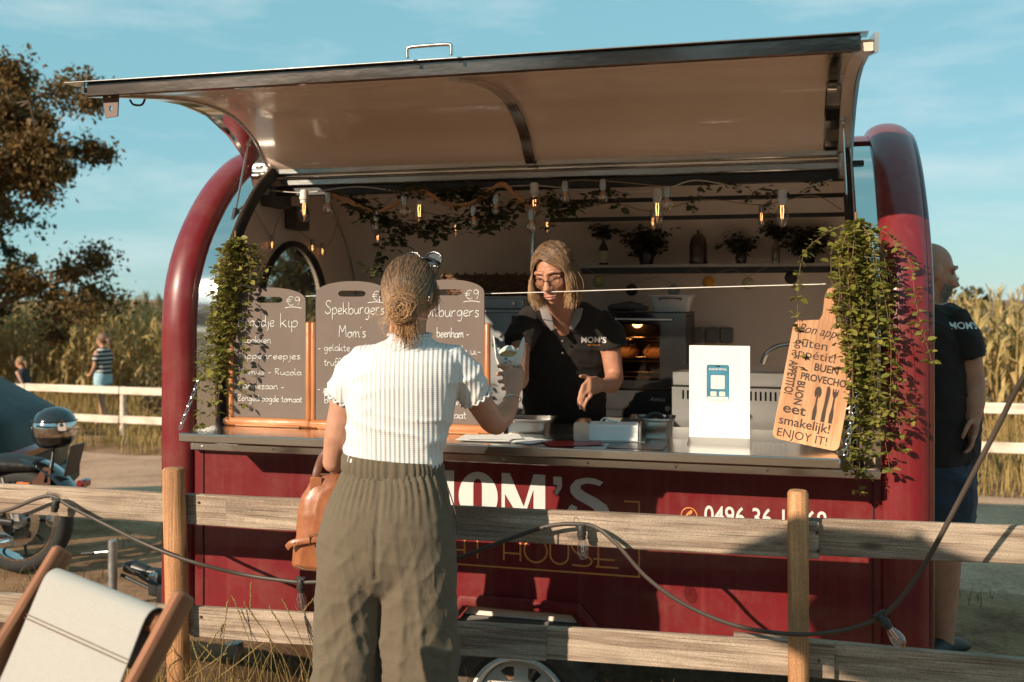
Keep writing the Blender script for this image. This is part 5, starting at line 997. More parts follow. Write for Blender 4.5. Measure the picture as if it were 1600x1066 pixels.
def headlumps(mb, c, Rm, s=1., jaw=1., nose=1.):
    """face looks along head +y"""
    c = Vector(c); f = lambda x, y, z: c + Rm @ (Vector((x, y, z)) * s)
    def el(x, y, z, rx, ry, rz):
        m = MB().ball((0, 0, 0), 1, 18, 12); mb.add([f(x + v[0] * rx, y + v[1] * ry, z + v[2] * rz) for v in m.v], m.f)
    el(0, -.012, .028, .074, .092, .088); el(0, .018, -.02, .064, .074, .085); el(0, .032, -.075, .046 * jaw, .052, .042); el(0, .062, -.098, .022 * jaw, .022, .018)
    mb.tube([f(0, .088, .018), f(0, .098, -.012), f(0, .112 * nose, -.034), f(0, .098, -.044)], [.009 * s, .011 * s, .016 * s, .009 * s], 10, round_=True)
    for sx in (-1, 1):
        el(sx * .013, .097, -.038, .010, .011, .009); el(sx * .040, .062, -.022, .024, .022, .024); mb.tube([f(sx * .012, .088, .030), f(sx * .034, .086, .034), f(sx * .054, .066, .024)], .009 * s, 8, round_=True)
        el(sx * .077, -.008, -.008, .010, .020, .032)
    mb.tube([f(-.022, .084, -.066), f(0, .094, -.064), f(.022, .084, -.066)], .0085 * s, 8, round_=True); mb.tube([f(-.018, .083, -.078), f(0, .091, -.079), f(.018, .083, -.078)], .009 * s, 8, round_=True)
    return f
def facebits(t, f, s, brow, sk=None):
    for sx in (-1, 1):
        e = MB().ball(f(sx * .032, .069, .006), .0125 * s, 12, 8).build('eye', EYEW, t, 90); MB().ball(f(sx * .032, .0765, .0045), .0062 * s, 10, 6).build('iris', IRIS, e, 90)
        MB().tube([f(sx * .016, .0745, .010), f(sx * .032, .0785, .0115), f(sx * .049, .068, .008)], [(.0095 * s, .006 * s)] * 3, 8, round_=True).build('eyelid', sk or SKIN2, e, 90)
        MB().tube([f(sx * .012, .0885, .034), f(sx * .034, .0865, .040), f(sx * .055, .066, .032)], [(.0028 * s, .0022 * s)] * 3, 8, round_=True).build('eyebrow', brow, t, 90)
    lp = MB().tube([f(-.023, .086, -.0695), f(-.008, .0985, -.0665), f(.008, .0985, -.0665), f(.023, .086, -.0695)], .0048 * s, 8, round_=True).build('lips', LIP, t, 90); MB().tube([f(-.019, .086, -.0765), f(0, .0975, -.079), f(.019, .086, -.0765)], .0055 * s, 8, round_=True).build('lower_lip', LIP, lp, 90)
def ridge(v): return (1 - min(1, abs(v) * 2.2)) ** 2
def finger(mb, pts, r): mb.tube([Vector(p) for p in pts], [r * (1.05 - .25 * i / (len(pts) - 1)) for i in range(len(pts))], 10, round_=True)
from mathutils.bvhtree import BVHTree
def onto(mb, me, d, off=.0015):
    bv = BVHTree.FromPolygons([v.co for v in me.vertices], [tuple(p.vertices) for p in me.polygons]); d = Vector(d).normalized(); out = []
    for v in mb.v:
        h = bv.ray_cast(Vector(v) - d * .5, d); out.append(tuple(h[0] - d * off) if h[0] else v)
    mb.v = out; return mb
# ---------------------------------------------------------------- customer seen from behind
D0 = 3.3; gz = ground_z(-.4, D0)
CL = Vector((W(605, 0, D0).x, D0, gz)); cust = thing('person', 'woman in white ribbed top and olive linen trousers, seen from behind, holding a paper cone', 'person', CL)
def cp(px, py, d=0): return W(px, py, D0 + d) - CL
body = MB()
hc = cp(641, 459); HR = Matrix.Rotation(R(-20), 3, 'Z') @ Matrix.Rotation(R(-8), 3, 'X'); fh = headlumps(body, hc, HR, 1.0)
body.tube([cp(641, 490, .0), cp(640, 530, -.005), cp(638, 556, -.01)], [.054, .052, .075], 16, round_=True)
def tor(mb, rows, n=30, p=2.3, tilt=0, yo=0):
    rings = []
    for py, xl, xr, ry, *e in rows:
        a, b = cp(xl, py), cp(xr, py); rings.append(ring((a.x + b.x) / 2, (e[0] if e else 0) + yo, a.z, (b.x - a.x) / 2, ry, n, p, e[1] if len(e) > 1 else tilt))
    mb.loft(rings)
trow = [(724, 539, 689, .103, 0, -.10), (700, 541, 692, .104, 0, -.06), (670, 542, 700, .108), (640, 543, 709, .113), (605, 542, 716, .118), (582, 541, 722, .116), (563, 548, 724, .106), (550, 564, 711, .092), (540, 586, 692, .078), (530, 604, 674, .066, .006), (522, 610, 670, .060, .01)]
inner = [(a, b + 8, c - 8, d - .014, *e) for a, b, c, d, *e in trow[:-2]]
tor(body, inner)
body.tube([cp(560, 580), cp(537, 622, .01), cp(526, 680, .02), cp(520, 722, .05)], [.040, .042, .041, .034], 14, round_=True)
body.tube([cp(520, 722, .05), cp(535, 722, .16), cp(556, 712, .26)], [.035, .033, .024], 12, round_=True)
body.tube([cp(556, 712, .26), cp(566, 706, .31)], [(.018, .032), (.014, .036)], 12, round_=True)
for k in range(4): p = cp(561 + k * 5, 703 + k * 5, .32); finger(body, [p, p + Vector((.02, .03, -.01)), p + Vector((.03, .035, -.04))], .0085)
ra = [cp(712, 582), cp(743, 620, .05), cp(768, 657, .12), cp(775, 662, .15)]; body.tube(ra, [.040, .043, .042, .040], 14, round_=True)
fa = [cp(771, 660, .13), cp(786, 650, .20), cp(797, 634, .27), cp(801, 617, .31)]; body.tube(fa, [.041, .040, .031, .0245], 14, round_=True)
wr = cp(801, 617, .31); pm = cp(803, 592, .33)
body.tube([wr, cp(803, 604, .32), pm, cp(802, 580, .335)], [(.024, .018), (.034, .016), (.040, .016), (.036, .014)], 14, round_=True, up=(1, 0, 0))
for k, (py, dx, L) in enumerate(((571, 0, 1.0), (583, -1, 1.08), (595, 1, 1.0), (606, 4, .85))):
    a = cp(797 + dx, py + 3, .335); finger(body, [a, a + Vector((-.024 * L, .002, .005)), a + Vector((-.041 * L, .016, .003)), a + Vector((-.036 * L, .040, -.001))], .0096)
a = cp(812, 588, .345); finger(body, [a, a + Vector((.004, .02, .028)), a + Vector((-.008, .04, .042)), a + Vector((-.022, .052, .046))], .0105)
for s in (-1, 1):     # legs inside the trousers
    body.tube([cp(606 + s * 46, 800), cp(604 + s * 50, 960, .0), cp(602 + s * 50, 1120, .01), cp(602 + s * 50, 1210, 0)], [.085, .065, .05, .035], 14, round_=True)
link('body', melt(body, .0046, 6), SKIN, cust)
for s in (-1, 1):
    q = cp(602 + s * 50, 1246); sh = MB().tube([q + Vector((0, -.06, .035)), q + Vector((0, .05, .03)), q + Vector((0, .15, .022))], [(.035, .038), (.032, .042), (.02, .036)], 14, round_=True, up=(0, 0, 1)); link('shoe', melt(sh, .008, 4), M('white_canvas_shoe', (.55, .52, .48), .7), cust)
# top
RIB = fabric('white_rib_knit', (.66, .65, .635), 68, 'X', .5, .0022, .03, 700, .9, .2)
top = MB(); tor(top, trow)
top.tube([cp(592, 560), cp(572, 564), cp(548, 590, .005), cp(531, 622, .012)], [.045, .056, .057, .049], 16, round_=False)
top.tube([cp(680, 558), cp(702, 562, .005), cp(726, 588, .025), cp(743, 619, .05)], [.045, .058, .060, .053], 16, round_=False)
def topd(c, n): return .004 * noise.noise(c * 7) + .0055 * ridge(noise.noise(Vector((c.x * 5 + c.z * 9, c.y * 6, c.z * 15)))) * (1 if c.z < cp(0, 650).z else .35) + .006 * ridge(noise.noise(Vector((c.x * 9 - c.z * 9, 3, c.z * 7 + c.x * 7)))) * max(0, min(1, (abs(c.x - .07) - .08) / .08))
link('top', melt(top, .0062, 4, topd), RIB, cust)
def ruffle(a, b, r, amp, n, mat, w=.004, up=None, lift=0):
    ax = (b - a).normalized(); e1 = ax.orthogonal().normalized(); e2 = ax.cross(e1); pts = []
    for i in range(97): q = 2 * math.pi * i / 96; pts.append(b + e1 * math.cos(q) * (r + amp * .4 * math.cos(q * n)) + e2 * math.sin(q) * (r + amp * .4 * math.cos(q * n)) + ax * amp * math.sin(q * n))
    return MB().tube(pts, w, 6)
ruffle(cp(546, 594, .005), cp(530, 623, .012), .050, .0045, 14, RIB, .0042).build('sleeve_hem', RIB, cust, 80); ruffle(cp(727, 592, .025), cp(743.5, 620, .05), .0535, .0045, 14, RIB, .0042).build('sleeve_hem', RIB, cust, 80)
MB().tube([cp(640, 523) + Vector((.063 * math.cos(q * .1309), .01 + .061 * math.sin(q * .1309), .004 * math.sin(q * .13))) for q in range(49)], [(.005, .012)] * 49, 8, up=(0, 0, 1)).build('collar', RIB, cust, 80)
# trousers
LIN = fabric('olive_linen', (.128, .101, .069), 0, 'X', .5, .0015, .10, 520, .9, .12, wr=.22)
tr = MB()
prow = [(734, 538, 691, .108), (752, 529, 697, .122), (790, 513, 704, .138), (830, 502, 710, .146), (868, 498, 713, .144), (892, 500, 712, .132), (915, 510, 702, .105), (932, 540, 668, .06)]
tor(tr, prow[::-1], 34, 2.4)
for xs_ in ([(840, 508, 612, .125), (880, 500, 603, .138), (930, 496, 598, .134), (990, 494, 594, .128), (1066, 492, 591, .124), (1150, 489, 592, .120), (1222, 487, 593, .122)], [(840, 598, 706, .125), (880, 594, 712, .138), (930, 594, 713, .134), (990, 595, 712, .128), (1066, 595, 713, .124), (1150, 594, 715, .120), (1222, 593, 717, .122)]): tor(tr, xs_[::-1], 30, 2.2)
zw = cp(0, 735).z; zc = cp(0, 880).z; xm = cp(600, 0).x
def trd(c, n):
    a = math.atan2(c.y, c.x - .0); d = .006 * noise.noise(Vector((c.x * 6, c.y * 6, c.z * 3)))
    h = max(0, min(1, (zw - c.z) / .16)); gath = (1 - h) * .0045 * math.sin(a * 44 + 3 * noise.noise(c * 9)); d += gath
    low = max(0, min(1, (cp(0, 820).z - c.z) / .35))
    d += (.003 + .006 * low) * ridge(noise.noise(Vector((c.x * 11 + c.z * 1.2, c.y * 8, c.z * 2.2)))) - .003 * low
    d += (.002 + .004 * low) * ridge(noise.noise(Vector((c.x * 14 - c.z * 5, c.y * 10 + 4, c.z * 7)))) + (.0015 + .002 * low) * ridge(noise.noise(Vector((c.x * 30 + c.z * 6, c.y * 22 + 2, c.z * 14)))) 
    d += .0028 * ridge(noise.noise(Vector((c.x * 4, c.y * 4 + 9, c.z * 19 + c.x * 5))))  * (1 if c.z < cp(0, 800).z else .25)
    if c.y < 0 and c.z > zc - .02: d -= .008 * math.exp(-((c.x - xm + (zw - c.z) * .03) / .0075) ** 2)
    return d
link('trousers', melt(tr, .0066, 14, trd), LIN, cust)
MB().tube(cat([cp(700, 762, -.07), cp(709, 790, -.05), cp(714, 815, -.03), cp(714, 835, -.02)], 5), [(.004, .002)] * 16, 6).build('pocket_edge', LIN, cust, 60)
rings = []
for py, k in ((743, 1.0), (738, 1.03), (722, 1.025), (713, 1.0)):
    a, b = cp(537, py), cp(691, py); nn = 240; rr = []
    for j in range(nn):
        q = 2 * math.pi * j / nn; g_ = 1 + .020 * math.sin(q * 46 + 2 * math.sin(q * 7)) * (1 if k > 1 else .5); ca, sa = math.cos(q), math.sin(q); x = (b.x - a.x) / 2 * k * g_ * math.copysign(abs(ca) ** (2 / 2.3), ca); y = .110 * k * g_ * math.copysign(abs(sa) ** (2 / 2.3), sa); rr.append(Vector(((a.x + b.x) / 2 + x, y, a.z - .10 * x)))
    rings.append(rr)
MB().loft(rings, False).build('waistband', LIN, cust, 80)
# bracelet and rings
MB().tube([cp(800, 624, .295) + Matrix.Rotation(R(-35), 3, 'X') @ Vector((.031 * math.cos(q * .2618), .031 * math.sin(q * .2618), 0)) for q in range(25)], .0018, 6).build('bracelet', M('silver', (.7, .68, .64), .2, 1), cust)
# hair
HM = hairm('ombre_hair', (.030, .014, .007), (.60, .34, .16), hc.z - .075, hc.z + .085, .7)
rgh = random.Random(77); cap = MB(); capf = lambda v, k=1.0: hc + HR @ Vector((v[0] * .083 * k, v[1] * .101 * k - .008, v[2] * .106 * k + .016))
m_ = MB().ball((0, 0, 0), 1, 22, 14); cap.add([capf(v) for v in m_.v if True], m_.f)
bun = cp(629, 483, -.115); m_ = MB().ball((0, 0, 0), 1, 18, 12); cap.add([bun + Vector((v[0] * .044, v[1] * .03, v[2] * .038)) for v in m_.v], m_.f)
capm = melt(cap, .006, 3)
bm = bmesh.new(); bm.from_mesh(capm); dele = []
for v in bm.verts:
    l = HR.inverted() @ (v.co - hc)
    if l.y > .035 and l.z < .075 - (l.y - .035) * .3 and (v.co - bun).length > .06: dele.append(v)
    elif l.z < -.075 and (v.co - bun).length > .06: dele.append(v)
bmesh.ops.delete(bm, geom=dele, context='VERTS'); bm.to_mesh(capm); bm.free()
hair = link('hair', capm, HM, cust)
ell = lambda d, k=1.0: capf((d.x, d.y, d.z), k)
bd = (HR.inverted() @ (bun - hc)); bd = Vector((bd.x / .083, (bd.y + .008) / .101, (bd.z - .016) / .106)).normalized(); L_ = []
for i in range(2600):
    while True:
        d = Vector((rgh.gauss(0, 1), rgh.gauss(0, 1), rgh.gauss(0, 1))).normalized()
        if d.y > .45 and d.z < .72: continue
        if d.z < -.62 or (d.y > .15 and d.z < .1): continue
        break
    ang = d.angle(bd); 
    if ang < .12: continue
    off = Vector((rgh.gauss(0, .10), rgh.gauss(0, .05), rgh.gauss(0, .10))); e = (bd + off).normalized(); p = []
    k0 = rgh.uniform(1.0, 1.035); cl = rgh.gauss(0, .02)
    for j in range(9):
        t_ = j / 8; v = d.slerp(e, t_) if d.angle(e) < 3.0 else d; v = v + Vector((cl, 0, cl)) * math.sin(t_ * math.pi); v.normalize(); p.append(ell(v, k0 + .02 * math.sin(t_ * math.pi) + (.05 * t_ ** 4)))
    p.append(bun + Vector((rgh.gauss(0, .018), rgh.uniform(-.02, .01), rgh.gauss(0, .016)))); L_.append(p)
for i in range(560):           # loops of the bun
    ax = Vector((rgh.gauss(0, .55), -1, rgh.gauss(0, .5))).normalized(); e1 = ax.orthogonal().normalized(); e2 = ax.cross(e1); r_ = rgh.uniform(.016, .046); a0 = rgh.uniform(0, 6.28); sp = rgh.uniform(1.6, 4.2); c = bun + Vector((rgh.gauss(0, .005), rgh.uniform(-.028, .006), rgh.gauss(0, .005)))
    L_.append([c + e1 * math.cos(a0 + sp * j / 9) * r_ * 1.1 + e2 * math.sin(a0 + sp * j / 9) * r_ * .92 + ax * (.028 - r_ * .45) for j in range(10)])
for i in range(330):           # loose tail below the bun
    a = bun + Vector((rgh.gauss(.004, .014), rgh.uniform(-.022, .004), rgh.uniform(-.03, -.01))); l = rgh.uniform(.04, .105); dx = rgh.gauss(.006, .012)
    L_.append([a + Vector((dx * t_ + .006 * math.sin(t_ * 5 + i), -.008 * math.sin(t_ * 3) + .03 * t_ * t_, -l * t_)) for t_ in (0, .25, .5, .75, 1)])
for i in range(70):            # flyaways
    a = bun + Vector((rgh.gauss(-.015, .03), rgh.uniform(-.03, .02), rgh.gauss(-.02, .03))); d = Vector((rgh.gauss(-.3, .6), rgh.gauss(0, .4), rgh.gauss(-.3, .6))).normalized() * rgh.uniform(.03, .07); q = Vector((rgh.gauss(0, .02), 0, rgh.gauss(0, .02))); L_.append([a, a + d * .5 + q, a + d])
for i in range(90):            # wisps at the right ear and the nape
    d0 = Vector((.95, rgh.uniform(-.1, .3), rgh.uniform(-.1, .4))).normalized(); a = ell(d0, 1.02); L_.append([a, a + Vector((rgh.gauss(.004, .006), -.004, -.03)), a + Vector((rgh.gauss(.0, .012), -.006, -rgh.uniform(.05, .1)))])
strands('hair_strands', L_, HM, hair, .0009)
# sunglasses pushed up on the head
sg = thing('sunglasses', 'black sunglasses pushed up on top of the customer head', 'sunglasses', CL); GB = M('gloss_black_frame', (.01, .009, .009), .15, coat=.5)
sp_ = lambda x, y, z: hc + HR @ Vector((x, y, z))
MB().tube(cat([sp_(-.079, .035, .092), sp_(-.045, .055, .122), sp_(0, .060, .128), sp_(.045, .055, .122), sp_(.079, .035, .092)], 5), [(.005, .006)] * 21, 8, round_=True).build('brow_bar', GB, sg, 80)
for s in (-1, 1):
    ln = [sp_(s * .038 + .030 * math.cos(q * .3142), .062 + .010 * math.sin(q * .3142) * 0 + .018, .122 + .024 * math.sin(q * .3142) + .004) for q in range(20)]
    MB().tube(ln + ln[:2], .004, 8).build('lens_rim', GB, sg, 80); MB().add(ln, [tuple(range(20))]).build('lens', M('dark_lens', (.01, .01, .012), .05, coat=1), sg)
    MB().tube(cat([sp_(s * .079, .035, .092), sp_(s * .090, -.005, .055), sp_(s * .088, -.035, .0), sp_(s * .085, -.04, -.03)], 5), [(.0045, .003)] * 16, 8).build('temple', GB, sg, 80)
# paper cone with a burger
cc = W(796, 572, D0 + .395); ct = thing('paper_cone', 'newsprint paper cone with a burger bun, held in the customer raised right hand', 'food', cc)
PAP = M('newsprint', (.74, .71, .66), .85, var=.06, vs=30, translucent=.15); V = []; nn = 40
for i, (z, r_) in enumerate(((-.062, .006), (-.03, .022), (0, .038), (.02, .045), (.035, .048))):
    for j in range(nn):
        q = 2 * math.pi * j / nn; ex = 0
        if i == 4: ex = .062 * max(0, math.cos(q - 3.35)) ** 10 + .058 * max(0, math.cos(q - 5.75)) ** 10 + .03 * max(0, math.cos(q - 1.6)) ** 3
        if i == 3: ex = .01 * max(0, math.cos(q - 3.5)) ** 4
        V.append((1.12 * r_ * math.cos(q) * (1 + ex * 2), r_ * math.sin(q) * (1 + ex), z + ex * 1.25))
mb = MB(); mb.add(V, [(i * nn + j, i * nn + (j + 1) % nn, (i + 1) * nn + (j + 1) % nn, (i + 1) * nn + j) for i in range(4) for j in range(nn)]); me = evalmesh(mb.mesh('paper', 60), [('SOLIDIFY', dict(thickness=.0006))]); link('paper', me, PAP, ct)
mb = MB(); rq = random.Random(6)
for i in range(26):
    q = rq.uniform(3.4, 6.0); z = rq.uniform(-.01, .032); r_ = .0385 + z * .28 + .0012; dq = rq.uniform(.08, .22); h_ = .0012 if i % 3 else .0028
    mb.add([(r_ * math.cos(a), r_ * math.sin(a), z + s * h_) for a in (q, q + dq) for s in (-1, 1)], [(0, 2, 3, 1)])
mb.build('newsprint_lines', M('print_ink', (.05, .045, .045), .8), ct, 0, kind='stuff')
mb = MB().ball((0, 0, .032), .040, 20, 12, (1, 1, .62)); mb.build('bun', CRUST, ct, 90)
# ---------------------------------------------------------------- seller
SL = T(.18, .62, .225); sell = thing('person', 'blonde woman in glasses and a black polo shirt serving behind the counter', 'person', SL)
def q_(px, py, D): return W(px, py, D) - SL
body = MB(); hc2 = q_(866, 427, 4.16); HR2 = Matrix.Rotation(R(180 - 24), 3, 'Z') @ Matrix.Rotation(R(-20), 3, 'X') @ Matrix.Rotation(R(4), 3, 'Y'); fs = headlumps(body, hc2, HR2, .98, .95)
body.tube([q_(870, 455, 4.24), q_(877, 486, 4.37), q_(880, 512, 4.475)], [.054, .058, .078], 14, round_=True)
cx = q_(878, 0, 4.55).x; zsh = q_(0, 508, 4.42).z; z0 = 0
def trow2(mb, grow):
    rings = []
    for py, D, xl, xr, ry in [(760, 4.86, 805, 948, .12), (700, 4.80, 812, 945, .12), (640, 4.70, 818, 946, .115), (590, 4.60, 815, 950, .118), (540, 4.53, 806, 957, .12), (505, 4.47, 802, 956, .108), (487, 4.43, 815, 942, .085), (474, 4.40, 843, 916, .06)]:
        a, b = q_(xl, py, D), q_(xr, py, D); rings.append(ring((a.x + b.x) / 2, a.y, a.z, (b.x - a.x) / 2 + grow, ry + grow, 28, 2.3, 0, -.2))
    mb.loft(rings)
trow2(body, -.014)
ua = [q_(824, 512, 4.42), q_(812, 548, 4.28), q_(812, 578, 4.10)]; body.tube(ua, [.05, .043, .038], 14, round_=True); body.tube([ua[-1], q_(814, 592, 3.95), q_(814, 598, 3.82)], [.038, .032, .025], 14, round_=True)
hp = q_(811, 598, 3.76); body.tube([q_(814, 598, 3.82), hp, q_(808, 594, 3.72)], [(.020, .026), (.016, .038), (.014, .036)], 12, round_=True, up=(1, 0, 0))
for k in range(4): a = q_(810, 584 + k * 8, 3.735); finger(body, [a, a + Vector((-.012, -.03, .0)), a + Vector((-.036, -.042, .002)), a + Vector((-.05, -.03, .002))], .009)
finger(body, [q_(816, 584, 3.76), q_(812, 572, 3.735), q_(804, 566, 3.715)], .0105)
ub = [q_(938, 512, 4.46), q_(955, 550, 4.46), q_(960, 590, 4.46)]; body.tube(ub, [.05, .045, .040], 14, round_=True); body.tube([ub[-1], q_(955, 602, 4.36), q_(940, 602, 4.24)], [.041, .037, .027], 14, round_=True)
h0 = q_(930, 602, 4.18); body.tube([q_(940, 602, 4.24), h0, q_(921, 604, 4.13)], [(.028, .020), (.040, .016), (.038, .013)], 12, round_=True, up=(0, 0, 1))
for k, (dx, dz, L) in enumerate(((919, 594, 1.), (918, 602, 1.1), (920, 610, 1.05), (924, 618, .85))): a = q_(dx, dz, 4.13); finger(body, [a, a + Vector((-.018, -.012, -.016)) * L * 1.2, a + Vector((-.028, -.014, -.040)) * L * 1.2, a + Vector((-.028, -.006, -.058)) * L * 1.2], .0080)
finger(body, [q_(925, 594, 4.17), q_(914, 588, 4.14), q_(907, 588, 4.11)], .0105)
link('body', melt(body, .0048, 6), SKIN2, sell)
facebits(sell, fs, .98, M('brow_brown', (.22, .12, .07), .8))
BLK = fabric('black_cotton', (.020, .016, .014), 0, 'X', .4, .001, .15, 500, .85, .06, wr=.25)
shirt = MB(); trow2(shirt, 0)
shirt.tube([q_(832, 497, 4.44), q_(817, 518, 4.36), q_(810, 538, 4.29)], [.060, .066, .064], 16); shirt.tube([q_(930, 498, 4.45), q_(952, 520, 4.46), q_(958, 543, 4.46)], [.060, .067, .065], 16)
def shd(c, n): return .008 * noise.noise(c * 8) + .006 * ridge(noise.noise(Vector((c.x * 10 + c.z * 8, c.y * 8, c.z * 12))))
sm = melt(shirt, .0066, 4, shd); bm = bmesh.new(); bm.from_mesh(sm)
vtx = [v for v in bm.verts if v.co.y < q_(0, 0, 4.42).y and (lambda z: z > 0 and abs(v.co.x - q_(875, 0, 4.36).x) < .046 * z / .19)(v.co.z - q_(0, 517, 4.4).z)]
bmesh.ops.delete(bm, geom=vtx, context='VERTS'); bm.to_mesh(sm); bm.free(); link('polo_shirt', sm, BLK, sell)
GC = fabric('grey_collar', (.22, .20, .19), 0, 'X', .3, .001, .1, 400)
for s, a, b, c in ((-1, (848, 480, 4.335), (855, 496, 4.31), (864, 515, 4.318)), (1, (906, 480, 4.355), (900, 496, 4.33), (893, 514, 4.335))):
    MB().tube([q_(*a), q_(*b), q_(*c)], [(.004, .016), (.0035, .022), (.003, .010)], 10, round_=True, up=(0, -1, 0)).build('collar', GC, sell, 80)
a = q_(908, 536, 4.385); mb = MB(); text_into(mb, "MOM'S", .036, Matrix.Translation(a + Vector((0, -.018, 0))) @ Matrix.Rotation(R(3), 4, 'Z') @ UPR, extr=0, bold=.0008); onto(mb, sm, (0, 1, 0)).build('shirt_lettering', WVIN, sell, 20)
mb = MB(); text_into(mb, "eat house", .014, Matrix.Translation(a + Vector((.03, -.018, -.014))) @ UPR, extr=0); onto(mb, sm, (0, 1, 0)).build('shirt_small_lettering', GOLD, sell, 20)
for py, D in ((533, 4.378), (552, 4.405)): MB().ball(q_(879, py, D), .005).build('button', M('button', (.16, .14, .13), .4), sell)
lg = MB()
for s in (-1, 1): lg.tube([Vector((cx + s * .085, .22, .62)), Vector((cx + s * .09, .20, .38)), Vector((cx + s * .09, .20, .03))], [.11, .085, .07], 16, round_=True)
lg.loft([ring(cx, .2, z, .17, .13, 24) for z in (.5, .62, .74)]); link('trousers', melt(lg, .012, 4), BLK, sell)
for s in (-1, 1): link('shoe', melt(MB().tube([(cx + s * .09, .22, .03), (cx + s * .09, .1, .03), (cx + s * .09, .0, .02)], [(.03, .04), (.03, .045), (.018, .035)], 12, round_=True, up=(0, 0, 1)), .01, 3), BLACK, sell)
# her hair: bob parted off-centre
HB = hairm('blonde_bob', (.05, .026, .012), (.56, .34, .17), hc2.z - .10, hc2.z + .10, .7); rgh = random.Random(9); L_ = []; cap = MB()
hf = lambda v, k=1.: hc2 + HR2 @ Vector((v[0] * .083 * k, v[1] * .100 * k - .008, v[2] * .105 * k + .020))
m_ = MB().ball((0, 0, 0), 1, 22, 14); cap.add([hf(v) for v in m_.v], m_.f); cm = melt(cap, .007, 2); bm = bmesh.new(); bm.from_mesh(cm); dl = []
for v in bm.verts:
    l = HR2.inverted() @ (v.co - hc2)
    if (l.y > .045 and l.z < .078) or l.z < -.055: dl.append(v)
bmesh.ops.delete(bm, geom=dl, context='VERTS'); bm.to_mesh(cm); bm.free(); hair2 = link('hair', cm, HB, sell)
Hi = HR2.inverted(); down = Hi @ Vector((0, 0, -1))
for i in range(2600):
    part = Vector((.22, rgh.uniform(-.75, .78), 0)); part.z = math.sqrt(max(0.05, 1 - part.x ** 2 - part.y ** 2)); part.normalize()
    sd = 1 if rgh.random() < .5 else -1
    a = rgh.uniform(-2.6, .70)                      # azimuth from the side: forward is positive
    e = Vector((sd * math.cos(a * .95 if a > 0 else a), math.sin(a * .95 if a > 0 else a), -.05)).normalized()
    if a < -1.5: e = Vector((sd * math.cos(a) * -1 * -1, math.sin(a), -.05)).normalized()
    front = max(0, a) / .88; k0 = rgh.uniform(1.02, 1.07); p = []
    for j in range(7):
        t_ = j / 6; v = part.slerp(e, t_); p.append(hf(v, k0 + .04 * t_))
    last = p[-1]; L = rgh.uniform(.10, .165) - .02 * front; flare = rgh.gauss(.0, .012); tan = (HR2 @ Vector((e.x, e.y, 0))).normalized(); dn = (HR2 @ Vector((0, 0, -1))).lerp(Vector((0, 0, -1)), .6).normalized()
    for j in range(1, 6): t_ = j / 5; p.append(last + dn * L * t_ + tan * (flare * t_ + .010 * math.sin(t_ * 3.1) - .016 * t_ ** 3) + Vector((.003 * math.sin(t_ * 6 + i), 0, 0)))
    L_.append(p)
strands('hair_strands', L_, HB, hair2, .0010)
gt = MB()
for s in (-1, 1):
    pts = [fs(s * .033 + .024 * math.cos(q * .2618), .100 - .010 * abs(math.cos(q * .2618) * .5 + s * .5) * 1.2, -.004 + .021 * math.sin(q * .2618)) for q in range(24)]
    gt.tube(pts + pts[:2], .0014, 6); MB().add(pts, [tuple(range(24))]).build('lens', glassm('lens_glass', (.9, .88, .85), .03, .8), sell)
    gt.tube([fs(s * .056, .092, .004), fs(s * .078, .04, .008), fs(s * .082, .0, .004)], .0013, 6)
gt.tube([fs(-.010, .104, .0), fs(0, .107, .003), fs(.010, .104, .0)], .0014, 6); gt.build('glasses', M('dark_wire', (.08, .05, .035), .3, .8), sell, 80)
# ---------------------------------------------------------------- man beside the trailer
MD = 4.5; mx_ = W(1474, 0, MD).x; gm = ground_z(mx_, MD); ML = Vector((mx_, MD, gm)); man = thing('person', 'bald man with grey beard and black T-shirt standing at the trailer right end', 'person', ML)
def mp_(px, py, d=0): return W(px, py, MD + d) - ML
body = MB(); hm = mp_(1455, 425); HRm = Matrix.Rotation(R(-88), 3, 'Z') @ Matrix.Rotation(R(-11), 3, 'X'); fm = headlumps(body, hm, HRm, 1.08, 1.1, 1.02)
body.tube([mp_(1452, 455, .0), mp_(1455, 485, .02), mp_(1460, 505, .02)], [.062, .064, .09], 14, round_=True)
RM = Matrix.Rotation(R(38), 3, 'Z')
def mtor(mb, rows, grow=0):
    rings = []
    for py, xc, hw, hd in rows:
        c = mp_(xc, py); rings.append([Vector((c.x, c.y, c.z)) + RM @ Vector((p.x, p.y, 0)) for p in ring(0, 0, 0, hw + grow, hd + grow, 28, 2.4)])
    mb.loft(rings)
mrow = [(722, 1465, .19, .145), (690, 1466, .19, .15), (640, 1467, .195, .155), (590, 1467, .195, .15), (545, 1466, .20, .145), (510, 1464, .205, .13), (490, 1461, .17, .105), (476, 1456, .09, .075)]
mtor(body, mrow, -.014)
la = [mp_(1500, 512, -.10), mp_(1516, 560, -.12), mp_(1522, 600, -.12)]; body.tube(la, [.046, .048, .046], 14, round_=True); body.tube([la[-1], mp_(1524, 630, -.14), mp_(1522, 652, -.15)], [.046, .040, .032], 14, round_=True)
body.tube([mp_(1522, 652, -.15), mp_(1521, 668, -.15), mp_(1518, 682, -.15)], [(.022, .033), (.017, .042), (.015, .038)], 12, round_=True, up=(1, 0, 0))
for k in range(4): a = mp_(1521 - k * 1.5, 684, -.185 + k * .022); finger(body, [a, a + Vector((-.004, 0, -.03)), a + Vector((-.02, .0, -.055)), a + Vector((-.034, 0, -.062))], .010)
finger(body, [mp_(1515, 660, -.18), mp_(1508, 674, -.19), mp_(1504, 684, -.185)], .0115)
rb = [mp_(1420, 505, .12), mp_(1414, 560, .16), mp_(1414, 600, .18)]; body.tube(rb + [mp_(1420, 640, .16), mp_(1424, 680, .14)], [.055, .05, .045, .04, .03], 14, round_=True)
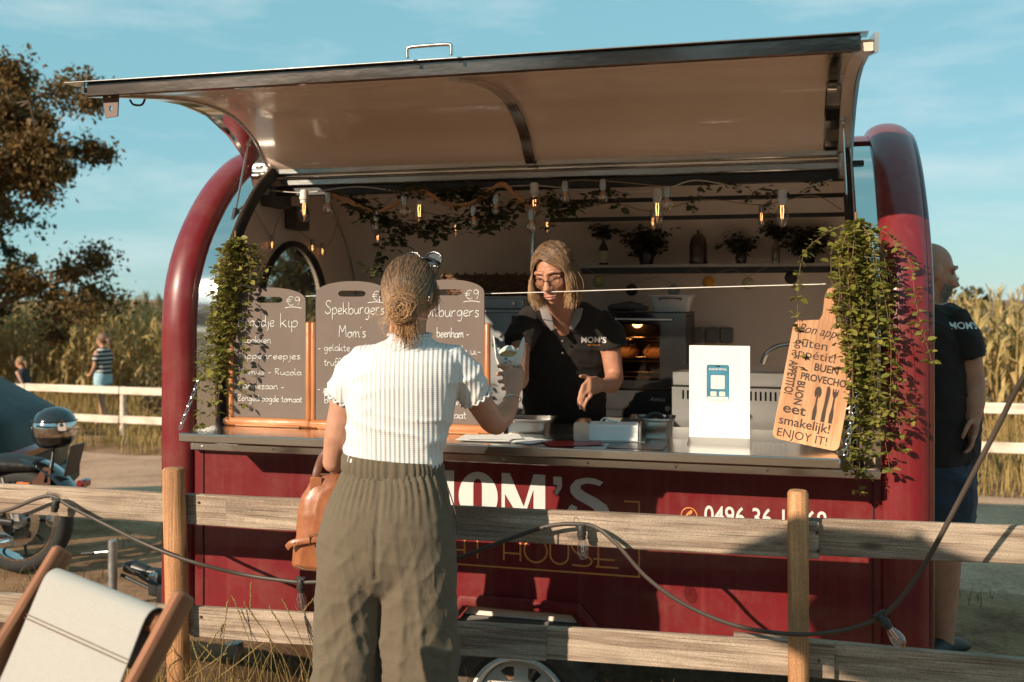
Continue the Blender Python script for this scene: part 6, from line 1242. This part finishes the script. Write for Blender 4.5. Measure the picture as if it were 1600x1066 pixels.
for s, xx in ((-1, 1440), (1, 1478)): body.tube([mp_(xx, 760, -.05 * s), mp_(xx + 2, 860, -.05 * s), mp_(xx, 910, -.04 * s), mp_(xx - 2, 990, -.04 * s), mp_(xx - 3, 1012, -.04 * s)], [.085, .062, .058, .04, .042], 14, round_=True)
link('body', melt(body, .0068, 4), SKIN2, man); facebits(man, fm, 1.08, M('brow_grey', (.13, .10, .08), .8))
sh = MB(); mtor(sh, mrow); sh.tube([mp_(1470, 492, -.02), mp_(1492, 500, -.08), mp_(1507, 532, -.11), mp_(1513, 560, -.115)], [.055, .070, .072, .068], 16); sh.tube([mp_(1428, 500, .1), mp_(1416, 560, .15)], [.066, .064], 16)
tsm = melt(sh, .0075, 4, shd); link('t_shirt', tsm, BLK, man)
st = MB(); mtor(st, [(815, 1462, .185, .145), (770, 1463, .19, .15), (718, 1464, .185, .145)])
for s, xx in ((-1, 1441), (1, 1478)): st.tube([mp_(xx, 740, -.05 * s), mp_(xx + 2, 850, -.05 * s)], [.12, .105], 18)
DEN = fabric('dark_denim', (.028, .036, .050), 0, 'X', .5, .001, .2, 600, .9, wr=.3); link('denim_shorts', melt(st, .009, 4, shd), DEN, man)
for s, xx in ((-1, 1437), (1, 1475)):
    q = mp_(xx, 1030, -.04 * s); f0 = Matrix.Rotation(R(-50), 3, 'Z'); link('shoe', melt(MB().tube([q + f0 @ Vector((0, -.09, .045)), q + f0 @ Vector((0, .0, .055)), q + f0 @ Vector((0, .12, .035)), q + f0 @ Vector((0, .17, .025))], [(.04, .04), (.055, .045), (.035, .048), (.022, .04)], 14, round_=True, up=(0, 0, 1)), .008, 3), M('black_sneaker', (.014, .013, .013), .6), man)
a = mp_(1487, 514, -.175); mb = MB(); text_into(mb, "MOM'S", .040, Matrix.Translation(a) @ UPR, extr=0, bold=.0008); onto(mb, tsm, (0, 1, 0)).build('shirt_lettering', WVIN, man, 20)
L_ = []; rgh = random.Random(4)
for i in range(900):
    a = rgh.uniform(-1.35, 1.35); z = rgh.uniform(-.115, -.035) if abs(a) > .35 else (rgh.uniform(-.12, -.085) if rgh.random() < .7 else rgh.uniform(-.06, -.05)); r_ = .072 - max(0, (-z - .07)) * .45; p = fm(math.sin(a) * r_ * .86, .022 + math.cos(a) * r_ * .93, z); d = HRm @ Vector((math.sin(a) * .4, math.cos(a) * .5, -.7)); L_.append([p - d * .006, p + d * .006, p + d * .013])
strands('beard', L_, hairm('grey_beard', (.13, .105, .085), (.46, .42, .38), 8, 9, .9), man, .0009)
# ---------------------------------------------------------------- far people
def far_person(label, px, pyf, D, h, rz, topm, legm, legkind, hairc, pose, group='people walking beyond the far fence'):
    p = W(px, pyf, D); p.z = ground_z(p.x, D); t = thing('person', label, 'person', p, rz, group); k = h / 1.68
    b = MB(); f = headlumps(b, Vector((0, .02 + pose * .12, 1.55)) * k, Matrix.Rotation(R(-10), 3, 'X'), k)
    b.tube([Vector((0, pose * .08, 1.36)) * k, Vector((0, .01 + pose * .1, 1.48)) * k], .05 * k, 10, round_=True)
    b.loft([[v + Vector((0, pose * .1 * (z - .9), 0)) for v in ring(0, 0, z * k, rx * k, ry * k, 20, 2.3)] for z, rx, ry in ((.82, .13, .10), (.92, .16, .115), (1.05, .125, .09), (1.2, .15, .10), (1.32, .16, .09), (1.4, .09, .06))])
    for s in (-1, 1):
        b.tube([Vector((s * .09, 0, .88)) * k, Vector((s * .09, .08 * s + .03, .47)) * k, Vector((s * .09, .13 * s - .04, .07)) * k], [.085 * k, .055 * k, .036 * k], 10, round_=True); b.tube([Vector((s * .09, .13 * s - .05, .035)) * k, Vector((s * .09, .13 * s + .09, .03)) * k], .033 * k, 10, round_=True)
        b.tube([Vector((s * .17, .08 * pose, 1.34)) * k, Vector((s * .20, .02 + .1 * pose * s, 1.08)) * k, Vector((s * .15, .16 + .1 * pose, .93)) * k], [.044 * k, .036 * k, .024 * k], 10, round_=True); b.ball(Vector((s * .14, .2 + .1 * pose, .92)) * k, .034 * k)
    link('body', melt(b, .012, 3), SKIN, t)
    c = MB(); c.loft([[v + Vector((0, pose * .1 * (z - .9), 0)) for v in ring(0, 0, z * k, rx * k, ry * k, 24, 2.3)] for z, rx, ry in ((.90, .175, .13), (1.05, .15, .115), (1.2, .17, .118), (1.34, .172, .10), (1.42, .085, .07))])
    if pose < .5:
        for s in (-1, 1): c.tube([Vector((s * .13, 0, 1.34)) * k, Vector((s * .2, .01, 1.17)) * k], [.065 * k, .06 * k], 12)
    link('top', melt(c, .012, 3), topm, t)
    c = MB(); c.loft([ring(0, 0, z * k, rx * k, ry * k, 24, 2.3) for z, rx, ry in ((.76, .185, .135), (.88, .185, .13), (.98, .165, .12))])
    for s in (-1, 1): c.tube([Vector((s * .095, 0, .84)) * k, Vector((s * .09, .06 * s + .02, .60)) * k], [.105 * k, .095 * k], 14)
    link(legkind, melt(c, .012, 3), legm, t)
    hmb = MB(); hmb.ball(f(0, -.03, .035), .098 * k, 16, 10, (1, 1.05, 1.05)); hmb.tube([f(0, -.1, .02), f(0, -.15, -.04), f(0, -.14, -.16)], [.04 * k, .04 * k, .012 * k], 10, round_=True); hm_ = melt(hmb, .012, 2); bm = bmesh.new(); bm.from_mesh(hm_); cen = f(0, 0, 0); bmesh.ops.delete(bm, geom=[v for v in bm.verts if v.co.y > cen.y + .035 and v.co.z < cen.z + .08], context='VERTS'); bm.to_mesh(hm_); bm.free(); link('hair', hm_, hairc, t)
STR = M('striped_knit', (.4, .4, .4), .8); tt, bb, _ = nodes(STR); sxn = tt.nodes.new('ShaderNodeTexCoord'); spx = tt.nodes.new('ShaderNodeSeparateXYZ'); tt.links.new(sxn.outputs['Object'], spx.inputs[0]); mu = tt.nodes.new('ShaderNodeMath'); mu.operation = 'MULTIPLY'; mu.inputs[1].default_value = 2 * math.pi / .075; tt.links.new(spx.outputs['Z'], mu.inputs[0]); si = tt.nodes.new('ShaderNodeMath'); si.operation = 'SINE'; tt.links.new(mu.outputs[0], si.inputs[0]); rpn = tt.nodes.new('ShaderNodeValToRGB'); rpn.color_ramp.elements[0].position = .45; rpn.color_ramp.elements[1].position = .55; rpn.color_ramp.elements[0].color = (.03, .03, .035, 1); rpn.color_ramp.elements[1].color = (.55, .52, .48, 1); tt.links.new(si.outputs[0], rpn.inputs[0]); tt.links.new(rpn.outputs[0], bb.inputs['Base Color'])
far_person('woman in a striped T-shirt and pale blue shorts walking beyond the far fence', 161, 667, 18.3, 1.66, R(72), STR, M('pale_denim', (.30, .46, .52), .8), 'shorts', M('far_hair', (.16, .085, .05), .6), 0)
far_person('girl with a ponytail and dark tank top beyond the far fence at the left edge', 40, 667, 17.2, 1.28, R(80), M('dark_tank', (.03, .025, .03), .8), M('dark_shorts', (.04, .03, .035), .8), 'shorts', M('far_hair2', (.24, .13, .06), .6), 1)
# ================================================================ fence, lights, bag, chair, motorcycle
PINE = wood('raw_pine_post', (.36, .165, .07), (.54, .28, .13), 2, 1.0, .65, True, .45); PLANK = wood('weathered_plank', (.23, .165, .12), (.42, .33, .25), 0, 1.0, .85, True, .75)
fn = thing('plank_fence', 'weathered two-rail plank fence with round posts between customer and trailer', 'fence', (0, OY, 0), -TH); FY = -.5; rg = random.Random(15)
def plank(u0, u1, z0a, z1a, z0b, z1b, y, th=.024):
    n = max(4, int((u1 - u0) / .16)); mb = MB(); rings = []
    for i in range(n + 1):
        t = i / n; u = u0 + (u1 - u0) * t; zl = z0a + (z0b - z0a) * t + .004 * noise.noise((u * 3, 1, y * 9)); zh = z1a + (z1b - z1a) * t + .004 * noise.noise((u * 3, 7, y * 9)); yy = y + .003 * noise.noise((u * 2, 3, 0)); c = .003
        rings.append([(u, yy - th / 2 + c, zl), (u, yy + th / 2 - c, zl), (u, yy + th / 2, zl + c), (u, yy + th / 2, zh - c), (u, yy + th / 2 - c, zh), (u, yy - th / 2 + c, zh), (u, yy - th / 2, zh - c), (u, yy - th / 2, zl + c)])
    o = mb.loft(rings).build('rail', PLANK, fn, 30); return o
RAILS = [(-3.0, -.95, .648, .763, .653, .770, FY + .03), (-1.18, 1.17, .650, .769, .672, .792, FY + .03), (1.10, 3.0, .676, .797, .715, .835, FY + .056), (-3.0, -1.13, .185, .302, .217, .336, FY + .03), (-1.14, .25, .217, .336, .252, .370, FY + .03), (-.05, 1.22, .243, .358, .275, .392, FY + .055), (.895, 3.0, .262, .390, .268, .375, FY + .082)]
for r_ in RAILS: plank(*r_)
for pts, rr in (([( -1.178, FY - .02, -.5), (-1.184, FY - .02, .05), (-1.207, FY - .02, .868), (-1.207, FY - .02, .876)], .043), ([(1.107, FY - .02, -.5), (1.1065, FY - .02, .27), (1.104, FY - .02, .893), (1.104, FY - .02, .902)], .0335), ([(3.02, FY - .02, -.5), (3.02, FY - .02, .9)], .04), ([(-2.98, FY - .02, -.5), (-2.98, FY - .02, .88)], .04)):
    P = [Vector(p) for p in pts]; n = len(P); MB().tube(P, [rr] * (n - 1) + [rr * .82] if n > 2 else rr, 20).build('post', PINE, fn, 50)
for u, z in ((1.115, .76), (1.118, .70), (-1.17, .74), (1.12, .34), (-1.16, .30)): MB().cyl((u + .05, FY + .012, z), (u + .05, FY + .020, z), .005, 10).build('nail_head', M('rusty_nail', (.08, .05, .035), .7, .7), fn)
# ---- outdoor festoon lights
fl = thing('festoon_light', 'black outdoor festoon cable with four clear bulbs draped along the plank fence', 'string light', (0, OY, 0), -TH); CAB = M('black_cable', (.055, .040, .030), .55, var=.2)
def fp(px, py, y=FY - .035): v = TL(px, py, y); return Vector((v.x, v.y, v.z))
cpts = [fp(-60, 812), fp(10, 798), fp(55, 780), fp(82, 776), fp(110, 792), fp(165, 820), fp(230, 852, FY - .09), fp(300, 878, FY - .09), fp(380, 898), fp(440, 907), fp(480, 910), fp(560, 905), fp(640, 890), fp(712, 873), fp(780, 848), fp(850, 824), fp(893, 819), fp(930, 824), fp(965, 852, FY - .06), fp(1010, 902, FY - .07), fp(1070, 945, FY - .08), fp(1150, 978, FY - .085), fp(1235, 991, FY - .085), fp(1300, 988, FY - .10), (fp(1350, 976, FY - .13)), fp(1392, 952, FY - .16), fp(1440, 890, FY - .2), fp(1500, 780, FY - .26), fp(1560, 665, FY - .34), fp(1600, 588, FY - .40), fp(1720, 400, FY - .55)]
MB().tube(cat(cpts, 6), [(.0075, .0048)] * (6 * (len(cpts) - 1) + 1), 8).build('cable', CAB, fl, 80)
for i, (px, py, tl, y) in enumerate(((88, 782, 12, FY - .035), (470, 906, 0, FY - .035), (908, 822, -4, FY - .03), (1374, 962, -38, FY - .15))):
    p = fp(px, py, y); bulb(fl, p, 1.0 if i != 0 else .98, BSOCK, DIM, 'g' if i == 0 else 'st', Matrix.Rotation(R(tl), 3, 'Y')); MB().box(p + Vector((0, 0, .004)), (.042, .018, .014), .004, Matrix.Rotation(R(tl), 3, 'Y')).build('cable_clamp', BSOCK, fl)
for px, py in ((77, 774), (900, 815)): q = fp(px, py); MB().tube(cat([q + Vector((-.008, .0, -.01)), q + Vector((-.004, -.006, .016)), q + Vector((.008, .0, .008)), q + Vector((.01, -.004, -.012))], 4), .0011, 5).build('wire_tie', DSTEEL, fl)
# ---- leather bag on the customer left arm
BD = 3.52; BL_ = W(492, 890, BD); bag = thing('leather_bag', 'tan leather backpack hanging from the customer left arm', 'bag', BL_); LEA = M('tan_leather', (.30, .095, .038), .38, var=.22, vs=14, bump=.25, bs=90, dist=.002, coat=.15, col2=(.40, .15, .065)); LEAD = M('dark_leather_edge', (.12, .04, .018), .5)
def bp(px, py, d=0): return W(px, py, BD + d) - BL_
b = MB(); rings = []
for py, xl, xr, ry in ((888, 462, 560, .045), (880, 457, 565, .060), (858, 459, 564, .066), (835, 465, 560, .066), (800, 467, 556, .060), (775, 472, 548, .05), (752, 487, 538, .035), (742, 492, 532, .022)):
    a, c = bp(xl, py), bp(xr, py); rings.append(ring((a.x + c.x) / 2, 0, a.z, (c.x - a.x) / 2, ry, 28, 3))
b.loft(rings); link('pouch', melt(b, .005, 5, lambda c, n: .004 * noise.noise(c * 9) + .003 * ridge(noise.noise(Vector((c.x * 14, c.y * 12, c.z * 9))))), LEA, bag)
MB().tube(cat([bp(448, 856, -.062), bp(456, 849, -.072), bp(475, 845, -.076), bp(500, 842, -.072), bp(530, 841, -.06)], 5), [(.011, .003)] * 21, 8, up=(0, 0, 1)).build('strap', LEA, bag, 60)
bk = MB().tube([bp(484, 836, -.080), bp(496, 835, -.080), bp(496, 851, -.080), bp(484, 852, -.080), bp(484, 836, -.080)], .0022, 8).build('buckle', M('brass', (.55, .38, .15), .3, 1), bag)
for x in (460, 466, 472): MB().ball(bp(x, 848.5, -.0785), .0022).build('strap_hole', LEAD, bag)
MB().tube(cat([bp(492, 755, -.03), bp(496, 735, -.025), bp(505, 712, .0), bp(517, 704, .0), bp(524, 722, .0), bp(520, 752, .0)], 6), [(.004, .014)] * 31, 8, up=(0, 1, 0)).build('carry_handle', LEAD, bag, 60)
MB().tube(cat([bp(462, 884, -.05), bp(480, 890, -.06), bp(520, 891, -.06), bp(560, 886, -.05)], 5), .004, 8).build('base_piping', LEAD, bag, 60)
MB().box(bp(494, 757, -.036), (.04, .006, .05), .003).build('handle_patch', LEA, bag)
# ---- deck chair
A, B = W(100, 858, 2.40), W(290, 928, 2.14); wv = (B - A).normalized(); bk_ = Vector((wv.y, -wv.x, 0)).normalized()
if bk_.y > 0: bk_ = -bk_
dn = (bk_ * .60 + Vector((0, 0, -.80))).normalized(); gz = ground_z(-1.3, 2.2); base = Vector(((A.x + B.x) / 2, (A.y + B.y) / 2, gz)); dc = thing('deck_chair', 'folding wooden deck chair with a white canvas sling, in the lower left corner', 'deck chair', base)
TEAK = wood('reddish_teak', (.22, .085, .040), (.33, .145, .075), 2, 1.3, .45, False); CANV = fabric('white_canvas', (.36, .345, .32), 0, 'X', .3, .001, .03, 600, .85, .1)
nrm_ = wv.cross(dn).normalized()
if nrm_.y > 0: nrm_ = -nrm_
fr = Matrix((wv, nrm_, dn)).transposed()
def beam(a, b, w, th, name, mat=TEAK, r=.008):
    d = b - a; z = d.normalized(); x = wv if abs(z.dot(wv)) < .5 else dn; y = z.cross(x).normalized(); x = y.cross(z); m = Matrix((x, y, z)).transposed(); o = MB().box((0, 0, 0), (w, th, d.length), r).build(name, mat, dc, 40); o.location = (a + b) / 2 - base; o.rotation_euler = m.to_euler(); return o
A2, B2 = A - wv * .0, B + wv * .0; L = (A.z - gz) / -dn.z
beam(A, A + dn * (L - .02), .032, .052, 'side_rail'); beam(B, B + dn * (L - .02), .032, .052, 'side_rail')
tr_ = .075; c0 = A + dn * tr_; c1 = B + dn * tr_; beam(c0 + wv * .018, c1 - wv * .018, .040, .030, 'top_rail')
# canvas wraps over the top rail and sags
rings = []; nS = 30
for i in range(nS + 1):
    t = i / nS; row = []
    for j in range(9):
        s = j / 8; e = c0.lerp(c1, .075 + .85 * s); sag = .10 * math.sin(math.pi * min(1, t * .55)) ; side = .010 * math.cos(2 * math.pi * s)
        if i == 0: p = e - nrm_ * .034 + dn * .10
        elif i < 8: q = R(180 - (i - 1) * 30); p = e + nrm_ * (.034 * math.cos(q)) - dn * (.034 * math.sin(q))
        else: tt_ = (i - 7) / (nS - 7); p = e + nrm_ * (.034 - .09 * math.sin(math.pi * .55 * tt_) + side * .3 * tt_) + dn * tt_ * .78
        row.append(p - base)
    rings.append(row)
mb = MB().loft(rings, False, False); me = evalmesh(mb.mesh('canvas', 80), [('SOLIDIFY', dict(thickness=.0015)), ('SUBSURF', dict(levels=1, render_levels=1))]); cv = link('canvas', me, CANV, dc)
for off in (.085, .093): MB().tube([(c0.lerp(c1, .085 + .83 * k / 30) + nrm_ * (.0345 - .012) + dn * off) - base for k in range(31)], .0008, 5).build('stitching', M('stitch_brown', (.22, .10, .06), .8), cv)
lo = dn * .86; beam(A + lo + wv * .018, B + lo - wv * .018, .03, .03, 'front_rail')
piv = .42; ld = (-bk_ * .62 + Vector((0, 0, -.78))).normalized()
for q, s in ((A + dn * piv + wv * .04, 1), (B + dn * piv - wv * .04, 1)): st_ = q - ld * .12; beam(st_, q + ld * ((q.z - gz) / -ld.z - .02), .028, .045, 'rear_leg')
E0 = A + dn * piv + wv * .05 + ld * .42; E1 = B + dn * piv - wv * .05 + ld * .42; beam(E0, E1, .03, .03, 'stretcher')
# ---- motorcycle
GD = 6.5; wc = W(34, 820, GD); MZ = ground_z(wc.x, GD); MO = Vector((wc.x, GD, MZ)); mc = thing('motorcycle', 'black and chrome motorcycle standing at the left edge, rear wheel towards the trailer', 'motorcycle', MO, R(-6))
CHR = steel('chrome', .07, (.62, .60, .58)); zc_ = .335; RT = M('moto_rubber', (.016, .015, .014), .75, bump=.3)
tw = bpy.data.objects.new('rear_wheel', None); COL.objects.link(tw); tw.parent = mc; tw.location = (0, 0, zc_)
def mwheel(t):
    MB().lathe([(.245, -.05), (.29, -.062), (.325, -.045), (.338, 0), (.325, .045), (.29, .062), (.245, .05)], (0, 0, 0), 40, 'Y', False).build('tyre', RT, t, 60)
    MB().lathe([(.246, .05), (.238, .02), (.238, -.02), (.246, -.05), (.252, -.054), (.240, -.056), (.228, -.03), (.228, .03)], (0, 0, 0), 40, 'Y', False).build('rim', CHR, t, 60)
    for k in range(9): a = k * .698; MB().tube([(.04 * math.cos(a), -.01, .04 * math.sin(a)), (.235 * math.cos(a), -.01, .235 * math.sin(a))], [(.014, .010), (.009, .008)], 8).build('spoke', BLACK, t)
    MB().lathe([(.001, -.06), (.045, -.06), (.05, -.04), (.05, .04), (.001, .06)], (0, 0, 0), 20, 'Y').build('hub', GALV, t, 50); MB().lathe([(.10, -.066), (.155, -.066), (.155, -.060), (.10, -.060), (.10, -.066)], (0, 0, 0), 32, 'Y', False).build('brake_disc', CHR, t, 40)
mwheel(tw); fw = bpy.data.objects.new('front_wheel', None); COL.objects.link(fw); fw.parent = mc; fw.location = (-1.5, 0, zc_); mwheel(fw)
def mq(px, py, d=0): return Matrix.Rotation(R(6), 3, 'Z') @ (W(px, py, GD + d) - MO)
rr_ = [[(math.cos(R(a)) * r_, y, zc_ + math.sin(R(a)) * r_) for y, r_ in ((-.095, .375), (-.07, .395), (0, .402), (.07, .395), (.095, .375), (.08, .372), (0, .39), (-.08, .372))] for a in range(20, 170, 8)]
MB().loft(rr_).build('mudguard', M('gloss_black_paint', (.012, .012, .012), .12, coat=1), mc, 60)
MB().tube([(0, -.10, zc_), (-.30, -.10, .36), (-.62, -.08, .40)], [(.022, .016)] * 3, 8).build('swing_arm', BLACK, mc); MB().tube([(.0, -.12, zc_ + .03), (-.06, -.13, .62)], .022, 12).build('shock_absorber', CHR, mc)
MB().box(mq(116, 718, -.02), (.012, .16, .20), .004, Matrix.Rotation(R(14), 3, 'Y')).build('plate_holder', BLACK, mc); MB().box(mq(131, 755), (.045, .11, .05), .01).build('tail_lamp', MATS['tail_lamp_red'], mc)
br_ = mq(74, 750, -.1)
plate([(-.11, -.03), (.02, -.03), (.025, .075), (-.022, .078)], [[(-.022, -.018), (.004, -.018), (.008, .055), (-.008, .055)]], -.006, .006, lambda a, b, y: (br_.x + a, br_.y + y, br_.z + b)).build('side_bracket', M('brown_steel', (.20, .10, .075), .3, .7), mc)
MB().box(mq(36, 756, -.1), (.09, .012, .018), .004).build('side_reflector', M('amber', (.6, .13, .02), .2, coat=1), mc)
MB().tube(cat([mq(-60, 850, -.16), mq(-20, 852, -.16), mq(0, 850, -.16), mq(18, 846, -.16)], 4), [.024] * 6 + [.028] * 7, 12).build('exhaust', CHR, mc, 60)
link('seat', melt(MB().tube([mq(60, 726), mq(10, 722), mq(-60, 735), mq(-140, 715)], [(.045, .10), (.06, .13), (.06, .13), (.05, .10)], 14, round_=True, up=(0, 0, 1)), .012, 3), M('black_seat', (.015, .014, .013), .5), mc)
link('fuel_tank', melt(MB().tube([Vector((-.72, 0, .80)), Vector((-.95, 0, .86)), Vector((-1.12, 0, .84))], [(.09, .10), (.13, .15), (.10, .11)], 16, round_=True, up=(0, 0, 1)), .012, 3), MATS['gloss_black_paint'], mc)
MB().box((-.72, 0, .42), (.42, .30, .34), .05).build('engine', GALV, mc); MB().tube([(-1.12, 0, .92), (-1.32, 0, .62), (-1.5, 0, zc_)], .03, 12).build('front_fork', CHR, mc); MB().tube(cat([(-1.0, -.38, 1.0), (-1.06, -.2, 1.02), (-1.1, 0, .98), (-1.06, .2, 1.02), (-1.0, .38, 1.0)], 4), .014, 10).build('handlebar', CHR, mc)
MB().tube([(-.3, 0, .62), (-.72, 0, .66), (-1.12, 0, .86)], .03, 10).build('frame', BLACK, mc); MB().ball((-1.28, 0, .86), .09, 16, 10, (.8, 1, 1)).build('headlamp', CHR, mc, 90)
MB().tube(cat([(.0, .16, 0.0), (-.25, .18, .02), (-.45, .1, .3)], 4), .012, 8).build('side_stand', BLACK, mc); MB().tube([mq(79, 738, -.05), mq(82, 720, -.03), mq(84, 703, 0)], [.016, .012, .010], 10).build('luggage_post', BLACK, mc)
hl = W(85, 668, GD); hm_t = thing('crash_helmet', 'glossy black helmet with a silver visor band perched on the motorcycle rear', 'helmet', hl, R(-6)); r_ = .134
MB().lathe([(.06, -.128), (.09, -.118), (.118, -.085), (.132, -.03), (.134, .01), (.124, .06), (.098, .098), (.055, .125), (.001, .134)], n=32, caps=True).build('shell', MATS['gloss_black_paint'], hm_t, 90)
V = []
for z, k in ((-.05, 1.02), (-.03, 1.03), (.0, 1.035), (.03, 1.03), (.045, 1.02)):
    rr = math.sqrt(max(0, r_ ** 2 - z ** 2)) * k; V.append([(rr * math.cos(R(a)), rr * math.sin(R(a)), z) for a in range(-205, 26, 10)])
MB().loft(V, False, False).build('visor', CHR, hm_t, 90); MB().tube([(math.cos(R(a)) * .136, math.sin(R(a)) * .136, .047) for a in range(-205, 26, 10)], .004, 6).build('visor_trim', BLACK, hm_t)
for s in (-1, 1): MB().ball((s * .134, -.01, 0), .012).build('visor_screw', CHR, hm_t)
# ---- unseen trees added behind the camera so the steel mirrors something dark
for i, (az, d, h) in enumerate(((-78, 44, 12), (-64, 40, 13.5), (-51, 43, 12.5), (-38, 39, 13.5), (-26, 42, 14), (-13, 38, 12.5), (0, 41, 14), (13, 37, 13), (27, 40, 13.5), (42, 36, 12))):
    tree('tall leafy tree behind the viewpoint, %s in the row from the left' % ('first', 'second', 'third', 'fourth', 'fifth', 'sixth', 'seventh', 'eighth', 'ninth', 'tenth')[i], (d * math.sin(R(az)), -d * math.cos(R(az)), -.1), h, 5.2, .6, 8000, lf2, 60 + i, .55, 'row of trees behind the viewpoint')

# ---- added unseen sunshade left of the viewpoint, put there to shade fence and panel
pz_ = ground_z(-1.52, .565); ps = thing('added_parasol', 'small cream sunshade added left of the viewpoint, outside the picture, to cast shade', 'added_parasol', (-1.52, .565, pz_)); n = 8; Rr = .55
for k in range(n):
    a, b = 2 * math.pi * k / n, 2 * math.pi * (k + 1) / n; V = []
    for r_, z in ((.02, 2.55), (.2, 2.50), (.40, 2.41), (Rr, 2.29)): V += [(r_ * math.cos(a), r_ * math.sin(a), z), (r_ * .97 * math.cos((a + b) / 2), r_ * .97 * math.sin((a + b) / 2), z - .012 * r_), (r_ * math.cos(b), r_ * math.sin(b), z)]
    MB().add(V, [(3 * i + j, 3 * i + j + 1, 3 * i + j + 4, 3 * i + j + 3) for i in range(3) for j in range(2)]).build('canopy_panel', M('added_parasol_cloth', (.55, .5, .42), .85), ps, 60); MB().tube([(.03 * math.cos(a), .03 * math.sin(a), 2.52), (Rr * math.cos(a), Rr * math.sin(a), 2.275)], .006, 6).build('rib', DSTEEL, ps)
MB().cyl((0, 0, 0), (0, 0, 2.60), .02, 14).build('pole', TEAK, ps); MB().lathe([(.001, 0), (.22, 0), (.22, .05), (.05, .08), (.03, .2), (.001, .2)], n=24).build('base', GALV, ps, 40)
